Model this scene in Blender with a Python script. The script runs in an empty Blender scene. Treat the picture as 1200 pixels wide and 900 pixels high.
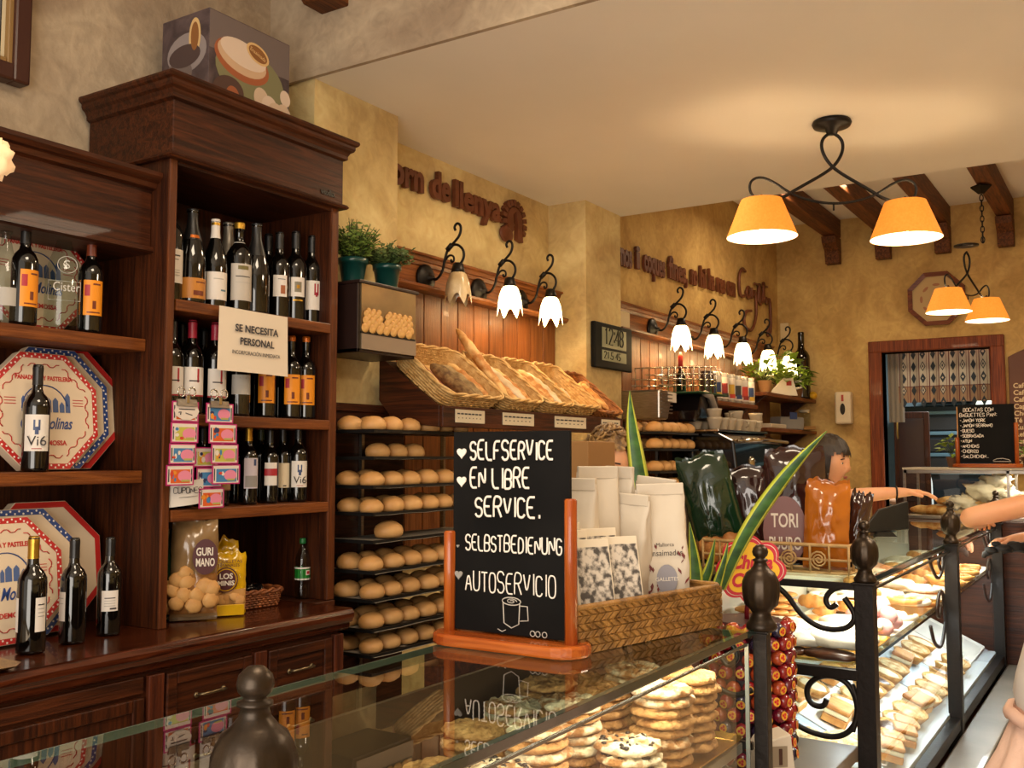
import bpy, math, random
from mathutils import Matrix, Vector, noise
random.seed(7)
PI = math.pi
R = math.radians
SC = bpy.context.scene
COL = SC.collection
EYE = 1.5
# ---------------------------------------------------------------- camera
F_PX = 1165.0
PITCH = math.atan(85/1165); AZ = math.atan(740/math.hypot(1165, 85))
cd = bpy.data.cameras.new('camera'); cam = bpy.data.objects.new('camera', cd); COL.objects.link(cam)
cam.location = (0, 0, EYE); cam.rotation_euler = (PI/2+PITCH, 0, AZ-PI/2)
cd.sensor_width = 36; cd.lens = F_PX/1200*36; cd.clip_start = .02; cd.clip_end = 200
SC.camera = cam
# ---------------------------------------------------------------- world, colour management, lights
w = bpy.data.worlds.new('world'); SC.world = w; w.use_nodes = True
w.node_tree.nodes['Background'].inputs[0].default_value = (1.0, .86, .70, 1)
w.node_tree.nodes['Background'].inputs[1].default_value = .85
SC.view_settings.view_transform = 'Standard'; SC.view_settings.look = 'None'
SC.view_settings.exposure = 0.38; SC.view_settings.gamma = 1
def light(name, kind, loc, energy, color, size=.1, rot=(0, 0, 0), sy=None, spot=None, spread=None):
    l = bpy.data.lights.new(name, kind); o = bpy.data.objects.new(name, l); COL.objects.link(o)
    l.energy = energy; l.color = color; o.location = loc; o.rotation_euler = rot
    if kind == 'AREA':
        l.size = size
        if sy: l.shape = 'RECTANGLE'; l.size_y = sy
        if spread: l.spread = spread
    else: l.shadow_soft_size = size
    if kind == 'SPOT': l.spot_size = R(spot or 90); l.spot_blend = .6
    return o
WARM = (1, .70, .38)
# daylight from the shop door behind the viewer, then fill lights added under the ceiling of the shop
light('door_daylight', 'AREA', (-1.58, .1, 1.55), 80, (1, .92, .82), 2.6, (0, R(-97), R(14)), 2.2)
light('shop_fill', 'AREA', (1.1, .6, 3.5), 30, (1, .82, .60), .9, (0, 0, 0))
light('shop_fill', 'AREA', (3.6, -.6, 2.93), 34, (1, .80, .56), .6)
light('shop_fill', 'AREA', (6.9, -.6, 3.5), 46, (1, .78, .52), .7)
light('aisle_fill', 'AREA', (3.9, 1.9, 2.94), 10, (1, .76, .48), .3)  # added fill light over the service aisle
light('bar_fill', 'AREA', (7.2, 1.9, 3.5), 20, (1, .76, .48), .5)  # added fill light to brighten the bar corner
light('kitchen_lamp', 'AREA', (9.9, 1.2, 2.7), 85, (.8, .93, 1), .6)

# ---------------------------------------------------------------- helpers
def ray(x, y):
    u = (x-600)/F_PX; v = (450-y)/F_PX
    f = math.cos(PITCH)-v*math.sin(PITCH); z = v*math.cos(PITCH)+math.sin(PITCH)
    c, s = math.cos(AZ), math.sin(AZ)
    return Vector((f*c+u*s, f*s-u*c, z))
def P(x, y, X=None, Y=None, Z=None):
    d = ray(x, y)
    t = X/d[0] if X is not None else Y/d[1] if Y is not None else (Z-EYE)/d[2]
    return Vector((d[0]*t, d[1]*t, EYE+d[2]*t))
WM = {}
def wm(o):
    if o is None: return Matrix()
    return WM.get(o.name, Matrix())
def tag(o, label=None, cat=None, group=None, kind=None):
    if label: o['label'] = label
    if cat: o['category'] = cat
    if group: o['group'] = group
    if kind: o['kind'] = kind
    return o
def thing(name, label, cat, loc=(0, 0, 0), rz=0, group=None, rot=None, kind=None):
    o = bpy.data.objects.new(name, None); COL.objects.link(o); o.empty_display_size = .05
    o.location = loc; o.rotation_euler = rot if rot else (0, 0, rz)
    WM[o.name] = Matrix.Translation(loc) @ o.rotation_euler.to_matrix().to_4x4()
    return tag(o, label, cat, group, kind)
class M:
    def __init__(s): s.v = []; s.f = []; s.mi = []; s.sm = []; s.T = Matrix()
    def add(s, vs, fs, mi=0, sm=False):
        b = len(s.v); T = s.T
        s.v += [tuple(T @ Vector(p)) for p in vs]
        for f in fs: s.f.append([b+i for i in f]); s.mi.append(mi); s.sm.append(sm)
        return s
    def box(s, x0, y0, z0, x1, y1, z1, mi=0):
        if x1 < x0: x0, x1 = x1, x0
        if y1 < y0: y0, y1 = y1, y0
        if z1 < z0: z0, z1 = z1, z0
        return s.add([(x0,y0,z0),(x1,y0,z0),(x1,y1,z0),(x0,y1,z0),(x0,y0,z1),(x1,y0,z1),(x1,y1,z1),(x0,y1,z1)],
                     [(0,3,2,1),(4,5,6,7),(0,1,5,4),(1,2,6,5),(2,3,7,6),(3,0,4,7)], mi)
    def lathe(s, prof, n=20, c=(0,0,0), mi=0, cap=True, a0=0, a1=2*PI, sm=True):
        full = abs(a1-a0-2*PI) < 1e-6; k = n if full else n+1
        vs = [(c[0]+r*math.cos(a0+(a1-a0)*i/n), c[1]+r*math.sin(a0+(a1-a0)*i/n), c[2]+z) for r, z in prof for i in range(k)]
        fs = []
        for j in range(len(prof)-1):
            for i in range(n):
                i2 = (i+1) % k
                fs.append((j*k+i, j*k+i2, (j+1)*k+i2, (j+1)*k+i))
        s.add(vs, fs, mi, sm)
        if cap and full:
            b = len(s.v)-len(vs)
            if prof[0][0] > 1e-4: s.f.append([b+i for i in range(k)][::-1]); s.mi.append(mi); s.sm.append(False)
            if prof[-1][0] > 1e-4: s.f.append([b+(len(prof)-1)*k+i for i in range(k)]); s.mi.append(mi); s.sm.append(False)
        return s
    def tube(s, pts, r, n=8, mi=0, closed=False, cap=True):
        pts = [Vector(p) for p in pts]; m = len(pts)
        rs = r if isinstance(r, (list, tuple)) else [r]*m
        vs = []; prev = None
        for i, p in enumerate(pts):
            a = pts[(i-1) % m] if (closed or i > 0) else p; b = pts[(i+1) % m] if (closed or i < m-1) else p
            t = (b-a); t = t.normalized() if t.length > 1e-9 else Vector((0,0,1))
            if prev is None:
                nn = t.orthogonal().normalized()
            else:
                nn = prev-t*prev.dot(t)
                nn = nn.normalized() if nn.length > 1e-6 else t.orthogonal().normalized()
            prev = nn; bb = t.cross(nn)
            for k in range(n):
                q = 2*PI*k/n
                vs.append(p+(nn*math.cos(q)+bb*math.sin(q))*rs[i])
        fs = []
        for i in range(m if closed else m-1):
            j = (i+1) % m
            for k in range(n):
                k2 = (k+1) % n
                fs.append((i*n+k, i*n+k2, j*n+k2, j*n+k))
        if cap and not closed: fs.append(tuple(range(n))[::-1]); fs.append(tuple((m-1)*n+k for k in range(n)))
        return s.add(vs, fs, mi, True)
    def ell(s, c, r, nu=16, nv=10, mi=0, rough=0, fr=6, seed=0, flat=None, rm=None):
        vs = []; fs = []
        for j in range(nv+1):
            th = PI*j/nv
            for i in range(nu):
                ph = 2*PI*i/nu
                d = Vector((math.sin(th)*math.cos(ph), math.sin(th)*math.sin(ph), math.cos(th)))
                k = 1+rough*noise.noise(d*fr+Vector((seed, seed*.7, 0))) if rough else 1
                q = Vector((d.x*r[0]*k, d.y*r[1]*k, d.z*r[2]*k))
                if flat is not None and q.z < -flat*r[2]: q.z = -flat*r[2]
                if rm: q = rm @ q
                vs.append(q+Vector(c))
        for j in range(nv):
            for i in range(nu):
                i2 = (i+1) % nu
                if j == 0: fs.append((i, (j+1)*nu+i, (j+1)*nu+i2))
                elif j == nv-1: fs.append((j*nu+i, (j+1)*nu+i, j*nu+i2))
                else: fs.append((j*nu+i, (j+1)*nu+i, (j+1)*nu+i2, j*nu+i2))
        return s.add(vs, fs, mi, True)
    def prism(s, poly, a, b, axis='y', mi=0):
        """polygon in the plane across the axis, extruded from a to b"""
        n = len(poly)
        g = {'y': lambda p, h: (p[0], h, p[1]), 'z': lambda p, h: (p[0], p[1], h), 'x': lambda p, h: (h, p[0], p[1])}[axis]
        vs = [g(p, a) for p in poly]+[g(p, b) for p in poly]
        fs = [tuple(range(n)), tuple(range(2*n-1, n-1, -1))]+[(i, n+i, n+(i+1) % n, (i+1) % n) for i in range(n)]
        return s.add(vs, fs, mi)
    def build(s, name, mat, parent=None, bevel=0, world=False, kind=None, sub=0, seg=2):
        me = bpy.data.meshes.new(name)
        vs = s.v
        if world and parent is not None:
            inv = wm(parent).inverted(); vs = [inv @ Vector(p) for p in vs]
        me.from_pydata(vs, [], s.f)
        mats = mat if isinstance(mat, (list, tuple)) else [mat]
        for m in mats: me.materials.append(m)
        me.polygons.foreach_set('material_index', s.mi); me.polygons.foreach_set('use_smooth', s.sm)
        me.validate(); me.update()
        return put(name, me, parent, bevel, kind, sub, seg)
def put(name, me, parent=None, bevel=0, kind=None, sub=0, seg=2):
    o = bpy.data.objects.new(name, me); COL.objects.link(o)
    if parent is not None: o.parent = parent; WM[o.name] = wm(parent)
    if bevel:
        b = o.modifiers.new('bevel', 'BEVEL'); b.width = bevel; b.segments = seg; b.limit_method = 'ANGLE'; b.angle_limit = R(35)
    if sub: q = o.modifiers.new('sub', 'SUBSURF'); q.levels = sub; q.render_levels = sub
    if kind: o['kind'] = kind
    return o
def struct(name, m, mat, bevel=0, parent=None):
    return m.build(name, mat, parent, bevel, kind='structure' if parent is None else None, world=parent is not None)
def single(name, m, mat, label, cat, group=None, bevel=0, kind=None, sub=0):
    """a thing that is one mesh; its origin is moved to the middle of its foot"""
    xs = [p[0] for p in m.v]; ys = [p[1] for p in m.v]; zs = [p[2] for p in m.v]
    c = Vector(((min(xs)+max(xs))/2, (min(ys)+max(ys))/2, min(zs)))
    m.v = [tuple(Vector(p)-c) for p in m.v]
    o = m.build(name, mat, None, bevel, kind=kind, sub=sub); o.location = c; WM[o.name] = Matrix.Translation(c)
    return tag(o, label, cat, group)
def dup(root, loc=None, rz=None, label=None, group=None, scale=None, rot=None):
    def cp(o, par):
        c = o.copy(); COL.objects.link(c)
        if par is not None: c.parent = par
        for ch in kids.get(o.name, []): cp(ch, c)
        return c
    kids = {}
    def walk(o):
        for ch in o.children: kids.setdefault(o.name, []).append(ch); walk(ch)
    walk(root)
    r = cp(root, None)
    if loc is not None: r.location = loc
    if rot: r.rotation_euler = rot
    elif rz is not None: r.rotation_euler = (0, 0, rz)
    if label: r['label'] = label
    if group: r['group'] = group
    if scale: r.scale = scale if isinstance(scale, (tuple, list)) else (scale,)*3
    return r
ORD = ['first','second','third','fourth','fifth','sixth','seventh','eighth','ninth','tenth','eleventh','twelfth']+[a+'teenth' for a in ('thir','four','fif','six','seven','eigh','nine')]+['twentieth']+['twenty-'+a for a in ('first','second','third','fourth','fifth','sixth','seventh','eighth','ninth')]
# ---------------------------------------------------------------- materials
def lin(c):
    if isinstance(c, str):
        c = tuple(int(c[i:i+2], 16)/255 for i in (0, 2, 4))
    return tuple(x/12.92 if x <= .04045 else ((x+.055)/1.055)**2.4 for x in c)+(1,)
MC = {}
def mat(name, col, rough=.6, metal=0, col2=None, sc=8, bump=0, bsc=None, spec=.5, coat=0, emit=None, es=0, trans=0,
        stretch=(1,1,1), sharp=(.35,.65), sss=0, detail=4, dist=0, ior=None):
    if name in MC: return MC[name]
    m = bpy.data.materials.new(name); m.use_nodes = True; nt = m.node_tree; N = nt.nodes; L = nt.links
    b = N['Principled BSDF']; b.inputs['Base Color'].default_value = lin(col)
    b.inputs['Roughness'].default_value = rough; b.inputs['Metallic'].default_value = metal
    b.inputs['Specular IOR Level'].default_value = spec; b.inputs['Coat Weight'].default_value = coat
    b.inputs['Transmission Weight'].default_value = trans
    if ior: b.inputs['IOR'].default_value = ior
    if sss: b.inputs['Subsurface Weight'].default_value = sss; b.inputs['Subsurface Scale'].default_value = .02
    if emit is not None: b.inputs['Emission Color'].default_value = lin(emit); b.inputs['Emission Strength'].default_value = es
    if col2 is not None or bump:
        tc = N.new('ShaderNodeTexCoord'); mp = N.new('ShaderNodeMapping'); mp.inputs['Scale'].default_value = stretch
        L.new(tc.outputs['Object'], mp.inputs[0])
    if col2 is not None:
        no = N.new('ShaderNodeTexNoise'); no.inputs['Scale'].default_value = sc; no.inputs['Detail'].default_value = detail
        no.inputs['Distortion'].default_value = dist
        rp = N.new('ShaderNodeValToRGB'); rp.color_ramp.elements[0].position = sharp[0]; rp.color_ramp.elements[1].position = sharp[1]
        rp.color_ramp.elements[0].color = lin(col); rp.color_ramp.elements[1].color = lin(col2)
        L.new(mp.outputs[0], no.inputs['Vector']); L.new(no.outputs[0], rp.inputs[0]); L.new(rp.outputs[0], b.inputs['Base Color'])
    if bump:
        n2 = N.new('ShaderNodeTexNoise'); n2.inputs['Scale'].default_value = bsc or sc*3; n2.inputs['Detail'].default_value = 5
        bp = N.new('ShaderNodeBump'); bp.inputs['Strength'].default_value = bump; bp.inputs['Distance'].default_value = .01
        L.new(mp.outputs[0], n2.inputs['Vector']); L.new(n2.outputs[0], bp.inputs['Height']); L.new(bp.outputs[0], b.inputs['Normal'])
    MC[name] = m
    return m
def glass(name, tint=(.9, .97, .94), rough=.0, refl=1.0):
    if name in MC: return MC[name]
    m = bpy.data.materials.new(name); m.use_nodes = True; nt = m.node_tree; N = nt.nodes; L = nt.links
    N.remove(N['Principled BSDF']); out = N['Material Output']
    t = N.new('ShaderNodeBsdfTransparent'); t.inputs[0].default_value = (*tint, 1)
    g = N.new('ShaderNodeBsdfGlossy'); g.inputs['Roughness'].default_value = rough; g.inputs[0].default_value = (refl, refl, refl, 1)
    fr = N.new('ShaderNodeFresnel'); fr.inputs[0].default_value = 1.5; mx = N.new('ShaderNodeMixShader')
    ge = N.new('ShaderNodeNewGeometry'); ma = N.new('ShaderNodeMath'); ma.operation = 'SUBTRACT'; ma.inputs[0].default_value = 1; L.new(ge.outputs['Backfacing'], ma.inputs[1])
    mb = N.new('ShaderNodeMath'); mb.operation = 'MULTIPLY'; L.new(fr.outputs[0], mb.inputs[0]); L.new(ma.outputs[0], mb.inputs[1])
    L.new(mb.outputs[0], mx.inputs[0]); L.new(t.outputs[0], mx.inputs[1]); L.new(g.outputs[0], mx.inputs[2]); L.new(mx.outputs[0], out.inputs[0])
    MC[name] = m
    return m
def plain(c, rough=.6, metal=0, **k):
    return mat('c_%s_%d_%d' % (c, rough*100, metal*100), c, rough, metal, **k)
def wood(name, a, b, ax='x', rough=.48, sc=24, coat=.06, bump=.2):
    st = {'x': (.13, 2.2, 2.2), 'y': (2.2, .13, 2.2), 'z': (2.2, 2.2, .11)}[ax]
    return mat(name, a, rough, 0, b, sc, bump, sc*4, coat=coat, spec=.28, stretch=st, sharp=(.36, .66), detail=8, dist=1.2)
def plaster(name, a, b):
    m = mat(name, a, .9, 0, b, 1.6, .55, 26, spec=.08, detail=12, dist=1.5, sharp=(.36, .64)); nt = m.node_tree; N = nt.nodes; L = nt.links
    rp = [n for n in N if n.type == 'VALTORGB'][0]; bs = N['Principled BSDF']; mp = [n for n in N if n.type == 'MAPPING'][0]
    n2 = N.new('ShaderNodeTexNoise'); n2.inputs['Scale'].default_value = 11; n2.inputs['Detail'].default_value = 9; n2.inputs['Distortion'].default_value = 2
    mx = N.new('ShaderNodeMixRGB'); mx.blend_type = 'OVERLAY'; mx.inputs[0].default_value = .30
    L.new(mp.outputs[0], n2.inputs['Vector']); L.new(rp.outputs[0], mx.inputs[1]); L.new(n2.outputs[0], mx.inputs[2]); L.new(mx.outputs[0], bs.inputs['Base Color'])
    return m
PLASTER = plaster('ochre_sponged_plaster', 'bba06e', 'dcc690')
PLASTER_B = plaster('beige_sponged_plaster', '9a8670', 'bdaa90')
PLASTER_F = plaster('amber_sponged_plaster', 'b18e58', 'cdac70')
CEIL = mat('ceiling_paint', 'e2dacc', .85, 0, 'e8e0d3', 1.2, .06, 5, spec=.15)
WX = wood('dark_oak_x', '280f04', '4c230c', 'x'); WZ = wood('dark_oak_z', '280f04', '4a220b', 'z'); WY = wood('dark_oak_y', '280f04', '4a220b', 'y')
WEDGE = wood('oak_edge', '55290d', '7d441a', 'x'); WEDGEZ = wood('oak_edge_z', '45200a', '663414', 'z')
WPAN = wood('panel_oak_z', '6a3a18', '8b5428', 'z', .4); WPANX = wood('panel_oak_x', '62341a', '8b5228', 'x', .35)
WBEAM = wood('beam_oak', '40220f', '75431f', 'x', .6, coat=0)
IRON = mat('wrought_iron', '1d1815', .42, .6, bump=.1, bsc=60)
IRONB = mat('bronzed_iron', '2c241d', .35, .75, '3d3227', 20, .1, 50)
STEEL = mat('brushed_steel', '9b938a', .28, 1, stretch=(1, 1, 14), col2='847c72', sc=20)
CHROME = mat('chrome', 'c9c4bc', .12, 1)
WHITE = mat('white_card', 'e6ddd0', .7); BLACK = mat('black_plastic', '0c0b0b', .35)
GLASS = glass('counter_glass'); GLASSC = glass('case_glass', (.93, .98, .96))
DKGLASS = mat('dark_bottle_glass', '060504', .06, 0, coat=.6); GRGLASS = mat('green_bottle_glass', '0b1208', .06, 0, coat=.6)
CLEAR = glass('clear_bottle_glass', (.82, .86, .84))
BUN = mat('bread_crust', 'b87c3a', .55, 0, 'dfb276', 5, .15, 30, sharp=(.3, .7)); BUN2 = mat('dark_crust', '8a4d1c', .6, 0, 'c98a45', 9, .5, 40)
BAG_ = mat('baguette_crust', 'b0702b', .6, 0, 'e0b472', 16, .5, 50, sharp=(.42, .6)); FLOUR = mat('floury_crust', 'b9a07a', .8, 0, 'e3d4b5', 12, .3, 40)
WICK = mat('wicker', 'b98b4b', .6, 0, 'd7b173', 30, .3, 90); STRAW = mat('plaited_straw', '6b481e', .5, 0, '9c7036', 34, .4, 120)
SKIN = mat('skin', 'cf9570', .5, 0, 'd8a17d', 6, 0, sss=.1)
# ---------------------------------------------------------------- text helpers
def text(s, size, m, name, parent, loc=(0,0,0), rot=(PI/2,0,0), extrude=.0006, offset=0, w=None, align='CENTER', world=False, shear=0, bevel=0, sy=1):
    cu = bpy.data.curves.new(name, 'FONT'); cu.body = s; cu.size = size; cu.extrude = extrude; cu.offset = offset; cu.shear = shear
    cu.align_x = align; cu.align_y = 'CENTER'; cu.resolution_u = 3; cu.bevel_depth = bevel
    ob = bpy.data.objects.new('tmp', cu)
    me = bpy.data.meshes.new_from_object(ob); bpy.data.objects.remove(ob); me.name = name
    me.materials.clear(); me.materials.append(m)
    xs = [v.co.x for v in me.vertices] or [0, 1]
    k = (w/(max(xs)-min(xs))) if w else 1
    T = Matrix.Translation(loc) @ (Matrix.Rotation(rot[2], 4, 'Z') @ Matrix.Rotation(rot[1], 4, 'Y') @ Matrix.Rotation(rot[0], 4, 'X')) @ Matrix.Diagonal((k, sy, 1, 1))
    if world: T = wm(parent).inverted() @ T
    me.transform(T)
    return put(name, me, parent)
GLYPH = dict(A='002640,1232', B='0006364543330,'.replace('0,', '03')+',3342413000', C='4536160501103041', D='00062645412000', E='46060040,0333',
 F='460600,0333', G='45361605011030414323', H='0006,4640,0343', I='2026', J='4641301001', K='0006,460340', L='060040', M='0006234640', N='00064046',
 O='163645413010010516', P='00063645443303', Q='163645413010010516,2240', R='00063645443303,2340', S='453616050413334241301001', T='0646,2620',
 U='060110304146', V='062046', W='0610233046', X='0640,4600', Y='0623,462320', Z='06460040')
GLYPH.update({'0': '163645413010010516', '1': '152620', '2': '051636454400 40'.replace(' ', ''), '3': '05163645433313,3342413010', '4': '30360242',
 '5': '4606033342413000', '8': '133344453616050413020110304142 33'.replace(' ', ''), '.': '2021', ':': '2122,2425', '-': '1333', "'": '2625',
 '*': '2012 03041524 35443342302 0'.replace(' ', '').replace('20120304152435443342302', '2003041524354443')})
def swidth(s, h, wk, sp):
    x = 0
    for ch in s: x += h*.5*wk/.62 if ch == ' ' else h*wk*sp*(.45 if ch in "I.:'" else 1)
    return x-h*wk*(sp-1)
def chaikin(p, closed=False):
    out = [p[0]]
    for a, b in zip(p, p[1:]): out += [a*.75+b*.25, a*.25+b*.75]
    out.append(p[-1]); return out
def strokes(m, s, x, z, h, y=0, r=.003, sp=1.35, wob=0, mi=0, wk=.62, smooth=1):
    """single-stroke lettering on the plane y, growing along +x; returns the pen's end"""
    for ch in s:
        if ch == ' ': x += h*.5*wk/.62; continue
        g = GLYPH.get(ch.upper())
        if not g: continue
        k = h*(1+wob*random.uniform(-.2, .2)); dz = wob*h*random.uniform(-.1, .1)
        narrow = ch in "I.:'"; off = -k/6*wk*1.4 if narrow else 0
        for pl in g.split(','):
            pts = [Vector((x+off+int(pl[i])*k/4*wk, y, z+dz+int(pl[i+1])*k/6)) for i in range(0, len(pl)-1, 2)]
            for _ in range(smooth): pts = chaikin(pts)
            m.tube(pts, r, 5, mi)
        x += k*wk*sp*(.45 if narrow else 1)
    return x
# ================================================================ the room
ZC = 2.98; ZH = 3.62; XD = 2.8; XE = 5.46; XF = 9.0; YW = 2.92
FLOORM = mat('pale_floor_tiles', 'b59f86', .35, 0, 'c4ae94', 3, .05)
struct('floor', M().box(-1.6, -2.6, -.1, 12, 3.1, 0), FLOORM)
struct('ceiling', M().box(XD, -2.6, ZC, XE, YW, ZC+.06), CEIL)
struct('ceiling', M().box(-1.6, -2.6, ZH, XF+.2, 3.1, ZH+.08), CEIL)
struct('trim_1', M().box(XD-.02, -2.6, ZC, XD-.0005, YW, ZH), PLASTER_B)
struct('trim_2', M().box(XE+.0005, -2.6, ZC, XE+.02, 2.79, ZH), CEIL)
struct('wall_left', M().box(-1.6, YW, 0, XD, YW+.15, ZH), PLASTER_B)
struct('wall_left', M().box(XD, YW, 0, XE, YW+.15, ZH), PLASTER)
struct('wall_left', M().box(XD, 2.69, 0, 3.316, YW, ZH), PLASTER)
struct('wall_left', M().box(5.01, 2.67, 0, XE, YW, ZH), PLASTER)
struct('wall_left', M().box(XE, 2.8, 0, XF, YW+.15, ZH), PLASTER_F)
struct('wall_right', M().box(-1.6, -2.75, 0, 12, -2.6, ZH), PLASTER)
D0, D1, DZ = 1.035, 1.89, 2.40
f = M(); f.box(XF, D1, 0, XF+.15, 3.1, ZH); f.box(XF, -2.6, 0, XF+.15, D0, ZH); f.box(XF, D0, DZ, XF+.15, D1, ZH)
struct('wall_far', f, PLASTER_F)
KW = plain('6f7d82', .7)
struct('wall_kitchen', M().box(11.6, -.5, 0, 11.75, 3.1, 2.9), KW)
struct('wall_kitchen', M().box(XF+.15, 2.95, 0, 11.6, 3.1, 2.9), KW)
struct('wall_kitchen', M().box(XF+.15, -.6, 0, 11.6, -.5, 2.9), KW)
struct('ceiling_kitchen', M().box(XF+.15, -.6, 2.9, 11.75, 3.1, 2.98), plain('aab0ae', .8))
# door frame of the kitchen opening
WDOOR = wood('door_frame_oak', '5a260e', '8a421c', 'z')
fr = thing('door_1', None, None, (XF, 1.44, 0), kind='structure')
for n, b in (('jamb', (XF-.03, D1, 0, XF+.16, D1+.11, DZ+.09)), ('jamb', (XF-.03, D0-.11, 0, XF+.16, D0, DZ+.09)), ('lintel', (XF-.035, D0-.11, DZ, XF+.16, D1+.11, DZ+.10))):
    M().box(*b).build(n, WDOOR, fr, .01, world=True)
# exposed ceiling beams and their corbels
for i, (y, zt) in enumerate(((2.27, 0), (1.84, 0), (1.36, 0), (.88, 0), (.4, 0), (-.1, 0), (-.6, 0))):
    t = thing('ceiling_beam', '%s dark timber ceiling beam from the left, carried by a corbel on the amber wall' % ORD[i] if i < 5 else 'dark timber beam over the far right of the bar', 'beam', (7.2, y, ZH-.16))
    M().box(XE+.021, y-.06, ZH-.17, XF-.01, y+.06, ZH-.005).build('beam', WBEAM, t, .008, world=True)
    M().prism([(XF-.02, ZH-.18), (XF-.22, ZH-.18), (XF-.2, ZH-.24), (XF-.12, ZH-.3), (XF-.10, ZH-.41), (XF-.02, ZH-.41)], y-.062, y+.062).build('corbel', WBEAM, t, .006, world=True)
# corbel high on the front wall of the lowered ceiling
q = P(392, 10, X=XD)
t = M().prism([(XD-.01, q.z-.02), (XD-.12, q.z-.02), (XD-.2, q.z+.06), (XD-.21, q.z+.2), (XD-.35, q.z+.28), (XD-.35, ZH-.01), (XD-.01, ZH-.01)], q.y-.09, q.y+.05)
single('timber_corbel', t, WBEAM, 'dark timber corbel high on the beige wall right of the tall cabinet', 'corbel', bevel=.006)
# framed mirror cropped by the top left corner
q0 = P(27, 104, Y=2.9)
t = thing('picture_frame', 'dark wooden picture frame high on the wall in the top left corner', 'frame', (1.4, 2.9, 2.68))
m = M(); xr = q0.x; zb = q0.z+.0
m.box(xr-.055, 2.86, zb, xr, 2.915, zb+.8); m.box(xr-.9, 2.86, zb, xr-.05, 2.915, zb+.055); m.box(xr-.9, 2.86, zb+.75, xr-.05, 2.915, zb+.8); m.box(xr-.95, 2.86, zb, xr-.895, 2.915, zb+.8)
m.build('moulding', plain('3d1a10', .35), t, .008, world=True)
m = M(); m.box(xr-.07, 2.872, zb+.05, xr-.05, 2.91, zb+.75); m.box(xr-.9, 2.872, zb+.05, xr-.07, 2.91, zb+.07); m.build('inner_moulding', plain('8a6a3c', .4), t, .004, world=True)
M().box(xr-.9, 2.89, zb+.07, xr-.07, 2.912, zb+.75).build('picture', plain('cdbf9f', .5), t, world=True)

# ================================================================ wall panelling with planks, sconces
def panelling(n, x0, x1, yw, zb, zl, zt, pw):
    base = struct(n, M().box(x0, yw-.035, zb, x1, yw-.002, zl+.01), WPANX)
    k = max(1, round((x1-x0)/pw)); s = (x1-x0)/k
    for i in range(k):
        M().box(x0+i*s+.003, yw-.052, zb+.002, x0+(i+1)*s-.003, yw-.034, zl-.006).build('plank', WPAN, base, .003)
    M().box(x0, yw-.052, zl+.01, x1, yw-.004, zt-.05).build('lamp_board', WPANX, base, .003)
    m = M(); m.prism([(yw-.004, zl-.015), (yw-.115, zl-.015), (yw-.13, zl), (yw-.13, zl+.012), (yw-.004, zl+.012)], x0, x1+.03, 'x'); m.build('ledge', WPANX, base, .002)
    m = M(); m.prism([(yw-.004, zt-.052), (yw-.06, zt-.052), (yw-.066, zt-.035), (yw-.075, zt-.032), (yw-.08, zt-.015), (yw-.095, zt-.01), (yw-.095, zt), (yw-.004, zt)], x0, x1+.03, 'x'); m.build('cornice', WPANX, base)
    return base
panelling('trim_3', 3.32, 4.99, 2.915, 1.0, 2.285, 2.455, .135)
panelling('trim_4', XE+.02, 8.55, 2.795, 1.0, 2.285, 2.465, .14)
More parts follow.
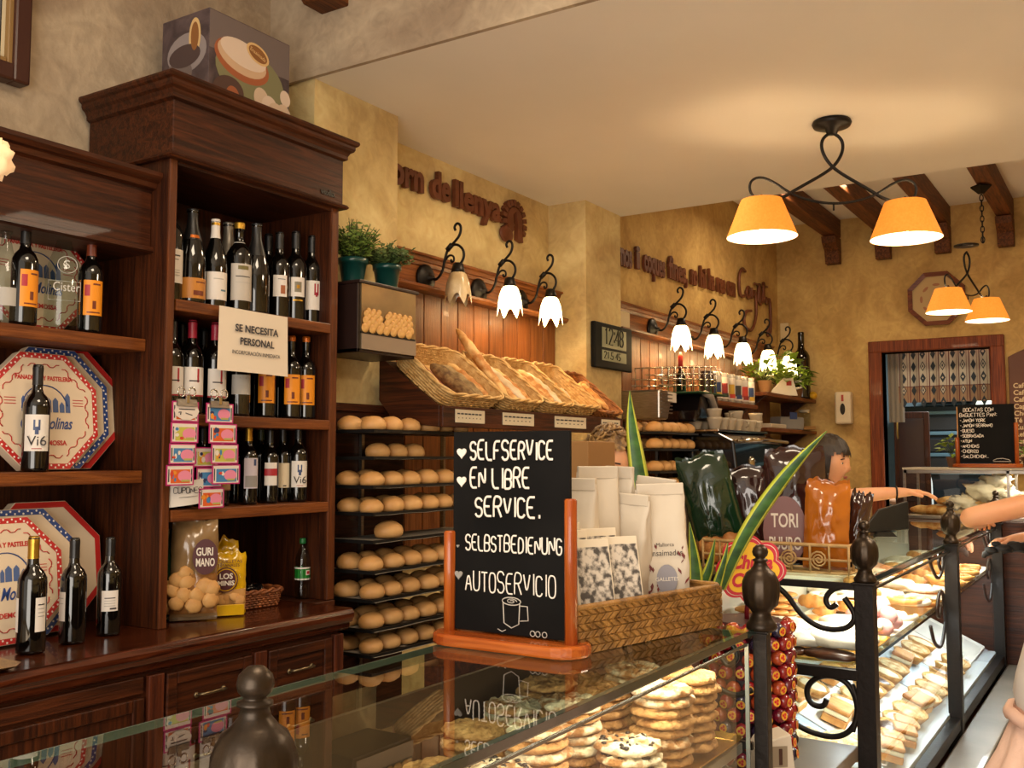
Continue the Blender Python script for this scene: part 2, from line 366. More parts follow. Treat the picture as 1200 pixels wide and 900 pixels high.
# sconce ------------------------------------------------------------
SHADE_ON = mat('lit_tulip_glass', 'ffe9bf', .4, emit='ffdf9e', es=6.5)
SHADE_OFF = mat('unlit_tulip_glass', 'b59a70', .25, 0, 'd9c49c', 14, .4, 20, coat=.4)
def scroll(cx, cz, r0, r1, a0, a1, n=18, x=0):
    return [Vector((x, cx+(r0+(r1-r0)*i/n)*math.cos(a0+(a1-a0)*i/n), cz+(r0+(r1-r0)*i/n)*math.sin(a0+(a1-a0)*i/n))) for i in range(n+1)]
def make_sconce(label, on, group):
    t = thing('wall_sconce', label, 'wall lamp', group=group)
    m = M(); m.T = Matrix.Rotation(PI/2, 4, 'X')
    m.lathe([(.058, 0), (.06, .008), (.05, .016), (.03, .024), (.012, .03), (.01, .045)], 24); m.build('wall_plate', IRON, t)
    # local: wall plate at the origin, arm reaches out along -y
    m = M()
    arm = [Vector(p) for p in ((0, -.03, 0), (0, -.06, -.012), (0, -.09, .02), (0, -.10, .07), (0, -.115, .11), (0, -.15, .135), (0, -.175, .16), (0, -.18, .195), (0, -.16, .21), (0, -.145, .195), (0, -.152, .18))]
    for _ in range(2): arm = chaikin(arm)
    m.tube(arm, .0055, 7)
    arm = [Vector(p) for p in ((0, -.125, .12), (0, -.16, .125), (0, -.19, .10), (0, -.195, .07), (0, -.18, .045), (0, -.165, .035))]
    for _ in range(2): arm = chaikin(arm)
    m.tube(arm, .0055, 7)
    arm = [Vector(p) for p in ((0, -.10, .06), (0, -.12, .085), (0, -.145, .078), (0, -.145, .055), (0, -.13, .055), (0, -.132, .066))]
    for _ in range(2): arm = chaikin(arm)
    m.tube(arm, .0045, 6)
    m.tube([(0, -.112, .105), (0, -.135, .125)], .011, 8)
    m.build('scroll_arm', IRON, t)
    M().lathe([(.006, .05), (.02, .045), (.026, .02), (.028, .008)], 14, (0, -.165, 0)).build('lamp_cup', IRON, t)
    # tulip shade with scalloped lip
    m = M(); n = 36; vs = []; fs = []
    for j, (r, z) in enumerate(((.022, .015), (.034, 0), (.044, -.03), (.048, -.06), (.052, -.09))):
        for i in range(n):
            a = 2*PI*i/n; pet = math.cos(6*a); rr = r*(1+.07*pet*j/4); zz = z-(.02*max(0, pet)+.012*pet if j == 4 else 0)
            vs.append((rr*math.cos(a), -.165+rr*math.sin(a), zz))
    fs = [(j*n+i, j*n+(i+1) % n, (j+1)*n+(i+1) % n, (j+1)*n+i) for j in range(4) for i in range(n)]
    m.add(vs, fs, 0, True); m.build('tulip_shade', SHADE_ON if on else SHADE_OFF, t)
    if on:
        M().ell((0, -.165, -.035), (.022, .022, .034), 12, 8).build('bulb', mat('lit_bulb', 'fff0d0', .4, emit='ffe2ac', es=22), t)
    return t
for k, (x, on) in enumerate(((3.74, 0), (4.19, 1), (4.60, 1))):
    s = make_sconce(('unlit iron scroll wall lamp beside the potted herbs', 'lit scroll wall lamp under the emblem, middle of the three', 'lit scroll wall lamp at the right end of the near panelling')[k], on, 'near wall lamps')
    s.location = (x, 2.862, 2.345); s.scale = (1.18,)*3
    if on: light('sconce_light', 'POINT', (x, 2.68, 2.27), 3.2, WARM, .04)
sl = make_sconce('lit iron wall lamp above the wire rack, first of the five over the bar', 1, 'bar wall lamps')
for k, x in enumerate((6.07, 6.66, 7.26, 7.86, 8.42)):
    s = sl if k == 0 else dup(sl, label=('', 'lit iron wall lamp, second of the five over the bar', 'lit iron wall lamp, middle of the five over the bar', 'lit iron wall lamp, fourth of the five over the bar', 'lit iron wall lamp nearest the far corner above the green plant')[k])
    s.location = (x, 2.742, 2.345); s.scale = (1.28,)*3
    light('sconce_light', 'POINT', (x, 2.54, 2.25), 3.0, WARM, .04)

# ================================================================ lettering on the walls
SIGN = mat('brown_sign_board', '5a2c14', .5, 0, '6b3820', 10)
SIGNB = plain('2e160b', .6)
t = thing('wall_lettering', 'brown raised lettering and round oven emblem on the near plaster wall', 'sign', (4.1, 2.9, 2.75))
for nm, s_, x0, x1, z in (('word', 'Forn', 3.44, 3.765, 2.83), ('word', 'de', 3.83, 3.985, 2.83), ('word', 'llenya', 4.02, 4.445, 2.825)):
    text(s_, .2, SIGN, nm, t, ((x0+x1)/2, YW-.02, z), extrude=.012, offset=.0075, w=x1-x0, world=True, sy=.92)
ex, ez, er = 4.60, 2.80, .088
m = M()
for i in range(13):
    a = R(-28)+R(236)*i/12
    m.T = Matrix.Translation((ex+er*1.18*math.cos(a), YW-.018, ez+er*1.18*math.sin(a))) @ Matrix.Rotation(-a, 4, 'Y')
    m.box(-.018, -.012, -.0125, .018, .016, .0125)
m.build('brick_arch', SIGN, t, .001, world=True)
m = M(); pts = [(ex+er*.9*math.cos(R(a)), ez+er*.9*math.sin(R(a))) for a in range(-25, 206, 15)]+[(ex-er*.55, ez-er*.9), (ex-.01, ez-.05), (ex-.02, ez+.035), (ex+.012, ez+.06), (ex+.03, ez-.01), (ex+.025, ez-er*1.1), (ex+er*.95, ez-er*1.2)]
m.prism(pts, YW-.028, YW-.002); m.build('oven_body', SIGN, t, world=True)
m = M(); m.T = Matrix.Translation((ex-.08, YW-.02, ez-.085)) @ Matrix.Rotation(PI/2, 4, 'X')
m.ell((0, 0, 0), (.068, .047, .016), 24, 8); m.build('loaf', SIGN, t, world=True)
t = thing('wall_lettering', 'long thin brown lettering ending in a cursive word above the bar lamps', 'sign', (7.2, 2.78, 2.85))
x0, z0, x1, z1 = 5.62, 2.80, 7.88, 2.885
words = ('quimos', 'i', 'coques', 'fines,', 'no', 'hi', 'ha', 'res', 'com'); tot = sum(len(a)+1 for a in words); x = 5.50
for wd in words:
    L_ = len(wd)/tot*(x1-5.5); zz = z0+(x-x0)/(x1-x0)*(z1-z0)
    text(wd, .215, SIGN, 'word', t, (x+L_/2, 2.785, zz), extrude=.01, offset=.008, w=L_*.97, world=True); x += L_*1.0+(x1-5.5)/tot
m = M()
def sw(pts, r=.014):
    v = [Vector((a, 2.78, b)) for a, b in pts]
    for _ in range(2): v = chaikin(v)
    m.tube(v, r, 6)
sw([(8.07, 3.06), (7.98, 3.08), (7.9, 2.98), (7.93, 2.82), (8.05, 2.85)]); sw([(8.08, 2.87), (8.13, 2.95), (8.2, 2.9), (8.13, 2.82), (8.08, 2.9)])
sw([(8.22, 2.94), (8.22, 2.83), (8.3, 2.95), (8.34, 2.84), (8.34, 2.7), (8.2, 2.55), (8.0, 2.6), (8.05, 2.72), (8.2, 2.74)])
sw([(8.38, 2.84), (8.44, 3.06), (8.42, 2.82), (8.5, 2.84), (8.56, 3.1), (8.54, 2.83), (8.62, 2.93), (8.62, 2.83), (8.72, 2.95), (8.74, 2.6), (8.62, 2.56), (8.66, 2.66)])
sw([(8.3, 2.99), (8.45, 2.995), (8.65, 3.01)], .01)
m.build('cursive_word', SIGN, t, world=True)
# clock on the pillar ------------------------------------------------
a = P(691, 376, Y=2.67); b = P(735, 437, Y=2.67)
t = thing('digital_clock', 'black framed digital wall clock reading 12:48 on the plaster pillar', 'clock', ((a.x+b.x)/2, 2.665, b.z))
W_ = b.x-a.x; H_ = a.z-b.z
M().box(-W_/2, -.03, 0, W_/2, 0, H_).build('case', mat('clock_black', '060606', .6, spec=.15), t, .006)
LCD = plain('8f9478', .3); LD = plain('14160f', .6)
M().box(-W_/2+.085, -.032, H_*.46, W_/2-.085, -.028, H_*.90).build('display', LCD, t)
M().box(-W_/2+.085, -.032, H_*.17, W_/2-.085, -.028, H_*.40).build('display', LCD, t)
m = M(); strokes(m, '12:48', -W_/2+.115, H_*.54, .095, -.033, .005, 1.25, smooth=0, wk=.48); m.build('digits', LD, t)
m = M(); strokes(m, '21.5 45', -W_/2+.11, H_*.22, .04, -.033, .003, 1.5, smooth=0); m.build('digits', LD, t)
# ================================================================ the wooden shop fitting on the left
ZB = .985                                            # worktop height of the base cabinet
tl = thing('display_cabinet', 'tall dark oak cabinet with a moulded cornice and open bottle shelves', 'cabinet', (2.34, 2.5, ZB))
X0, X1, YF, YB = 1.976, 2.735, 2.50, 2.905
M().box(X0, YF+.004, ZB, X0+.027, YB, 2.44).build('side_panel', WZ, tl, .002, world=True)
M().box(X1-.035, YF+.004, ZB, X1, YB, 2.44).build('side_panel', WZ, tl, .002, world=True)
M().box(X0-.001, YF-.004, ZB, X0+.027, YF+.006, 2.43).build('stile', WEDGEZ, tl, .003, world=True)
M().box(X1-.036, YF-.004, ZB, X1+.001, YF+.006, 2.43).build('stile', WEDGEZ, tl, .003, world=True)
M().box(X0+.03, YB-.02, ZB, X1-.03, YB-.005, 2.44).build('back_panel', WZ, tl, world=True)
M().box(X0+.03, YF, 2.405, X1-.03, YB, 2.43).build('top_panel', WX, tl, world=True)
for z in (1.985, 1.632, 1.337):
    M().box(X0+.035, YF-.004, z-.036, X1-.035, YB-.02, z).build('shelf', WEDGE, tl, .003, world=True)
m = M(); m.box(X0-.004, YF-.016, 2.425, X1+.008, YB, 2.61); m.build('frieze', WX, tl, .003, world=True)
def mould(prof, x0, x1, yf, yb, m):
    """profile (out, z) swept round the left end, front and right end"""
    pts = []
    for o, z in prof: pts.append([(x0-o, yb, z), (x0-o, yf-o, z), (x1+o, yf-o, z), (x1+o, yb, z)])
    vs = [p for r in pts for p in r]; fs = [(j*4+i, j*4+i+1, (j+1)*4+i+1, (j+1)*4+i) for j in range(len(prof)-1) for i in range(3)]
    m.add(vs, fs); b = len(pts)-1
    m.add(pts[-1], [(0, 1, 2, 3)]); m.add(pts[0], [(0, 3, 2, 1)])
m = M(); mould([(.002, 2.60), (.012, 2.606), (.012, 2.618), (.018, 2.63), (.028, 2.637), (.032, 2.645), (.032, 2.655), (.04, 2.66), (.044, 2.668), (.042, 2.676), (.0, 2.677)], X0-.004, X1+.008, YF-.016, YB, m); m.build('cornice', WX, tl, world=True)
m = M(); mould([(-.02, 2.416), (.014, 2.417), (.02, 2.424), (.014, 2.433), (.0, 2.436)], X0-.002, X1+.004, YF-.014, YB, m); m.build('frieze_bead', WX, tl, world=True)
text('woodlux', .03, BLACK, 'maker_plate', tl, (2.66, YF-.0175, 2.462), extrude=.001, offset=.001, w=.075, world=True)
# low left part ------------------------------------------------------
ll = thing('display_cabinet', 'dark oak wall shelves with octagonal boxes, left of the tall cabinet', 'cabinet', (1.3, 2.6, ZB))
XL0 = .55; YS = 2.59
M().box(XL0, YB-.02, ZB, X0, YB-.003, 2.2).build('back_panel', WZ, ll, world=True)
for z in (1.862, 1.457): M().box(XL0, YS, z-.038, X0-.001, YB-.02, z).build('shelf', WEDGE, ll, .003, world=True)
M().box(XL0, YS-.01, 2.14, X0-.001, YB, 2.335).build('frieze', WX, ll, .003, world=True)
m = M(); m.prism([(YS-.01, 2.325), (YS-.03, 2.33), (YS-.035, 2.345), (YS-.05, 2.35), (YS-.06, 2.362), (YS-.06, 2.375), (YB, 2.375), (YB, 2.325)], XL0, X0-.001, 'x'); m.build('cornice', WX, ll, world=True)
m = M(); m.prism([(YS-.01, 2.128), (YS-.024, 2.133), (YS-.024, 2.146), (YS-.01, 2.15), (YB, 2.15), (YB, 2.128)], XL0, X0-.001, 'x'); m.build('frieze_bead', WX, ll, world=True)
# base cabinet with worktop -----------------------------------------
bc = thing('base_cabinet', 'dark oak base cabinet with panelled doors and drawers under the shelves', 'cabinet', (1.6, 2.5, 0))
XR = 2.60
M().box(XL0, 2.345, 0, XR-.01, YB, ZB-.045).build('body', WX, bc, world=True)
m = M(); yf = 2.30
m.prism([(yf+.03, ZB-.075), (yf+.016, ZB-.066), (yf+.016, ZB-.05), (yf+.004, ZB-.046), (yf-.004, ZB-.03), (yf-.004, ZB-.016), (yf+.004, ZB-.003), (yf+.012, ZB), (YB, ZB), (YB, ZB-.075)], XL0, XR+.02, 'x'); m.build('worktop', wood('worktop_oak', '2e1107', '542612', 'x', .2, coat=.35, bump=.04), bc, .002, world=True)
m = M(); m.box(XR, 2.49, ZB-.045, X1, YB, ZB-.001); m.box(XR-.01, 2.5, 0, X1, YB, ZB-.045); m.build('return_end', WX, bc, .003, world=True)
def panel_door(nm, x0, x1, z0, z1, handle=None, ax=WZ):
    d = M(); y = 2.345; b = .035
    d.box(x0, y-.02, z0, x0+b, y, z1); d.box(x1-b, y-.02, z0, x1, y, z1); d.box(x0+b, y-.02, z0, x1-b, y, z0+b); d.box(x0+b, y-.02, z1-b, x1-b, y, z1)
    d.box(x0+b, y-.011, z0+b, x1-b, y-.002, z1-b)
    o = d.build(nm, ax, bc, .004, world=True)
    if handle:
        hx = (x0+x1)/2; hz = (z0+z1)/2
        h = M(); h.tube([(hx-.05, y-.012, hz), (hx-.04, y-.035, hz+.004), (hx, y-.042, hz+.006), (hx+.04, y-.035, hz+.004), (hx+.05, y-.012, hz)], .0045, 8)
        h.ell((hx-.05, y-.012, hz), (.009, .006, .009), 8, 6); h.ell((hx+.05, y-.012, hz), (.009, .006, .009), 8, 6)
        h.build('handle', plain('7a6a50', .3, .9), o, world=True)
    return o
panel_door('door', 1.02, 1.80, .08, .845); panel_door('door', .55, 1.01, .08, .845)
WS = wood('stile_oak', '3a190d', '5e2c16', 'z')
for x in (1.815, 2.20): M().box(x, 2.325, .06, x+.05, 2.345, .9).build('stile', WS, bc, .003, world=True)
M().box(XR-.045, 2.325, .06, XR, 2.345, .9).build('stile', WS, bc, .003, world=True)
M().box(1.02, 2.33, .855, 1.80, 2.345, .9).build('rail', WX, bc, .003, world=True)
for x0, x1 in ((1.875, 2.19), (2.26, 2.545)):
    panel_door('drawer', x0, x1, .735, .895, True, WX); panel_door('drawer', x0, x1, .56, .725, True, WX); panel_door('drawer', x0, x1, .1, .55, False, WX)

# ================================================================ bottles
BM = {}
def bottle_mesh(key):
    if key in BM: return BM[key]
    pr = {'bordeaux': [(0, .004), (.028, 0), (.0365, .004), (.0375, .012), (.0375, .185), (.036, .2), (.028, .217), (.018, .228), (.0148, .24), (.0138, .262), (.0138, .296), (.0145, .298), (.0145, .307), (.0125, .31), (0, .31)],
          'burgundy': [(0, .004), (.03, 0), (.0395, .004), (.0405, .012), (.0405, .14), (.039, .165), (.033, .195), (.024, .222), (.0165, .245), (.0142, .262), (.0138, .3), (.015, .302), (.0145, .31), (0, .31)],
          'champagne': [(0, .004), (.032, 0), (.043, .004), (.0445, .014), (.0445, .13), (.042, .16), (.034, .195), (.024, .23), (.0175, .255), (.0155, .28), (.0155, .296), (.018, .3), (.018, .31), (0, .312)],
          'liqueur': [(0, .004), (.033, 0), (.0415, .004), (.0425, .014), (.0425, .19), (.041, .205), (.03, .225), (.018, .24), (.0148, .25), (.0142, .285), (.017, .287), (.017, .31), (0, .31)],
          'siphon': [(0, .004), (.035, 0), (.047, .005), (.049, .015), (.049, .15), (.045, .18), (.034, .215), (.022, .25), (.0155, .28), (.015, .30), (.019, .303), (.019, .312), (0, .312)],
          'soda': [(0, .004), (.02, 0), (.036, .003), (.04, .02), (.04, .07), (.038, .08), (.04, .09), (.04, .18), (.037, .21), (.026, .245), (.014, .268), (.013, .285), (.016, .286), (.016, .29), (0, .29)]}[key]
    def rad(z):
        for (r0, z0), (r1, z1) in zip(pr[2:], pr[3:]):
            if z0 <= z <= z1: return r0+(r1-r0)*(z-z0)/max(z1-z0, 1e-6)
        return pr[-3][0]
    me = M().lathe(pr, 24, cap=False); o = me.build('tmp', BLACK); d = o.data; bpy.data.objects.remove(o)
    BM[key] = (d, rad, pr); return BM[key]
PM = {}
def patch(key, z0, z1, a0, a1, m, off=.0006, n=12, seg=1):
    k = (key, z0, z1, a0, a1, m.name, off)
    if k in PM: return PM[k]
    d, rad, pr = bottle_mesh(key)
    zs = [z0+(z1-z0)*i/seg for i in range(seg+1)]
    mm = M().lathe([(rad(z)+off, z) for z in zs], n, cap=False, a0=-PI/2+R(a0), a1=-PI/2+R(a1))
    o = mm.build('tmp', m); PM[k] = o.data; bpy.data.objects.remove(o); return PM[k]
def bottle(px, ytop, Y, zs, kind, cap, labels, label, group, rz=-20, glassm=None, h=None, name='wine_bottle', txt=None, capz=.252, cat='bottle'):
    """stands at image column px on the shelf zs, at distance Y; height from the image row of its top"""
    q = P(px, ytop, Y=Y)
    b = P(px, 800, Y=Y); t = 0
    # horizontal place: average of the columns at foot and top
    x = q.x
    hh = h if h else (q.z-zs)
    k = hh/.31
    o = thing(name, label, cat, (x, Y, zs), R(rz), group)
    o.scale = (min(k, 1.08) if h is None else 1, min(k, 1.08) if h is None else 1, k)
    d, rad, pr = bottle_mesh(kind)
    g = glassm or DKGLASS
    key = kind+g.name
    if key not in BM:
        d2 = d.copy(); d2.materials.clear(); d2.materials.append(g); BM[key] = d2
    put('glass_body', BM[key], o)
    if cap is not None:
        put('capsule', patch(kind, capz, .3095, 0, 359.9, cap, .0008, 20, 6), o)
        kk = 'capdisc'+kind+cap.name
        if kk not in PM:
            tmp = M().lathe([(pr[-2][0]+.001, .3085), (pr[-2][0], .3118), (0, .312)], 20, cap=False).build('tmp', cap); PM[kk] = tmp.data; bpy.data.objects.remove(tmp)
        put('cap_top', PM[kk], o)
    for i, (z0, z1, a0, a1, m) in enumerate(labels):
        put('label' if i == 0 else 'label_print', patch(kind, z0, z1, a0, a1, m, .0006+.0003*i), o)
    if txt:
        s_, sz, z, tm = txt
        text(s_, sz, tm, 'label_lettering', o, (0, -rad(z)-.0014, z), extrude=.0001)
    return o
CREAM = plain('d8c6a6', .6); LWHITE = plain('d9d0c6', .6); ORANGE = plain('e08a12', .5); CRED = plain('9b2335', .35); CBLK = plain('121010', .4)
CGOLD = plain('b98d33', .35, .8); CORG = plain('c8691c', .35, .4); CBRN = plain('6b2c14', .4); RED = plain('a3202a', .5); INK = plain('2e2a2c', .6); TEAL = plain('5b7a86', .5)
LGREY = plain('a9a49c', .6); BLUEI = plain('3c4a70', .5); LTAN = plain('9b7a50', .6)
def L_orange(s=1): return [(.055, .165, -48, 48, ORANGE), (.115, .150, -42, -18, RED), (.075, .1, -6, 10, CBRN), (.062, .066, -30, 30, CBRN), (.15, .155, -5, 30, CBRN)]
def L_white(a=LWHITE): return [(.055, .15, -55, 55, a), (.13, .134, -30, 30, INK), (.12, .122, -22, 22, INK), (.09, .092, -28, 28, LGREY), (.083, .085, -28, 28, LGREY), (.076, .078, -28, 28, LGREY)]
def L_stripe(): return [(.06, .155, -55, 55, LWHITE), (.06, .065, -55, 55, RED), (.105, .15, 8, 18, RED), (.108, .112, -30, 20, INK)]
def L_vi6(): return [(.06, .165, -55, 55, LWHITE), (.12, .15, -16, -8, BLUEI), (.12, .15, 4, 12, BLUEI), (.108, .13, -9, 6, BLUEI), (.066, .068, -20, 20, RED)]
def L_small(): return [(.08, .145, -40, 40, LWHITE), (.12, .123, -25, 25, INK), (.112, .114, -25, 25, LGREY), (.104, .106, -25, 25, LGREY), (.096, .098, -25, 25, LGREY), (.086, .091, 0, 30, INK)]
vt = ('Vi6', .04, .088, INK)
# bottles in front of the boxes, left section
g1 = 'bottles on the left shelves'
bottle(8, 272, 2.65, 1.862, 'siphon', None, [(.06, .12, -40, 40, LGREY)], 'clear glass bottle cut by the left edge, top shelf', g1, glassm=CLEAR, name='glass_bottle')
bottle(31, 261, 2.625, 1.862, 'bordeaux', CBLK, L_orange(), 'dark bottle with orange label left of the clear swing-top bottle', g1, rz=0, capz=.245)
o = bottle(76, 263, 2.635, 1.862, 'siphon', None, [], 'clear embossed swing-top bottle between two orange labelled bottles', g1, rz=-25, glassm=CLEAR, name='glass_bottle')
EMB = plain('b9b6ae', .35)
M().lathe([(.016, .303), (.018, .31), (.013, .318), (0, .319)], 16).build('stopper', plain('cfc9c0', .4), o)
M().tube([(.019, 0, .29), (.024, 0, .3), (.021, 0, .313), (0, 0, .319), (-.021, 0, .313), (-.024, 0, .3), (-.019, 0, .29)], .0012, 6).build('wire_bail', CHROME, o)
text('S', .034, EMB, 'embossing', o, (.004, -.0445, .185), extrude=.0005); text('Cister', .036, EMB, 'embossing', o, (.002, -.0505, .12), extrude=.0005, w=.07)
M().tube([(.026*math.cos(a*PI/8)+.004, -.0435-.004*abs(math.sin(a*PI/8-.8)), .185+.024*math.sin(a*PI/8)) for a in range(16)], .001, 5, closed=True).build('embossing', EMB, o)
M().tube([(-.042, -.032, .14), (.042, -.032, .14), (.042, -.032, .085), (-.042, -.032, .085)], .001, 5, closed=True).build('embossing', EMB, o)
bottle(108, 277, 2.625, 1.862, 'bordeaux', CBRN, L_orange(), 'dark bottle with orange label beside the cabinet side, top shelf', g1, rz=-18, capz=.245)
bottle(45, 428, 2.62, 1.457, 'bordeaux', CBLK, L_vi6(), 'dark wine bottle with white Vi6 label in front of the middle octagonal boxes', g1, rz=-28, txt=vt)
bottle(40, 629, 2.49, ZB, 'bordeaux', CGOLD, [(.06, .15, 10, 60, LWHITE), (.06, .15, -95, -60, LWHITE), (.13, .133, 20, 50, INK), (.12, .122, 20, 50, LGREY), (.11, .112, 20, 50, LGREY), (.1, .102, 20, 50, LGREY)], 'dark wine bottle with gold capsule, leftmost of three on the worktop', g1, rz=-28)
bottle(88, 631, 2.525, ZB, 'bordeaux', CBLK, [(.07, .155, -100, -40, LWHITE), (.135, .138, -90, -50, LGREY), (.12, .122, -90, -50, LGREY)], 'dark wine bottle with black capsule, middle of three on the worktop', g1, rz=-28)
bottle(130, 630, 2.55, ZB, 'bordeaux', CBLK, L_small(), 'dark wine bottle with small white back label, right of three on the worktop', g1, rz=-32)
# tall cabinet, row 1
g2 = 'bottles on the top cabinet shelf'; z = 1.985
bottle(201, 228, 2.60, z, 'bordeaux', CGOLD, L_white(), 'white labelled bottle half hidden by the left stile, top cabinet shelf', g2, capz=.29)
bottle(226, 246, 2.585, z, 'champagne', CBLK, [(.02, .085, -60, 60, plain('b9772a', .45)), (.07, .074, 0, 45, CBRN), (.03, .045, -10, 35, CBRN), (.215, .225, -30, 30, CORG)], 'black sparkling wine bottle with copper label, top cabinet shelf', g2, capz=.21)
bottle(253, 258, 2.585, z, 'burgundy', LWHITE, [(.03, .125, -60, 60, LWHITE), (.1, .103, -25, 25, LGREY), (.06, .066, 10, 40, TEAL), (.29, .30, -90, 90, CGOLD)], 'dark bottle with tall white capsule and pale label, top cabinet shelf', g2, capz=.245)
bottle(268, 262, 2.70, z, 'champagne', plain('8e8578', .4, .6), [], 'silver topped bottle behind the white capsuled one, top cabinet shelf', g2, capz=.2)
bottle(281, 262, 2.585, z, 'liqueur', CGOLD, [(.04, .165, -58, 58, plain('b9b0a4', .5)), (.145, .158, -25, 25, plain('6a6030', .5)), (.12, .123, -35, 35, INK), (.1, .102, -35, 35, LGREY), (.24, .243, -170, 170, LGREY)], 'square shouldered liqueur bottle with grey label and gold cap, top cabinet shelf', g2, capz=.29)
bottle(301, 263, 2.585, z, 'champagne', CBLK, [], 'plain black sparkling wine bottle without a front label, top cabinet shelf', g2, capz=.2)
bottle(315, 275, 2.71, z, 'bordeaux', CBLK, [], 'dark unlabelled bottle at the back, right of the plain sparkling one', g2)
bottle(328, 273, 2.60, z, 'bordeaux', CBLK, [(.08, .155, -45, 30, LWHITE), (.09, .12, -5, 20, plain('9c5a35', .5)), (.14, .142, -20, 20, INK)], 'dark bottle with white label showing a brown drop, top cabinet shelf', g2, rz=-30)
bottle(347, 272, 2.595, z, 'bordeaux', CBLK, [(.085, .15, -38, 38, LWHITE), (.1, .135, -18, 18, plain('7d7560', .5)), (.112, .124, -8, 8, CGOLD), (.07, .075, -25, 25, CGOLD)], 'dark bottle with round sun label, top cabinet shelf', g2, rz=-30)
bottle(366, 277, 2.595, z, 'bordeaux', CBLK, [(.05, .15, -45, 45, LWHITE), (.1, .14, -2, 6, CRED), (.1, .14, 14, 22, CRED), (.095, .11, 5, 15, CRED)], 'dark bottle with red V on a white label, right end of top cabinet shelf', g2, rz=-30)
# row 2
g3 = 'bottles on the second cabinet shelf'; z = 1.632
bottle(203, 375, 2.58, z, 'bordeaux', CBLK, L_stripe(), 'red striped label bottle partly behind the left stile, second cabinet shelf', g3)
bottle(214, 379, 2.70, z, 'bordeaux', CBLK, [], 'greenish bottle at the back, left end of second cabinet shelf', g3, glassm=GRGLASS)
bottle(226, 376, 2.57, z, 'bordeaux', CRED, L_stripe(), 'red capsuled bottle with striped label above the left ticket strip', g3)
bottle(239, 386, 2.70, z, 'bordeaux', CBLK, [], 'greenish bottle at the back between two red capsules', g3, glassm=GRGLASS)
bottle(253, 379, 2.57, z, 'bordeaux', CRED, L_stripe(), 'red capsuled bottle with striped label beside the left edge of the hiring notice', g3)
bottle(281, 388, 2.57, z, 'burgundy', CBLK, [(.08, .15, -58, 58, LGREY)], 'dark bottle with grey label under the hiring notice', g3)
bottle(300, 390, 2.68, z, 'bordeaux', CBLK, [], 'dark bottle behind the middle of the hiring notice', g3)
bottle(312, 390, 2.60, z, 'bordeaux', CORG, L_orange(), 'orange labelled bottle below the right part of the hiring notice', g3, rz=-35, capz=.29)
bottle(327, 392, 2.70, z, 'bordeaux', CBLK, [], 'dark bottle at the back between the orange labels', g3)
bottle(342, 394, 2.585, z, 'bordeaux', CORG, L_orange(), 'orange labelled bottle just right of the hiring notice', g3, rz=-35, capz=.29)
bottle(359, 395, 2.585, z, 'bordeaux', CORG, L_orange(), 'orange labelled bottle at the right end of the second cabinet shelf', g3, rz=-35, capz=.29)
# row 3
g4 = 'bottles on the third cabinet shelf'; z = 1.337
bottle(199, 500, 2.58, z, 'bordeaux', CBLK, [(.02, .13, -58, 58, CREAM), (.1, .102, -40, 40, LGREY), (.07, .072, -40, 40, LGREY)], 'cream labelled bottle at the left stile, third cabinet shelf', g4)
bottle(217, 505, 2.58, z, 'bordeaux', CBLK, [(.03, .14, -60, 60, LGREY)], 'grey labelled bottle behind the paper tag, third cabinet shelf', g4)
bottle(238, 500, 2.62, z, 'bordeaux', CBLK, [(.05, .12, -50, 50, plain('3a2a24', .6))], 'dark labelled bottle behind the gap of the ticket strips', g4)
bottle(259, 500, 2.60, z, 'burgundy', CBLK, [(.06, .17, -62, 62, LTAN), (.08, .1, -20, 10, CGOLD), (.06, .064, -62, 62, CBRN)], 'tan labelled bottle right of the ticket strips, third cabinet shelf', g4)
bottle(276, 505, 2.70, z, 'bordeaux', CBLK, [(.05, .17, 20, 50, LGREY)], 'dark bottle at the back behind the gold capsule', g4)
bottle(292, 500, 2.575, z, 'bordeaux', CGOLD, [(.065, .185, -48, 48, plain('c4bac4', .5)), (.07, .115, -40, 40, plain('8f8a86', .5)), (.155, .18, 10, 28, BLUEI)], 'gold capsuled bottle with lilac label, third cabinet shelf', g4)
bottle(306, 499, 2.70, z, 'bordeaux', plain('3a4020', .4), [], 'olive capsuled bottle at the back right of the gold capsule', g4)
bottle(317, 503, 2.59, z, 'bordeaux', CBLK, [(.075, .17, -42, 42, LWHITE), (.115, .145, -43, 43, RED)], 'dark bottle with red band across a white label, third cabinet shelf', g4, rz=-35)
bottle(332, 500, 2.62, z, 'bordeaux', CBLK, [(.06, .16, -50, 20, CREAM), (.065, .07, -20, 0, INK)], 'cream labelled bottle left of the Vi6 bottle, third cabinet shelf', g4)
bottle(350, 498, 2.575, z, 'bordeaux', CBLK, L_vi6(), 'dark bottle with white Vi6 label at the right end of the third cabinet shelf', g4, rz=-32, txt=vt)
# soda bottle on the worktop
o = bottle(355, 631, 2.60, ZB, 'soda', plain('1c6b34', .4), [(.1, .165, -170, 170, plain('1f7a28', .4)), (.1, .108, -170, 170, LWHITE), (.157, .165, -170, 170, LWHITE), (.125, .15, 0, 40, LWHITE), (.13, .145, 6, 34, RED)], 'small clear plastic bottle with green label and green cap on the worktop', 'drinks on the worktop', glassm=glass('plastic', (.72, .80, .78)), name='plastic_bottle', capz=.283)

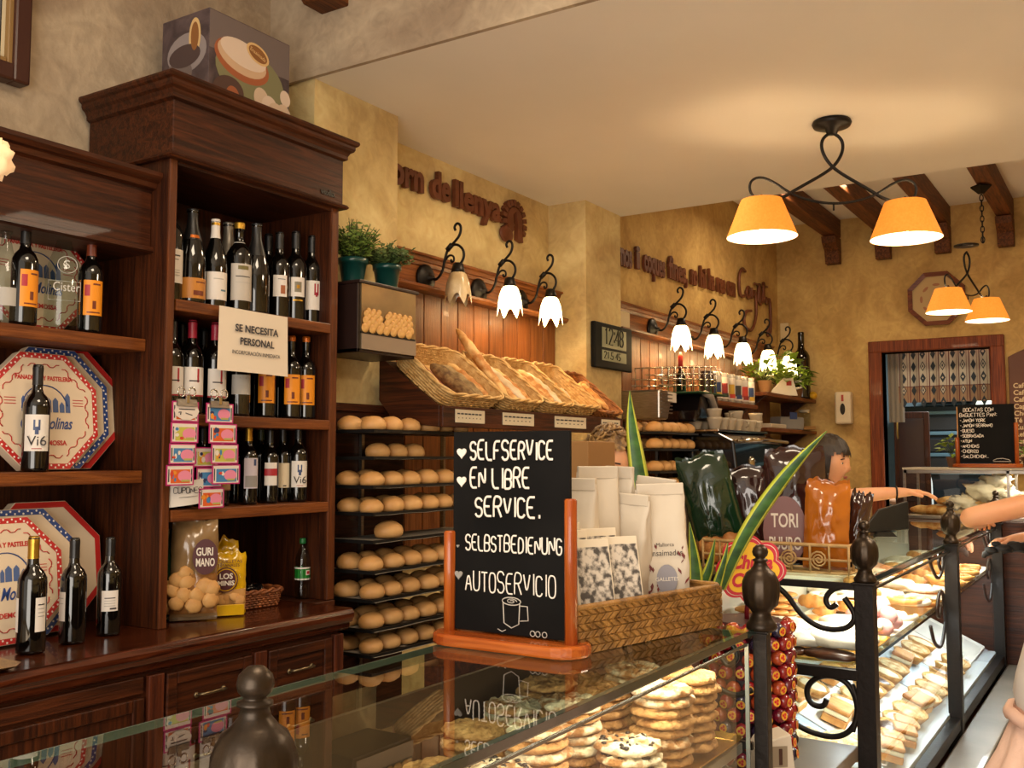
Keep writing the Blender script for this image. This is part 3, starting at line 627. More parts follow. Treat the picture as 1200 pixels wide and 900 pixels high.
# ================================================================ octagonal boxes
OR = plain('b8211f', .5); OB = plain('26407c', .5); OW = mat('box_card', 'd9c4a8', .55); OBK = plain('7e7d70', .6)
def octa(r, rot=22.5): return [(r*math.cos(R(rot+45*i)), r*math.sin(R(rot+45*i))) for i in range(8)]
def ring(m, r0, r1, y, mi=0):
    a = octa(r0); b = octa(r1); k = len(m.v)
    m.add([(p[0], y, p[1]) for p in a]+[(p[0], y, p[1]) for p in b], [(i, (i+1) % 8, 8+(i+1) % 8, 8+i) for i in range(8)], mi)
def octbox(cx, cz, Y, ap, label, band, dots, name='octagonal_box', print_=True, tilt=0, spin=0):
    r = ap/math.cos(R(22.5)); t = thing(name, label, 'box', (cx, Y, cz), group='octagonal pastry boxes on the left shelves', rot=(R(-7), R(spin), R(0)))
    m = M(); m.prism(octa(r), -.003, .035); m.build('lid', OW, t, .002)
    m = M(); ring(m, r*.99, r*.90, -.0035); m.build('border_band', band, t)
    if dots:
        m = M(); a = octa(r*.945)
        for i in range(8):
            p, q = Vector((*a[i], 0)), Vector((*a[(i+1) % 8], 0)); n = 11
            for k in range(n):
                c = p.lerp(q, (k+.5)/n); nrm = Vector((c.x, c.y, 0)).normalized()*r*.018*(1 if k % 2 else -1); c = c+nrm
                m.add([(c.x+.0032*math.cos(g*PI/3), -.004, c.y+.0032*math.sin(g*PI/3)) for g in range(6)], [(0, 1, 2, 3, 4, 5)])
        m.build('white_dots', WHITE, t, kind='stuff')
    if print_:
        m = M(); a = octa(r*.78)
        for i in range(8):
            p, q = Vector((*a[i], 0)), Vector((*a[(i+1) % 8], 0))
            for k in range(5):
                c = p.lerp(q, .14+k*.18); d = (q-p).normalized(); n2 = Vector((-d.y, d.x, 0))*(.004 if k % 2 else -.004)
                s0 = c-d*.009+n2; s1 = c+d*.009-n2
                m.tube([(s0.x, -.004, s0.y), (c.x+n2.x, -.004, c.y+n2.y), (s1.x, -.004, s1.y)], .0016, 4)
        m.build('garland_print', OR, t, kind='stuff')
        text('PANADERIA Y PASTELERIA', .017*ap/.16, OR, 'print', t, (0, -.0042, ap*.56), w=ap*1.05, extrude=.0002, offset=.0006)
        text('VALLDEMOSSA', .018*ap/.16, OR, 'print', t, (0, -.0042, -ap*.55), w=ap*.75, extrude=.0002, offset=.0006)
        text("Ca'n Molinas", .045*ap/.16, OB, 'print', t, (0, -.0042, -ap*.22), w=ap*.95, extrude=.0002, shear=.4, offset=.0008)
        m = M(); m.tube([(ap*.42*math.cos(R(q_)), -.004, ap*.02+ap*.42*math.sin(R(q_))) for q_ in range(10, 185, 12)], .0018, 4)
        m.build('arc_print', OB, t)
        m = M(); rr = random.Random(3); x = -ap*.42
        while x < ap*.42:
            w_ = rr.uniform(.01, .022)*ap/.16; h_ = rr.uniform(.015, .05)*ap/.16
            m.box(x, -.0042, ap*-.02, x+w_*.8, -.0035, ap*-.02+h_); x += w_
            m.prism([(x-w_, ap*-.02+h_), (x-w_*.2, ap*-.02+h_), (x-w_*.6, ap*-.02+h_+.01)], -.0042, -.0035)
        m.build('village_print', plain('4a5f8c', .6), t, kind='stuff')
        for sx in (-1, 1):
            m = M()
            for k in range(3): m.box(sx*ap*.62-.017, -.0042, ap*(.2-.05*k), sx*ap*.62+.017, -.0035, ap*(.2-.05*k)+.002)
            m.build('small_print', OR, t, kind='stuff')
    return t
# middle shelf: three nested
def oc(px, py, Y): return P(px, py, Y=Y)
for (px, py, Y, ap, lb, bd, dt, pr_, sp) in (
    (75, 478, 2.745, .188, 'largest octagonal box with plain red border, back of the middle left shelf', OR, 0, False, 0),
    (63, 484, 2.71, .180, 'octagonal box with blue dotted border between two red ones, middle left shelf', OB, 1, False, 0),
    (52, 487, 2.675, .170, 'octagonal box with red dotted border, front of the middle left shelf', OR, 1, True, 22),
    (50, 668, 2.72, .190, 'largest octagonal box with plain red border, behind the worktop bottles', OR, 0, False, 0),
    (24, 672, 2.68, .180, 'octagonal box with blue dotted border behind the worktop bottles', OB, 1, False, 0),
    (5, 682, 2.64, .172, 'octagonal box with red dotted border, frontmost on the worktop', OR, 1, True, 0)):
    q = oc(px, py, Y)
    zs = ZB if py > 600 else 1.457
    octbox(q.x, max(q.z, zs+ap+.004), Y, ap, lb, bd, dt, print_=pr_, spin=sp*0)
q = oc(42, 325, 2.74); octbox(q.x, 1.862+.169, 2.74, .165, 'octagonal box with red dotted border behind the top shelf bottles', OR, 1)
# metal tray at the left edge of the worktop
m = M(); cx, cy = 1.25, 2.44
for r0, z0, r1, z1 in ((.12, .004, .12, .007), (.12, .007, .165, .014), (.165, .014, .17, .012)): pass
a = [(.20, .10), (.165, .135), (-.165, .135), (-.20, .10), (-.20, -.10), (-.165, -.135), (.165, -.135), (.20, -.10)]
rings = [(.82, .002), (.84, .004), (.97, .012), (1.0, .0135), (1.0, .011), (.83, 0)]
vs = [(cx+p[0]*k, cy+p[1]*k, ZB+z_) for k, z_ in rings for p in a]
fs = [(j*8+i, j*8+(i+1) % 8, (j+1)*8+(i+1) % 8, (j+1)*8+i) for j in range(len(rings)-1) for i in range(8)]+[tuple(range(8))]
m.add(vs, fs); single('serving_tray', m, plain('b9a078', .22, 1), 'shallow brass-coloured tray lying at the left end of the worktop', 'tray')
# ================================================================ things on and in the tall cabinet
def disc(m, x, z, rx, rz, y, n=24, rot=0, mi=0):
    c, s_ = math.cos(rot), math.sin(rot)
    m.add([(x+rx*math.cos(2*PI*i/n)*c-rz*math.sin(2*PI*i/n)*s_, y, z+rx*math.cos(2*PI*i/n)*s_+rz*math.sin(2*PI*i/n)*c) for i in range(n)], [tuple(range(n))], mi)
t = thing('cardboard_box', 'printed cake gift box with eggs and a gold seal on top of the tall cabinet', 'box', (2.387, 2.72, 2.677))
bx, bz, bd = .187, .335, .12
M().box(-bx, -bd, 0, bx, bd, bz).build('carton', mat('box_print_grey', '3d3236', .35, 0, '5d4e50', 9, dist=2), t, .002)
PR = [plain('6f625f', .4), plain('c9a888', .4), plain('a05a38', .4), plain('d8c3b0', .4), plain('d6b27a', .35), plain('8a5a30', .4), plain('7d7a58', .4), plain('8f8483', .4)]
m = M(); m.box(-bx+.002, -bd-.0008, .2, bx-.002, -bd-.0003, bz-.004); m.build('sky_print', PR[0], t)
def pr(y, x, z, rx, rz, mt, rot=0, n=26): m = M(); disc(m, x, z, rx, rz, -bd-y, n, rot); m.build('picture_print', mt, t)
pr(.001, -.0, .15, .16, .10, PR[6], -.12); pr(.0013, -.04, .195, .125, .07, PR[2], -.12); pr(.0016, -.04, .205, .112, .056, PR[1], -.12)
pr(.0019, -.035, .222, .105, .045, PR[3], -.12); pr(.0022, .03, .245, .055, .033, PR[4], -.3); pr(.0025, .03, .245, .045, .025, PR[5], -.3)
text('Ensaimada', .02, PR[4], 'seal_lettering', t, (.03, -bd-.0028, .245), rot=(PI/2, .3, 0), w=.075, extrude=.0001)
for k, (x, z, a, b_) in enumerate(((.05, .09, .035, .04), (.165, .125, .025, .03), (.16, .06, .035, .042), (.09, .07, .038, .042), (.122, .05, .042, .046))): pr(.002+.0002*k, x, z, a, b_, PR[3] if k % 2 else plain('cdb59d', .4), .3)
pr(.0015, -.1, .07, .07, .055, plain('523a33', .4), .2); pr(.0018, -.08, .06, .03, .035, PR[2], .2)
pr(.0016, .07, .02, .08, .02, PR[3])
def prs(y, a, z, rx, rz, mt):
    m = M(); n = 22; m.add([(-bx-y, a+rx*math.cos(2*PI*i/n), z+rz*math.sin(2*PI*i/n)) for i in range(n)], [tuple(range(n))[::-1]]); m.build('side_print', mt, t)
prs(.0008, -.01, .2, .1, .07, PR[7]); prs(.001, .03, .13, .07, .05, PR[0]); prs(.0013, -.05, .25, .03, .065, PR[4]); prs(.0016, -.05, .25, .02, .05, PR[5]); prs(.001, -.03, .05, .08, .03, PR[3]); prs(.0014, 0, .19, .08, .04, plain('4a3a3a', .4))
# hiring notice ------------------------------------------------------
t = thing('notice', 'white paper notice reading SE NECESITA PERSONAL hung on the cabinet shelf edge', 'notice', (2.312, 2.482, 1.774), rot=(R(0), R(.3), 0))
m = M(); vs = []; n = 8
for j in range(n+1):
    for i in range(n+1):
        u, v = i/n, j/n; vs.append(((u-.5)*.307, -.004-.006*(1-v)*(u-.3)**2-.004*math.sin(u*3+v), v*.207+.004*math.sin(u*PI)*(v-.5)*-.6))
m.add(vs, [(j*(n+1)+i, j*(n+1)+i+1, (j+1)*(n+1)+i+1, (j+1)*(n+1)+i) for j in range(n) for i in range(n)], 0, True); m.build('paper', plain('dccdb8', .7), t)
INKB = plain('2b2a33', .6)
text('SE NECESITA', .033, INKB, 'lettering', t, (.004, -.0135, .142), w=.19, offset=.0008, extrude=.0002)
text('PERSONAL', .033, INKB, 'lettering', t, (.006, -.0135, .1), w=.15, offset=.0008, extrude=.0002)
text('INCORPORACIÓN INMEDIATA', .018, INKB, 'lettering', t, (.004, -.0135, .063), w=.21, extrude=.0002)
# ticket strips ------------------------------------------------------
MAG = plain('b02468', .5); TC = [plain('b9b04a', .5), plain('3f79a8', .5), plain('cf5a1e', .5)]; PINK = plain('d9829c', .5)
TW = plain('d8ccc0', .5); NAVY = plain('26315a', .5); TRED = plain('c23a28', .5)
def strip(name_lbl, x, ztop, wd, n, slant, heads, yy=2.455, hh=.064, clip=True, y2=0):
    t = thing('ticket_strip', name_lbl, 'tickets', (x, yy, ztop), group='ticket strips clipped to the shelf')
    for k in range(n):
        z0 = -(k+1)*hh; xo = slant*(k+.5); yt = -.004*math.sin(k*1.3)+y2*k
        c = M(); c.T = Matrix.Translation((xo, yt, z0)) @ Matrix.Rotation(R(-2 if slant else 1)*(k % 2), 4, 'Z')
        c.box(-wd/2, -.0006, .001, wd/2, .0006, hh-.001); tk = c.build('ticket', MAG, t)
        def fl(x0, z0_, x1, z1_, mt, dy):
            q = M(); q.T = c.T; q.box(x0, -.0006-dy, z0_, x1, -.0004-dy, z1_); q.build('ticket_print', mt, tk)
        bgm = TC[(heads+k) % 3]
        fl(-wd/2+.005, .005, wd/2-.005, hh-.005, TW, .0002); fl(-wd/2+.016, .008, wd/2-.014, hh-.015, bgm, .0005)
        q = M(); q.T = c.T; disc(q, .016, hh*.45, .025, .017, -.0016, 18); q.build('ticket_print', PINK, tk)
        rr = random.Random(k+heads*7)
        for _ in range(5):
            q = M(); q.T = c.T; disc(q, rr.uniform(-.034, -.01), rr.uniform(.015, .045), rr.uniform(.004, .009), rr.uniform(.004, .01), -.0014-.0001*_, 8); q.build('ticket_print', rr.choice((NAVY, TRED, TW, TC[1], plain('d98a2b', .5))), tk)
        fl(.004, .012, .034, .018, plain('a9a35a', .5), .0013)
        for s_ in (-1, 1): fl(s_*(wd/2-.009)-.002, .012, s_*(wd/2-.009)+.002, hh-.014, INKB, .0008)
    if clip:
        c = thing('bulldog_clip', 'steel bulldog clip holding the %s ticket strip' % ('left' if x < 2.07 else 'right'), 'clip', (x+.0, yy-.002, ztop-.016), group='clips on the shelf')
        m = M(); m.prism([(-.008, 0), (-.003, .022), (.003, .022), (.008, 0)], -.037, .037, 'x'); m.build('jaw', STEEL, c, .001)
        for s_ in (-1, 1): M().tube([(s_*.004+.013*s_+.013*math.cos(a_*PI/6), -.004*s_, .044+.014*math.sin(a_*PI/6)) for a_ in range(12)], .0028, 6, closed=True).build('finger_loop', CHROME, c)
        M().box(-.006, -.008, .01, .006, .0, .034).build('hinge', CHROME, c, .001)
    return t
s1 = strip('left strip of four pink edged lottery tickets with a white header, clipped to the shelf', 2.022, 1.668, .1, 4, -.004, 2)
q = M(); disc(q, -.0, -.03, .047, .028, -.004, 10); q.build('white_header', TW, s1)
m = M(); m.box(-.03, -.005, -.026, .03, -.0045, -.023); m.tube([(-.03, -.005, -.035), (-.022, -.005, -.033), (-.024, -.005, -.042)], .0015, 4); m.tube([(-.005, -.005, -.036), (.02, -.005, -.042)], .0012, 4); m.build('header_print', INKB, s1, kind='stuff')
strip('right strip of four pink edged lottery tickets hanging from a clip', 2.148, 1.668, .11, 4, .011, 1)
strip('loose lottery tickets hanging slanted behind the two front strips', 2.125, 1.53, .1, 3, .008, 0, yy=2.485, clip=False, y2=-.004)
t = thing('paper_tag', 'curled white paper tag with handwriting below the left ticket strip', 'tag', (2.06, 2.49, 1.345), rz=R(-14))
m = M(); n = 6; vs = [((i/n-.5)*.11, -.012*math.sin(i/n*PI), j*.075+.012*(i/n)) for j in (0, 1) for i in range(n+1)]
m.add(vs, [(i, i+1, n+2+i, n+1+i) for i in range(n)], 0, True); m.build('paper', plain('cdc6bd', .6), t)
m = M(); strokes(m, 'CUPONES', -.048, .043, .018, -.0145, .001, 1.2); m.tube([(-.03, -.014, .03), (.03, -.014, .034)], .0008, 4); m.build('handwriting', INKB, t)

# ---------------------------------------------------------------- snack bags
def bag(name, label, loc, wd, ht, dp, film, rz=-25, tilt=0, group=None, lower=None, low=.4, seed=1, crimp=True, cat='bag', lean=0, pleat=0):
    t = thing(name, label, cat, loc, group=group, rot=(R(lean), R(tilt), R(rz)))
    nx, nz = 22, 30; m = M(); vs = []
    for side in (-1, 1):
        for j in range(nz+1):
            v = j/nz
            for i in range(nx+1):
                u = i/nx; prof = (max(0, math.sin(PI*u)))**.55*(max(0, math.sin(PI*min(1, max(0, (v-.04)/.9)))))**.45
                wr = noise.noise(Vector((u*5+seed, v*6, side)))*.22+noise.noise(Vector((u*13, v*9+seed, side)))*.08+noise.noise(Vector((u*22+seed, v*4, side)))*.10*(v**2)+noise.noise(Vector((u*4, v*24+seed, side)))*.06
                x = (u-.5)*wd*(.97-.05*max(0, v-.9)*10+.03*noise.noise(Vector((v*14, u*3, seed)))+.03*noise.noise(Vector((v*6, seed, 0))))
                vs.append((x, side*(dp/2*prof*(1+wr))+.004*math.sin(u*9+seed)*(v > .9), v*ht+(.006*math.sin(u*9+seed)+.02*noise.noise(Vector((u*7, seed, 0))))*max(0, v-.8)*5))
    k = (nx+1)*(nz+1); fs = []; mis = []
    for s_ in (0, 1):
        for j in range(nz):
            for i in range(nx):
                a = s_*k+j*(nx+1)+i; q = (a, a+1, a+nx+2, a+nx+1); fs.append(q if s_ == 0 else q[::-1]); mis.append(1 if lower and j/nz < low and j > 1 else 0)
    b = len(m.v); m.add(vs, fs, 0, True); m.mi = mis
    m.build('film', [film, lower or film], t)
    return t
def biscuits(t, pts, r, mt, y, nm='biscuit', flat=.35):
    for (x, z, a) in pts:
        m = M(); m.ell((0, 0, 0), (r, r*flat, r*.92), 12, 8, rough=.25, fr=3, seed=x*90); m.T = Matrix()
        o = m.build(nm, mt, t); o.location = (x, y, z); o.rotation_euler = (a*.3, a, a*.5)
FB = mat('beige_film', '7d6140', .22, 0, '94754d', 6, coat=.5); FG = mat('green_film', '0d2616', .15, 0, '17351f', 5, coat=.7); FY = mat('yellow_film', 'b98d08', .2, 0, 'd0a312', 6, coat=.6)
FBR = mat('brown_film', '241010', .14, 0, '3a1c17', 5, coat=.8); FO = mat('orange_film', '9c5410', .18, 0, 'b76a18', 5, coat=.7); COOK = mat('biscuit', 'b07a3c', .6, 0, 'c99a5c', 12, .2, 40)
LOGO = plain('4a1c1e', .4); LW = plain('d9cdbd', .5)
gb = 'snack bags in the tall cabinet'
t = bag('snack_bag', 'dark green snack bag half hidden by the cabinet stile', (2.045, 2.62, ZB+.004), .12, .29, .07, FG, lower=COOK, low=.42, seed=3, group=gb, rz=-30)
biscuits(t, [(-.02, .07, .4), (.03, .09, 1), (.0, .11, 2), (.03, .05, .2), (-.03, .12, .7)], .026, COOK, -.035)
t = bag('snack_bag', 'tall beige and clear bag of round biscuits with a dark round logo', (2.135, 2.535, ZB+.004), .145, .315, .09, FB, lower=mat('bag_biscuit_film', '7a4f28', .25, 0, 'a8753f', 14, .3, coat=.6), low=.45, seed=5, group=gb, rz=-38)
biscuits(t, [(-.05, .13, .3), (-.02, .12, 1), (.03, .11, .2), (-.06, .10, 2), (-.03, .085, .5), (.01, .08, 1.2), (.05, .1, .1), (-.05, .06, .9), (0, .05, .4), (.05, .065, 1.4), (-.025, .15, .8)], .027, COOK, -.036)
q = M(); disc(q, .030, .2, .038, .055, -.052, 28); q.build('logo', LOGO, t)
text('GURI', .034, LW, 'logo_lettering', t, (.028, -.0535, .215), w=.05, extrude=.0004, offset=.0008); text('MANO', .034, LW, 'logo_lettering', t, (.030, -.0535, .182), w=.056, extrude=.0004, offset=.0008)
for k, (x_, y_, h_, lb, rz_) in enumerate(((2.305, 2.62, .235, 'yellow snack bag with round brown logo, the rear of the two yellow ones', -25), (2.262, 2.54, .205, 'yellow snack bag with round brown logo, the front of the two yellow ones', -34))):
    t = bag('snack_bag', lb, (x_, y_, ZB+.004), .14, h_, .06, FY, lower=COOK if k == 1 else FY, low=.4, seed=8+k, group=gb, rz=rz_)
    q = M(); disc(q, .0, h_*.56, .038, .04, -.036, 26); q.build('logo', LOGO, t); q = M(); disc(q, 0, h_*.56, .034, .036, -.0365, 26); q.build('logo_ring', FY, t); q = M(); disc(q, 0, h_*.56, .031, .033, -.037, 26); q.build('logo_field', LOGO, t)
    text('LOS', .024, LW, 'logo_lettering', t, (0, -.038, h_*.56+.011), extrude=.0003, offset=.0006); text('MINIS', .021, LW, 'logo_lettering', t, (0, -.038, h_*.56-.011), extrude=.0003, offset=.0006, w=.052)
    text('ROSQUILLETAS', .014, LOGO, 'lettering', t, (0, -.03, h_*.84), w=.1, extrude=.0002); text('ARTESANALES', .014, LOGO, 'lettering', t, (0, -.031, h_*.78), w=.085, extrude=.0002)
    if k:
        biscuits(t, [(-.04, .06, 1), (-.01, .05, .3), (.03, .06, 2), (.045, .045, .5), (-.02, .072, .7), (.015, .07, 1)], .02, COOK, -.022)
        M().box(-.06, -.032, .0, .06, -.028, .035).build('lower_band', FY, t, .004)
t = bag('snack_bag', 'brown snack bag standing in shadow behind the yellow ones', (2.25, 2.74, ZB+.004), .14, .26, .06, mat('tan_dark_film', '4a2a16', .3, coat=.4), seed=12, group=gb)
# ---------------------------------------------------------------- woven baskets
def rrect(w_, d_, r, n=6):
    pts = []
    for cx, cy, a0 in ((w_/2-r, d_/2-r, 0), (-w_/2+r, d_/2-r, 90), (-w_/2+r, -d_/2+r, 180), (w_/2-r, -d_/2+r, 270)):
        for i in range(n+1):
            a = R(a0+90*i/n); pts.append(Vector((cx+r*math.cos(a), cy+r*math.sin(a), 0)))
    return pts
def resample(pts, n, closed=True):
    P2 = pts+[pts[0]] if closed else pts; d = [0]
    for a, b in zip(P2, P2[1:]): d.append(d[-1]+(b-a).length)
    out = []; j = 0
    for i in range(n):
        s_ = d[-1]*i/(n if closed else n-1)
        while j < len(d)-2 and d[j+1] < s_: j += 1
        t_ = (s_-d[j])/max(d[j+1]-d[j], 1e-9); out.append(P2[j].lerp(P2[j+1], t_))
    return out
BKM = {}
def basket_parts(t, w_, d_, h, m1, flare=1.15, rows=7, key=None, wk=.0042):
    key = key or (round(w_, 2), round(d_, 2), round(h, 2), m1.name)
    if key in BKM:
        for nm, me in BKM[key]: put(nm, me, t)
        return
    n = 64; base = resample(rrect(w_, d_, min(w_, d_)*.18), n); res = []
    m = M()
    for r in range(rows):
        v = (r+.5)/rows; k = 1+(flare-1)*v
        m.tube([Vector((p.x*k, p.y*k, v*h))+Vector((p.x, p.y, 0)).normalized()*(.003 if (i+r) % 2 else -.003) for i, p in enumerate(base)], wk, 5, closed=True)
    res.append(('weave', m.build('weave', m1, t)))
    m = M()
    for i in range(0, n, 2):
        p = base[i]; m.tube([(p.x, p.y, 0), (p.x*flare, p.y*flare, h)], .003, 5)
    m.build('stakes', m1, t, kind='stuff'); res.append(('stakes', None))
    m = M()
    for ph in (0, PI): m.tube([Vector((p.x*flare, p.y*flare, h))+Vector((p.x, p.y, 0)).normalized()*.005*math.cos(i*.8+ph)+Vector((0, 0, .005*math.sin(i*.8+ph))) for i, p in enumerate(base)], .0058, 6, closed=True)
    m.build('rim', m1, t)
    m = M(); m.add([p*.995 for p in base]+[p*.995+Vector((0, 0, .006)) for p in base], [tuple(range(n))[::-1], tuple(range(n, 2*n))]+[(i, (i+1) % n, n+(i+1) % n, n+i) for i in range(n)]); m.build('bottom', m1, t)
    # inner skin so that the weave does not look through
    m = M(); m.add([p*.98 for p in base]+[Vector((p.x*flare*.975, p.y*flare*.975, h)) for p in base], [(i, (i+1) % n, n+(i+1) % n, n+i) for i in range(n)], 0, True); m.build('inner_weave', m1, t)
    BKM[key] = [(c.name.split('.')[0], c.data) for c in t.children]
DWICK = mat('brown_wicker', '5a2c12', .5, 0, '8a4c22', 30, .3, 90)
t = thing('wicker_basket', 'small brown wicker basket holding black packets on the worktop', 'basket', (2.43, 2.62, ZB+.002), R(-4)); basket_parts(t, .19, .12, .055, DWICK)
BP = mat('black_packet', '0e0b0c', .2, coat=.5)
for k in range(5):
    m = M(); m.ell((0, 0, 0), (.034, .02, .011), 10, 6, rough=.3, fr=4, seed=k)
    o = single('sweet_packet', m, BP, '%s black sweet packet from the left in the brown basket on the worktop' % ORD[k], 'packet', 'black packets in the brown basket'); o.location = (2.37+k*.027, 2.61+.02*(k % 2), ZB+.045+.006*(k % 2)); o.rotation_euler = (.2, .2*k, k)
# ================================================================ steel fronted case with rolls, herb pots
xa, xb, ya = 2.805, 3.15, 2.45; zb_, zt_ = 1.89, 2.15
t = thing('bread_warmer', 'steel fronted case showing rows of small rolls beside the cabinet', 'case', ((xa+xb)/2, 2.57, zb_))
m = M(); m.box(xa, ya+.01, zb_, xa+.015, 2.685, zt_); m.box(xb-.015, ya+.01, zb_, xb, 2.685, zt_); m.box(xa, ya+.01, zb_, xb, 2.685, zb_+.015); m.box(xa-.005, ya-.004, zt_, xb+.01, 2.685, zt_+.012); m.box(xa, 2.67, zb_, xb, 2.685, zt_)
m.build('case', plain('241410', .4), t, .002, world=True)
M().box(xa+.012, ya+.002, zb_+.012, xb-.004, ya+.009, zt_).build('steel_front', mat('warm_steel', '8a7a60', .3, .9, 'b39c74', 4), t, world=True)
M().box(xa+.012, ya-.001, zb_+.012, xb-.004, ya+.001, zb_+.075).build('counter_print', plain('8d7a66', .5), t, world=True)
m1_ = M().ell((0, 0, 0), (.021, .006, .018), 12, 8).build('roll_print', mat('roll_print', 'b9823f', .5, 0, 'dcae68', 30), None); rd = m1_.data; bpy.data.objects.remove(m1_)
for cx, nn in ((2.875, 3), (3.0, 3), (3.095, 2)):
    M().box(cx-.066 if nn == 3 else cx-.04, ya-.002, zb_+.07, cx+.058 if nn == 3 else cx+.045, ya+.0005, zb_+.078).build('tray_print', BLACK, t, world=True)
    for r in range(6):
        k = .93**r
        for c in range(nn):
            o = put('roll_print', rd, t); o.location = (cx+(c-1+(.35 if r % 2 else 0))*.043*k-t.location.x, ya-.004+r*.0006-t.location.y, zb_+.092+.085*(1-k)/(1-.93**6)*.9-t.location.z); o.scale = (k, 1, k)
def herb(name, label, loc, potm, r, h, fr_, fh, leafm, n, blade, group=None, seed=0, droop=0):
    t = thing(name, label, 'plant', loc, group=group); rr = random.Random(seed)
    M().lathe([(r*.72, 0), (r*.74, .004), (r*.97, h*.8), (r*1.05, h*.8), (r*1.08, h), (r*.98, h), (r*.95, h*.86), (0, h*.86)], 22).build('pot', potm, t)
    st = M(); lf = M()
    for i in range(n):
        a = rr.uniform(0, 2*PI); q = rr.random()**.5; L_ = fh*rr.uniform(.65, 1.05)*(1-.35*q)
        b0 = Vector((math.cos(a)*q*r*.5, math.sin(a)*q*r*.5, h*.86)); e = Vector((math.cos(a)*q*fr_, math.sin(a)*q*fr_, h+L_))
        mid = b0.lerp(e, .5)+Vector((0, 0, .02)); st.tube([b0, mid, e+Vector((0, 0, -droop*q))], .0011, 4)
        for k in range(8):
            p = b0.lerp(e, .25+.75*k/8)+Vector((0, 0, -droop*q*k/8)); an = rr.uniform(0, 2*PI); up = rr.uniform(.1, .9)
            d = Vector((math.cos(an), math.sin(an), up)).normalized(); sd = d.orthogonal().normalized()*blade*.32; bl = blade*rr.uniform(.7, 1.2)
            lf.add([p, p+d*bl*.5+sd, p+d*bl+Vector((0, 0, -bl*.15)), p+d*bl*.5-sd], [(0, 1, 2, 3)])
    st.build('stems', plain('3c4a1e', .7), t, kind='stuff'); lf.build('foliage', leafm, t, kind='stuff')
    return t
POT = mat('teal_pot', '0b3330', .3, 0, '114640', 5, coat=.3); LF1 = mat('herb_leaf', '4f6a24', .55, 0, '7f9440', 20); LF2 = mat('herb_leaf_dark', '3b5426', .55, 0, '6c8045', 20)
herb('potted_herb', 'bushy upright green herb in a dark teal pot, left of the pair', (2.905, 2.575, zt_+.013), POT, .055, .105, .11, .17, LF1, 110, .026, 'herbs in teal pots', 1)
herb('potted_herb', 'drooping darker green herb in a dark teal pot, right of the pair', (3.10, 2.565, zt_+.013), POT, .055, .11, .125, .12, LF2, 110, .026, 'herbs in teal pots', 2, .03)
struct('trim_5', M().box(XD+.0, 2.655, 0, 3.33, 2.688, 1.70).box(XD, 2.64, 1.68, 3.34, 2.688, 1.71), WX)
# ================================================================ bread racks
def make_bun(seed, mt, r=.05, k=1.1):
    m = M(); m.ell((0, 0, 0), (r*k, r*.92, r*.72), 18, 12, rough=.06, fr=3, seed=seed, flat=.55)
    m.v = [(x, y, z+.55*r*.72) for x, y, z in m.v]
    o = m.build('bread_roll', mt); return o
TRAYM = plain('1c1a19', .45, .4); PAPER = plain('8e8578', .7)
buns = [make_bun(i, BUN) for i in range(3)]
for b in buns: tag(b, 'x', 'bread')
used = [0]
def put_bun(loc, label, group, sc=1, rz=0, src=None):
    lst = src or buns; i = used[0] % len(lst); used[0] += 1
    o = lst[i].copy(); COL.objects.link(o); o.location = loc; o.rotation_euler = (0, 0, rz); o.scale = (sc,)*3
    o['label'] = label; o['group'] = group; return o
rk = thing('bread_rack', 'dark rack of nine bread trays between the tall cabinet and the chalkboard', 'rack', (3.2, 2.54, 0))
for x in (3.05, 3.6):
    for y in (2.645,): M().box(x-.008, y-.008, 0, x+.008, y+.008, 1.64).build('upright', STEEL, rk, world=True)
zs = (1.601, 1.50, 1.392, 1.292, 1.19, 1.078, .974, .866, .775)
fill = (6, 0, 6, 6, 1, 6, 6, 6, 6)
for ti, (z, fn) in enumerate(zip(zs, fill)):
    m = M(); m.box(2.845, 2.41, z-.012, 3.62, 2.65, z-.006); m.box(2.845, 2.406, z-.012, 3.62, 2.411, z+.001); m.box(2.841, 2.406, z-.012, 2.846, 2.65, z+.001)
    o = m.build('tray', TRAYM, rk, world=True)
    m = M(); m.T = Matrix.Translation((0, 0, z-.004)); nn = 10
    vs = [(2.852+.76*i/nn, 2.40+.24*j/3, .0015*math.sin(i*2+j+ti)-(.006 if j == 0 else 0)) for j in range(4) for i in range(nn+1)]
    m.add(vs, [(j*(nn+1)+i, j*(nn+1)+i+1, (j+1)*(nn+1)+i+1, (j+1)*(nn+1)+i) for j in range(3) for i in range(nn)], 0, True); m.build('baking_paper', PAPER, rk, world=True)
    if ti == 4:
        put_bun((3.01, 2.47, z), 'single floury roll alone on the fifth tray of the near bread rack', 'rolls on the near bread rack', 1.15)
        continue
    for c in range(fn):
        for r_ in range(2):
            jx, jy = random.uniform(-.008, .008), random.uniform(-.006, .006)
            lb = '%s roll from left, %s row of tray %s from the top, near bread rack' % (ORD[c], ('front', 'back')[r_], ORD[ti])
            put_bun((2.905+c*.112+jx, 2.465+r_*.115+jy, z-.002), lb.replace('tray ', 'the ').replace(' from the top', ' tray'), 'rolls on the near bread rack', random.uniform(.95, 1.08), random.uniform(-.3, .3))
for b in buns: b.location = (3.0+.11*buns.index(b), 2.52, 1.50-.002); b['label'] = 'roll on the almost empty second tray of the near bread rack, %s of three' % ORD[buns.index(b)]; b['group'] = 'rolls on the near bread rack'
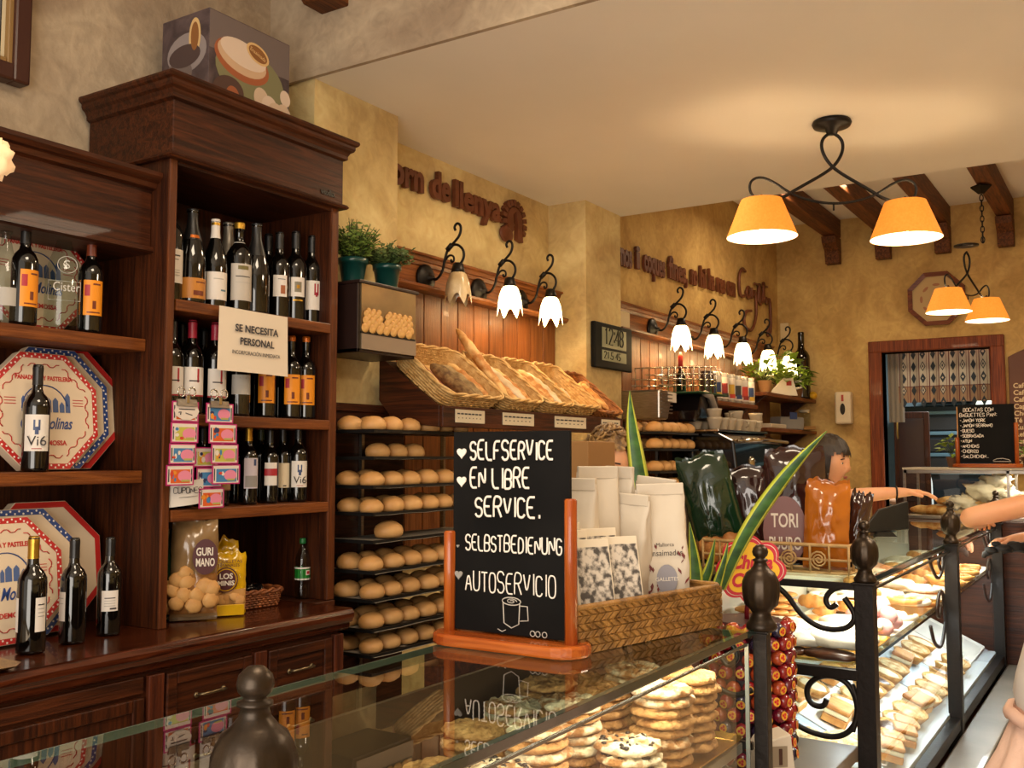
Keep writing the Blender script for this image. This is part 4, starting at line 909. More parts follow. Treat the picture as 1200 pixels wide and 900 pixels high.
# ---- sloping basket display
xs0, xs1 = 3.17, 4.78; yf0, zf0, yb0, zb0 = 2.35, 1.672, 2.63, 1.905
bd_ = thing('basket_stand', 'dark wooden sloping stand with price strip carrying the bread baskets', 'stand', (4, 2.5, 1.6))
ang = math.atan2(zb0-zf0, yb0-yf0)
for x in (xs0, xs1-.02): 
    m = M(); m.prism([(yf0, zf0-.055), (yf0, zf0+.03), (yf0+.02, zf0+.04), (yb0, zb0-.01), (2.66, zb0-.01), (2.66, zf0+.06), (yb0-.05, zf0-.03)], x, x+.02, 'x'); m.build('side_panel', WY, bd_, .003, world=True)
m = M(); m.prism([(yf0, zf0-.012), (yb0, zb0-.025), (yb0, zb0-.01), (yf0, zf0+.003)], xs0+.02, xs1-.02, 'x'); m.build('sloping_shelf', WX, bd_, world=True)
m = M(); m.box(xs0, yf0-.02, zf0-.055, xs1, yf0, zf0+.03); m.build('front_rail', WX, bd_, .004, world=True)
for x0, x1 in ((3.25, 3.46), (3.6, 3.86), (4.05, 4.36), (4.53, 4.74)):
    c = M().box(x0, yf0-.023, zf0-.035, x1, yf0-.0205, zf0+.018).build('price_strip', plain('c9bda6', .5), bd_, world=True)
    m = M()
    for k in range(7): m.box(x0+.012+k*(x1-x0-.03)/7, yf0-.0238, zf0-.002, x0+.012+(k+.75)*(x1-x0-.03)/7, yf0-.023, zf0+.004); m.box(x0+.02+k*(x1-x0-.03)/7, yf0-.0238, zf0-.018, x0+.012+(k+.5)*(x1-x0-.03)/7, yf0-.023, zf0-.014)
    m.build('strip_print', INKB, c, world=True, kind='stuff')
bdefs = [(3.17, 3.60), (3.60, 3.94), (3.94, 4.22), (4.22, 4.49), (4.49, 4.78)]
bl = ['leftmost wicker bread basket on the sloping stand, lined with pink paper', 'second wicker basket on the sloping stand, with baguettes sticking out', 'middle wicker basket on the sloping stand, with golden loaves', 'fourth wicker basket from the left on the sloping stand, nearly empty', 'brown wicker basket at the right end of the sloping stand']
SL = []
for i, (x0, x1) in enumerate(bdefs):
    w_ = (x1-x0)/1.12-.006; d_ = .31
    c = Vector(((x0+x1)/2, (yf0+yb0)/2+.002, (zf0+zb0)/2+.004))
    t = thing('bread_basket', bl[i], 'basket', c, group='baskets on the sloping stand', rot=(ang, 0, 0)); SL.append(t)
    basket_parts(t, w_, d_, .085 if i != 4 else .06, WICK if i < 4 else mat('brown_basket', '7a4418', .5, 0, 'a5662e', 30, .3, 90), 1.12, 7)
def onslope(i, x, y, z): return wm(SL[i]) @ Vector((x, y, z))
M().add([(-.14, -.1, .012), (.06, -.1, .012), (.06, .1, .014), (-.14, .1, .014), (-.17, .1, .08), (-.17, -.1, .08)], [(0, 1, 2, 3), (0, 3, 4, 5)]).build('paper_liner', plain('c98f7a', .7), SL[0])
def loaf(m, L_, r, seed, slashes=5, taper=.55):
    n = 26; k = 14; vs = []
    for j in range(n+1):
        u = j/n; rr = r*(max(0, 1-abs(2*u-1)**3.2))**taper; rr = max(rr, .0008)
        for i in range(k):
            a = 2*PI*i/k; top = max(0, math.sin(a)); sl = math.sin(u*slashes*2*PI+math.cos(a)*1.5)
            q = rr*(1+.10*top*sl+.06*noise.noise(Vector((u*12+seed, a, 0)))); vs.append(((u-.5)*L_, q*math.cos(a), q*math.sin(a)*.85))
    m.add(vs, [(j*k+i, j*k+(i+1) % k, (j+1)*k+(i+1) % k, (j+1)*k+i) for j in range(n) for i in range(k)], 0, True)
    return m
def bread(name, label, i, x, y, z, L_, r, mt, yaw, pitch=0, group='loaves in the bread baskets', seed=0, slashes=5, cat='bread'):
    o = loaf(M(), L_, r, seed, slashes).build(name, mt); WM[o.name] = Matrix()
    loc = onslope(i, x, y, z); o.location = loc
    o.rotation_euler = (Matrix.Rotation(ang, 3, 'X') @ Matrix.Rotation(R(yaw), 3, 'Z') @ Matrix.Rotation(R(pitch), 3, 'Y')).to_euler()
    tag(o, label, cat, group); return o
bread('seeded_loaf', 'dark seeded loaf in the leftmost basket, left one', 0, .01, -.02, .045, .25, .036, mat('seeded_crust', '5a3d1e', .8, 0, '8f7245', 40, .6, 80), 105, seed=1, slashes=3)
bread('seeded_loaf', 'floury brown loaf in the leftmost basket, middle one', 0, .075, -.02, .045, .25, .034, mat('rye_crust', '6e5430', .8, 0, 'b3986a', 18, .5, 60), 105, seed=2, slashes=4)
bread('loaf', 'golden loaf at the right side of the leftmost basket', 0, .14, .0, .045, .25, .03, BAG_, 100, seed=3)
bread('baguette', 'long golden baguette sticking up out of the second basket', 1, -.10, .06, .095, .44, .028, BAG_, 98, -14, seed=4, slashes=7)
bread('baguette', 'baguette lying left of the centre in the second basket', 1, -.03, .0, .05, .29, .027, BAG_, 100, seed=5)
bread('baguette', 'pale floury baguette right of the centre in the second basket', 1, .03, -.01, .055, .29, .03, FLOUR, 96, seed=6)
bread('baguette', 'golden baguette along the right side of the second basket', 1, .09, -.01, .05, .28, .027, BAG_, 96, seed=7)
bread('loaf', 'golden loaf at the left side of the middle basket', 2, -.06, -.01, .05, .27, .032, BAG_, 96, seed=8)
bread('loaf', 'golden loaf in the centre of the middle basket', 2, .0, .0, .055, .27, .032, BAG_, 92, seed=9)
bread('loaf', 'pale loaf at the right side of the middle basket', 2, .065, -.01, .05, .27, .032, FLOUR, 95, seed=10)
bread('loaf', 'one small loaf left in the fourth basket', 3, -.03, -.05, .04, .18, .028, FLOUR, 60, seed=11)
bread('baguette', 'small baguette on the left in the brown basket at the right end', 4, -.05, -.01, .045, .24, .024, BAG_, 96, seed=12)
bread('baguette', 'small baguette on the right in the brown basket at the right end', 4, .03, -.02, .05, .24, .025, BAG_, 86, seed=13)
bread('loaf', 'round ended loaf at the back of the brown basket at the right end', 4, .07, .08, .04, .14, .03, BAG_, 20, seed=14)
# ---- far rack
rk = thing('bread_rack', 'far rack of roll trays below the steel box in the bar corner', 'rack', (5.75, 2.55, 0))
for x in (5.52, 6.0):
    for y in (2.68,): M().box(x-.01, y-.01, 0, x+.01, y+.01, 1.72).build('upright', STEEL, rk, world=True)
for ti, (z, n_) in enumerate(((1.655, 5), (1.555, 5), (1.42, 4), (1.315, 4))):
    x1 = 6.02 if ti < 2 else 5.98
    m = M(); m.box(5.4 if ti > 5 else 5.42, 2.40, z-.02, x1, 2.7, z-.008); m.build('tray', TRAYM, rk, world=True)
    for c in range(n_):
        for r_ in range(2): put_bun((5.47+c*.125, 2.46+r_*.13, z-.006), '%s roll from left, %s row of the %s tray, far bread rack' % (ORD[c], ('front', 'back')[r_], ORD[ti]), 'rolls on the far bread rack', 1.12)
# ================================================================ glass counters
GT = 1.15
GEDGE = mat('green_glass_edge', '12241c', .12, coat=.5); MARB = mat('cream_marble', '574e44', .45, 0, '6b6156', 4, coat=.2)
def finial_parts(t, z0=0, k=1, post=True, pw=.015, zb=.3):
    """urn finial on a square iron post; local origin at the top of the post"""
    prof = [(.0, 0), (.028, 0), (.031, .004), (.031, .012), (.025, .019), (.02, .03), (.019, .036), (.023, .042), (.033, .052), (.0365, .070), (.0375, .084), (.0365, .098), (.033, .109), (.031, .112), (.029, .117), (.021, .123), (.0145, .131), (.012, .139), (.0155, .141), (.0155, .144), (.0105, .146), (.010, .148), (.0145, .152), (.0165, .159), (.0145, .167), (.0075, .1735), (0, .175)]
    m = M(); n = 48; vs = []
    for j, (r, z) in enumerate(prof):
        fl = 1 if .046 < z < .108 else 0
        for i in range(n):
            a = 2*PI*i/n; rr = r*(1+fl*.07*(abs(math.cos(a*7))-.6)); vs.append((rr*math.cos(a), rr*math.sin(a), z))
    m.add(vs, [(j*n+i, j*n+(i+1) % n, (j+1)*n+(i+1) % n, (j+1)*n+i) for j in range(len(prof)-1) for i in range(n)], 0, True)
    m.build('urn_finial', IRONB, t)
    m = M(); m.box(-pw, -pw, zb-GT, pw, pw, 0); m.box(-pw*1.25, -pw*1.25, -.006, pw*1.25, pw*1.25, .001); m.build('post', IRON, t, .002)
def post(x, y, label, pw):
    t = thing('counter_post', label, 'post', (x, y, GT-.006), group='iron counter posts with urn finials'); finial_parts(t, pw=pw); return t
post(.625, .66, 'nearest iron counter post with urn finial at the bottom edge of the photo', .014)
post(2.03, .678, 'iron counter post with urn finial in front of the lollipop sign', .0145)
post(2.943, .68, 'iron counter post with urn finial at the near corner of the pastry case', .026)
post(4.436, .68, 'iron counter post with urn finial beside the forearm on the counter', .026)
post(5.93, .68, 'farthest iron counter post, partly behind the black glove', .026)
# --- case 1
c1 = thing('cookie_case', 'near glass counter case full of biscuits under the chalkboard', 'display case', (1.2, .9, .3))
XA, XB, YA, YB1 = .35, 2.012, .685, 1.125
M().box(XA, YA, GT-.010, XB, YB1, GT).build('glass_top', [GLASS], c1, world=True)
M().box(XA, YA-.0015, GT-.012, XB+.003, YA, GT).build('glass_edge', GEDGE, c1, world=True)
M().box(XA, YB1, GT-.011, XB+.003, YB1+.002, GT).build('glass_edge', plain('5d6a60', .2), c1, world=True)
m = M(); m.add([(XA, YA+.012, .45), (XB-.02, YA+.012, .45), (XB-.02, YA+.012, 1.118), (XA, YA+.012, 1.118)], [(0, 1, 2, 3)]); m.build('front_glass', GLASSC, c1, world=True)
M().box(XA, YA+.009, 1.116, XB-.02, YA+.015, 1.120).build('glass_rim', plain('6c6a60', .25, .6), c1, world=True)
M().box(XB-.022, YA+.008, .45, XB-.018, YA+.016, 1.12).build('glass_rim', plain('8f948c', .2, .4), c1, world=True)
m = M(); m.add([(XB-.005, YA+.03, .45), (XB-.005, YB1, .45), (XB-.005, YB1, 1.13), (XB-.005, YA+.03, 1.13)], [(0, 1, 2, 3)]); m.build('end_glass', GLASSC, c1, world=True)
DECKZ = .925
M().box(XA, YA+.02, DECKZ-.02, XB-.03, YB1-.005, DECKZ).build('deck', mat('case_steel_deck', '6f6a62', .3, .7), c1, .002, world=True)
M().box(XA, YB1-.01, .45, XB, YB1, 1.08).build('back_panel', plain('4a3626', .45), c1, world=True)
M().box(XA, YA+.02, .0, XB-.03, YB1-.012, .85).build('plinth', WX, c1, world=True)
M().box(XA, YA+.016, 1.127, XB-.03, YA+.034, 1.138).build('lamp_profile', plain('8a8a84', .3, .8), c1, world=True)
light('case_tube', 'AREA', (1.36, .735, 1.124), 3.2, (1, .86, .62), 1.2, (0, 0, 0), .03)
def scrollwork(t, X, pts_list, r=.006, plane='x', nm='scroll'):
    for pts in pts_list:
        v = [Vector((X, a, b)) if plane == 'x' else Vector((a, X, b)) for a, b in pts]
        for _ in range(3): v = chaikin(v)
        M().tube(v, r, 7).build(nm, IRON, t, world=True)
def S_top(y0, z0, k=1): return [(y0, z0), (y0-.0*k, z0-.03*k), (y0-.03*k, z0-.05*k), (y0+.03*k, z0-.06*k)]
# end frame of case 1, next to the first post
ef = thing('iron_end_frame', 'wrought iron scroll frame at the end of the biscuit case', 'frame', (2.03, .9, .5))
M().box(2.024, .70, 1.125, 2.036, 1.12, 1.137).build('rail', IRON, ef, world=True)
M().box(2.024, .70, .90, 2.036, 1.12, .915).build('rail', IRON, ef, world=True)
scrollwork(ef, 2.03, [[(.70, 1.02), (.74, 1.0), (.80, 1.03), (.80, 1.10), (.75, 1.12), (.725, 1.085), (.75, 1.06), (.765, 1.08)], [(.80, 1.03), (.85, .99), (.95, 1.0), (1.0, 1.08), (.96, 1.12), (.93, 1.09)], [(.70, .7), (.76, .68), (.84, .74), (.84, .84), (.77, .87), (.73, .82), (.76, .78)]])
# --- cookies
CK = mat('biscuit_dough', '8a5a2a', .75, 0, 'c4935a', 40, .9, 90, sharp=(.35, .62)); CKW = mat('sugared_biscuit', '98693a', .85, 0, 'd8c8a8', 30, .9, 80, sharp=(.42, .56)); CHIP = plain('20150f', .5)
def make_cookie(nm, mt, seed, chips=0):
    m = M(); n = 36; vs = []
    prof = [(0, 0), (.8, 0), (.97, .25), (1, .5), (.95, .78), (.84, .92), (.7, 1.0), (.55, 1.04), (.4, 1.06), (.2, 1.07), (0, 1.08)]
    for j, (r, z) in enumerate(prof):
        for i in range(n):
            a = 2*PI*i/n; d = Vector((math.cos(a)*r*2.5, math.sin(a)*r*2.5, z+seed*5)); q = 1+.12*noise.noise(d)+.07*noise.noise(d*4)
            vs.append((.058*r*q*math.cos(a), .058*r*q*math.sin(a), .0165*z*(1+.5*noise.noise(d*3.2)*(z > .6))))
    m.add(vs, [(j*n+i, j*n+(i+1) % n, (j+1)*n+(i+1) % n, (j+1)*n+i) for j in range(len(prof)-1) for i in range(n)], 0, True)
    o = m.build(nm, mt)
    if chips:
        rr = random.Random(seed); c = M()
        for _ in range(chips):
            a = rr.uniform(0, 2*PI); r = .05*rr.random()**.5; s_ = rr.uniform(.003, .007)
            c.ell((r*math.cos(a), r*math.sin(a), .0172), (s_, s_*rr.uniform(.6, 1), .003), 6, 4)
        c.build('chocolate_chips', CHIP, o, kind='stuff')
    return o
protoC = [make_cookie('biscuit', CK, 1), make_cookie('biscuit', CKW, 2), make_cookie('biscuit', CKW, 3, 26), make_cookie('biscuit', CKW, 4, 26), make_cookie('biscuit', CK, 5)]
for p in protoC: tag(p, '', 'biscuit')
stacks = []
for xi, (x, hs, kinds) in enumerate(((1.865, (8, 8, 6), (0, 1, 0)), (1.735, (8, 7, 7), (1, 4, 0)), (1.61, (4, 7, 6), (2, 1, 1)), (1.485, (2, 6, 5), (2, 1, 0)), (1.36, (2, 4, 3), (3, 2, 4)), (1.235, (2, 3, 3), (2, 1, 0)), (1.11, (1, 2, 2), (3, 1, 1)), (.985, (1, 2, 2), (2, 3, 0)), (.86, (1, 1, 1), (1, 1, 1)))):
    for ri in range(3): stacks.append((x, .772+ri*.122, hs[ri], kinds[ri], xi, ri))
usedC = set()
for x, y, h_, kd, xi, ri in stacks:
    for l in range(h_):
        kk = kd if (l == h_-1 or kd in (2, 3)) else (kd if random.random() < .6 else 4)
        lb = '%s biscuit from the bottom, %s stack from the post, %s row' % (ORD[l], ORD[xi], ('front', 'middle', 'back')[ri])
        loc = (x+random.uniform(-.006, .006), y+random.uniform(-.006, .006), DECKZ+.012+l*.0178); rz = random.uniform(0, 6)
        if kk not in usedC:
            usedC.add(kk); o = protoC[kk]; o.location = loc; o.rotation_euler = (0, 0, rz)
        else: o = dup(protoC[kk], loc, rz)
        o['label'] = lb; o['group'] = '%s biscuit stack, %s row' % (ORD[xi], ('front', 'middle', 'back')[ri])
for k, x in enumerate((1.80, 1.42, 1.04)):
    m = M(); a = rrect(.37, .385, .02, 3); n = len(a)
    rings = [(.93, .001), (.95, .002), (1, .012), (1.005, .010), (.95, 0)]
    m.add([(p.x*s_+x, p.y*s_+.893, DECKZ+.002+z_) for s_, z_ in rings for p in a], [(j*n+i, j*n+(i+1) % n, (j+1)*n+(i+1) % n, (j+1)*n+i) for j in range(4) for i in range(n)]+[tuple(range(n))], 0)
    single('gold_tray', m, plain('b98d3a', .25, .9), 'gold cardboard tray under the biscuits, %s from the post' % ORD[k], 'tray', 'gold trays in the near case')

# ================================================================ case 2 (pastries)
c2 = thing('pastry_case', 'long brightly lit glass pastry case with iron posts on the customer side', 'display case', (4.4, .9, .3))
X2, X3, Y2, Y3 = 2.95, 5.93, .68, 1.14
M().box(X2, Y2, GT-.010, X3, Y3, GT).build('glass_top', GLASS, c2, world=True)
M().box(X2, Y2-.002, GT-.014, X3, Y2, GT).build('glass_edge', GEDGE, c2, world=True)
for a, b in ((X2+.03, 4.41), (4.465, 5.90)):
    m = M(); m.add([(a, Y2+.004, .45), (b, Y2+.004, .45), (b, Y2+.004, 1.12), (a, Y2+.004, 1.12)], [(0, 1, 2, 3)]); m.build('front_glass', GLASSC, c2, world=True)
    M().box(a, Y2, 1.110, b, Y2+.008, 1.116).build('glass_rim', plain('2c2a26', .3, .6), c2, world=True)
M().box(X2, Y2-.02, .405, X3, Y2+.02, .45).build('bottom_rail', IRON, c2, .003, world=True)
m = M(); m.add([(X2-.012, Y2+.02, .48), (X2-.012, Y3-.06, .48), (X2-.012, Y3-.06, 1.19), (X2-.012, Y2+.10, 1.19), (X2-.012, Y2+.05, 1.175), (X2-.012, Y2+.02, 1.13)], [tuple(range(6))]); m.build('end_glass', GLASSC, c2, world=True)
DECK = plain('c8cdd0', .35); SHELF2 = .898
M().prism([(Y2+.02, .445), (Y3, .445), (Y3, .655), (Y2+.06, .465), (Y2+.02, .465)], X2+.03, X3, 'x').build('deck', DECK, c2, world=True)
M().box(X2+.03, Y2+.03, SHELF2-.008, X3, Y3-.02, SHELF2).build('glass_shelf', glass('shelf_glass', (.86, .93, .9)), c2, world=True)
M().box(X2+.03, Y2+.028, SHELF2-.009, X3, Y2+.030, SHELF2+.001).build('shelf_edge', GEDGE, c2, world=True)
M().box(X2+.03, Y3-.012, .45, X3, Y3, 1.10).build('back_panel', plain('b7b4aa', .4), c2, world=True)
M().box(X2, Y2+.03, 0, X3, Y3, .44).build('plinth', WX, c2, world=True)
M().box(X2+.04, Y2+.02, 1.118, X3-.03, Y2+.045, 1.132).build('lamp_profile', plain('9a9a94', .3, .8), c2, world=True)
light('case_tube', 'AREA', (3.7, .755, 1.115), 12, (1, .93, .78), 1.4, (0, 0, 0), .04)
light('case_tube', 'AREA', (5.2, .755, 1.115), 10, (1, .93, .78), 1.4, (0, 0, 0), .04)
light('case_tube', 'AREA', (3.7, .76, SHELF2-.02), 8, (.82, .93, 1), 1.4, (0, 0, 0), .04)
light('case_tube', 'AREA', (5.2, .76, SHELF2-.02), 8, (.82, .93, 1), 1.4, (0, 0, 0), .04)
ef = thing('iron_end_frame', 'wrought iron scroll frame closing the near end of the pastry case', 'frame', (2.93, .9, .5))
M().box(2.918, .70, 1.122, 2.934, 1.13, 1.142).build('rail', IRON, ef, .002, world=True)
M().box(2.912, .70, .872, 2.938, 1.13, .902).build('rail', IRON, ef, .002, world=True)
M().box(2.916, .70, .44, 2.936, 1.13, .48).build('bottom_rail', plain('b3a58f', .4), ef, .002, world=True)
scrollwork(ef, 2.925, [[(.735, 1.10), (.70, 1.05), (.73, 1.01), (.80, 1.005), (.86, 1.04), (.90, 1.10), (.95, 1.13), (.99, 1.10), (.975, 1.06), (.94, 1.065), (.94, 1.09)], [(.735, 1.13), (.77, 1.12), (.79, 1.09), (.775, 1.065), (.755, 1.08)],
   [(.72, .86), (.70, .80), (.72, .73), (.78, .70), (.88, .72), (.97, .79), (1.0, .86)], [(.72, .73), (.70, .80), (.73, .87), (.80, .88), (.85, .84), (.84, .79), (.80, .785), (.79, .81)]], .0085)
for z in (1.09, .70): M().lathe([(.008, 0), (.008, .004), (0, .005)], 10).build('x', IRON) if False else None
for x0 in (4.40, 5.88):
    ff = thing('iron_scroll', 'wrought iron scroll bracket inside the pastry case front, beside the %s post' % ('forearm' if x0 < 5 else 'farthest'), 'bracket', (x0-.2, .7, .9), group='scroll brackets of the pastry case')
    scrollwork(ff, .705, [[(x0, 1.10), (x0-.03, 1.04), (x0-.15, 1.01), (x0-.28, 1.08), (x0-.32, 1.11)], [(x0-.02, 1.1), (x0-.08, 1.12), (x0-.12, 1.08), (x0-.08, 1.05)], [(x0, .83), (x0-.02, .95), (x0-.12, .97), (x0-.2, .90), (x0-.14, .86), (x0-.1, .9)], [(x0, .83), (x0-.1, .74), (x0-.26, .78), (x0-.33, .86)]], .007, 'y')
# ledge and rail outside
single('marble_ledge', M().box(2.1, .52, .36, 5.98, .655, .395), MARB, 'cream marble ledge along the foot of the pastry case', 'ledge', bevel=.006)
m = M(); m.tube([(2.1, .47, .40), (6.1, .47, .40)], .03, 14); single('bumper_rail', m, plain('b3a898', .35), 'thick pale round rail outside the marble ledge', 'rail')
single('wooden_counter', M().box(2.1, .50, 0, 5.98, .63, .36), WX, 'dark wooden front of the pastry counter under the marble ledge', 'counter')
# ---------------------------------------------------------------- pastries
SUG = mat('sugar_dusted', 'b99a6a', .85, 0, 'efe6d6', 9, .25, 40, sharp=(.25, .5)); CHO = mat('chocolate_glaze', '3a1d10', .35, 0, '5c3018', 6, coat=.3)
TART = mat('tart_crust', 'a06a2c', .7, 0, 'd0a05c', 30, .4, 80); CREAMF = mat('cream_filling', 'd8c59a', .5, 0, 'efe2c0', 12, .3, 30); PINKP = mat('pink_icing', 'c98a86', .5, 0, 'e0aea6', 5)
LOG = mat('almond_topping', 'b98c4e', .75, 0, 'e6cf9c', 45, .7, 90); PUFF = mat('puff_pastry', 'a9672a', .55, 0, 'd9a357', 10, .4, 50)
def p_oval(seed, mt, L=.12, W=.06, H=.028): return M().ell((0, 0, H*.75), (L, W, H), 24, 12, rough=.12, fr=2.2, seed=seed, flat=.75).build('oval_pastry', mt)
def p_spiral(seed, mt):
    m = M(); pts = [Vector(((.008+.0085*a/1.2)*math.cos(a), (.008+.0085*a/1.2)*math.sin(a), .018+.006*(1-a/12))) for a in [i*.35 for i in range(30)]]
    m.tube(pts, [.016-.006*(i/30) if i > 2 else .012 for i in range(30)], 8); return m.build('spiral_bun', mt)
def p_tart(seed, top):
    o = M().lathe([(0, 0), (.042, 0), (.055, .026), (.052, .029), (.046, .020), (0, .02)], 28).build('tart', TART)
    for i in range(0): pass
    M().ell((0, 0, .02), (.047, .047, .011), 20, 8, rough=.25, fr=6, seed=seed).build('filling', top, o); return o
def p_cake(seed):
    m = M(); m.box(-.05, -.035, 0, .05, .035, .022); o = m.build('cake_slice', PUFF, bevel=.004)
    M().box(-.049, -.034, .022, .049, .034, .036).build('cream_layer', CREAMF, o, .005); M().box(-.05, -.035, .036, .05, .035, .05).build('top_layer', PUFF, o, .005); return o
def p_stack(seed): return M().ell((0, 0, .011), (.06, .05, .012), 20, 8, rough=.1, fr=3, seed=seed, flat=.9).build('flat_pastry', PUFF)
def p_croi(seed, mt):
    m = M(); n = 18; pts = []; rs = []
    for i in range(n+1):
        a = PI*(i/n)*.9+.15; pts.append(Vector((.05*math.cos(a), .04*math.sin(a)-.02, .022))); u = i/n; rs.append(max(.003, .026*math.sin(PI*u)**.7*(1+.12*math.sin(u*32))))
    m.tube(pts, rs, 10); return m.build('croissant', mt)
PROT = {'dusted': (p_oval(3, SUG), 'white dusted oval pastry'), 'choc': (p_oval(5, CHO, .10, .05, .02), 'chocolate glazed oval pastry'), 'spiral': (p_spiral(1, SUG), 'dusted spiral bun'), 'spiral2': (p_spiral(1, PUFF), 'golden spiral bun'),
        'tart': (p_tart(1, CREAMF), 'round cream tart'), 'tart2': (p_tart(4, LOG), 'round almond tart'), 'tartc': (p_tart(6, CHO), 'round chocolate tart'), 'cake': (p_cake(1), 'layered cream slice'), 'flat': (p_stack(2), 'flat golden pastry'),
        'pink': (p_oval(9, PINKP, .05, .032, .03), 'pink iced pastry'), 'croi': (p_croi(1, PUFF), 'golden croissant')}
cntP = {}
def pastry(kind, x, y, z, rz=0, sc=1, where='inner shelf'):
    pr_, nm = PROT[kind]; c = cntP.get((kind, where), 0); cntP[(kind, where)] = c+1
    lb = '%s %s from the near end, %s' % (ORD[c], nm, where) if c < 29 else '%s number %d from the near end, %s' % (nm, c+1, where)
    if not pr_.get('label'): o = pr_; o.location = (x, y, z); o.rotation_euler = (0, 0, rz); o.scale = (sc,)*3
    else: o = dup(pr_, (x, y, z), rz, scale=sc)
    tag(o, lb, 'pastry', 'pastries on the %s of the pastry case' % where)
    return o
zI = SHELF2+.012
def ptray(x0, x1, y0, y1, z, mt, lb, nm='pastry_tray', grp='trays in the pastry case'):
    m = M(); a = rrect(x1-x0, y1-y0, .015, 3); n = len(a); cx, cy = (x0+x1)/2, (y0+y1)/2
    m.add([(p.x*s_+cx, p.y*s_+cy, z+z_) for s_, z_ in ((.95, .001), (.96, .003), (1, .012), (1.004, .010), (.96, 0)) for p in a], [(j*n+i, j*n+(i+1) % n, (j+1)*n+(i+1) % n, (j+1)*n+i) for j in range(4) for i in range(n)]+[tuple(range(n))])
    return single(nm, m, mt, lb, 'tray', grp)
GOLD = plain('c49a45', .3, .85)
for k in range(6): ptray(2.99+k*.49, 3.46+k*.49, .72, 1.11, SHELF2+.001, GOLD if k % 2 == 0 else WHITE, '%s tray from the near end on the inner shelf of the pastry case' % ORD[k])
SLP = .48
def zdk(y): return .472+max(0, y-.74)*SLP
for k in range(6):
    o = ptray(2.99+k*.49, 3.46+k*.49, .74, 1.12, .601, WHITE if k % 3 else plain('b9c4cc', .4), '%s tray from the near end on the lower deck of the pastry case' % ORD[k]); o.location.z = zdk(.93)-.004; o.location.y = .93
    o.data.transform(Matrix.Rotation(math.atan(SLP), 4, 'X'))
rr = random.Random(11)
for i, (x, y, dz, rz) in enumerate(((3.06, .80, .026, 1.2), (3.06, .93, .02, 1.5), (3.07, 1.03, .0, 1.4), (3.17, .85, .03, 1.3), (3.18, .98, .035, 1.4), (3.29, .82, .0, 1.2), (3.30, .95, .01, 1.5), (3.42, .84, .02, 1.3))): pastry('dusted', x, y, zI+dz, rz, .95)
pastry('choc', 3.02, .80, zI-.006, 1.4, .9); pastry('choc', 3.03, .95, zI-.006, 1.6, .85)
for i in range(4):
    for l in range(6): pastry('flat', 3.06+i*.13, 1.065, zI+.0+l*.021, i, .8, 'inner shelf back row')
for i in range(5): pastry('pink', 3.50+(i % 3)*.075, .76+.08*(i//3), zI+.0+.03*(i % 2), .8)
for i in range(3): pastry('pink', 3.52+i*.075, .80, zI+.05, .5)
for i in range(16):
    x = 3.80+(i//2)*.13; pastry(('spiral', 'croi', 'spiral2', 'dusted')[i % 4], x, .78+(i % 2)*.15, zI+.02*(i % 3), rr.uniform(0, 3), .95)
for i in range(14): pastry(('flat', 'croi', 'cake')[i % 3], 3.62+i*.16, 1.03, zI+.0, rr.uniform(0, 3), 1)
for i in range(14): pastry(('croi', 'spiral', 'dusted', 'flat')[i % 4], 3.62+i*.16, 1.02, zI+.055, rr.uniform(0, 3), .95)
for i in range(8): pastry(('spiral2', 'croi')[i % 2], 4.9+(i//2)*.24, .78+(i % 2)*.13, zI, rr.uniform(0, 3), 1.05)
# lower deck: almond cake, chocolate flaked roll, tarts, slices
m = M(); m.ell((0, 0, .03), (.15, .085, .045), 34, 16, rough=.16, fr=4, seed=2, flat=.6); o = single('almond_cake', m, LOG, 'large golden almond topped cake low in the near end of the pastry case', 'cake', 'cakes low in the pastry case'); o.location = (3.17, .98, zdk(.98)+.0); o.rotation_euler = (.2, 0, 1.5)
m = M(); m.ell((0, 0, .03), (.17, .055, .04), 34, 16, rough=.2, fr=5, seed=4, flat=.6); o = single('chocolate_cake', m, mat('choc_flakes', '4a3028', .7, 0, 'a58f80', 50, .9, 70), 'chocolate flaked cake roll lowest at the near end of the pastry case', 'cake', 'cakes low in the pastry case'); o.location = (3.04, .86, zdk(.86)); o.rotation_euler = (.2, 0, 1.4)
m = M(); m.ell((0, 0, .03), (.12, .09, .045), 30, 14, rough=.18, fr=5, seed=7, flat=.6); o = single('crumble_cake', m, LOG, 'round crumble cake behind the corner post, low in the pastry case', 'cake', 'cakes low in the pastry case'); o.location = (3.34, .86, zdk(.86)+.01)
m = M(); m.ell((0, 0, .03), (.10, .07, .035), 30, 14, rough=.2, fr=6, seed=9, flat=.6); o = single('chocolate_cake', m, mat('choc_flakes', '4a3028'), 'dark chocolate flaked cake beside the crumble cake in the pastry case', 'cake', 'cakes low in the pastry case'); o.location = (3.17, .785, zdk(.785))
SL_ = math.atan(SLP)
for i in range(22):
    x = 3.62+(i//2)*.155+rr.uniform(-.02, .02); y = .80+(i % 2)*.15
    o = pastry(('tart', 'tart2', 'tart', 'cake', 'tart2', 'tart', 'tartc')[(i*3) % 7], x, y, zdk(y)+.004, rr.uniform(0, 3), 1.25, 'lower deck'); o.rotation_euler.x = SL_*.8; o.rotation_euler.z = rr.uniform(-.4, .4)
for i in range(10):
    x = 3.50+i*.24; o = pastry(('cake', 'tart', 'cake', 'spiral2')[i % 4], x, 1.07, zdk(1.07)+.006, 0, 1.15, 'lower deck'); o.rotation_euler.x = SL_*.8
for i in range(4): o = pastry('cake', 3.56+.11*i, .76+.02*(i % 2), zdk(.77)+.006, .3, 1.1, 'lower deck'); o.rotation_euler.x = SL_*.5
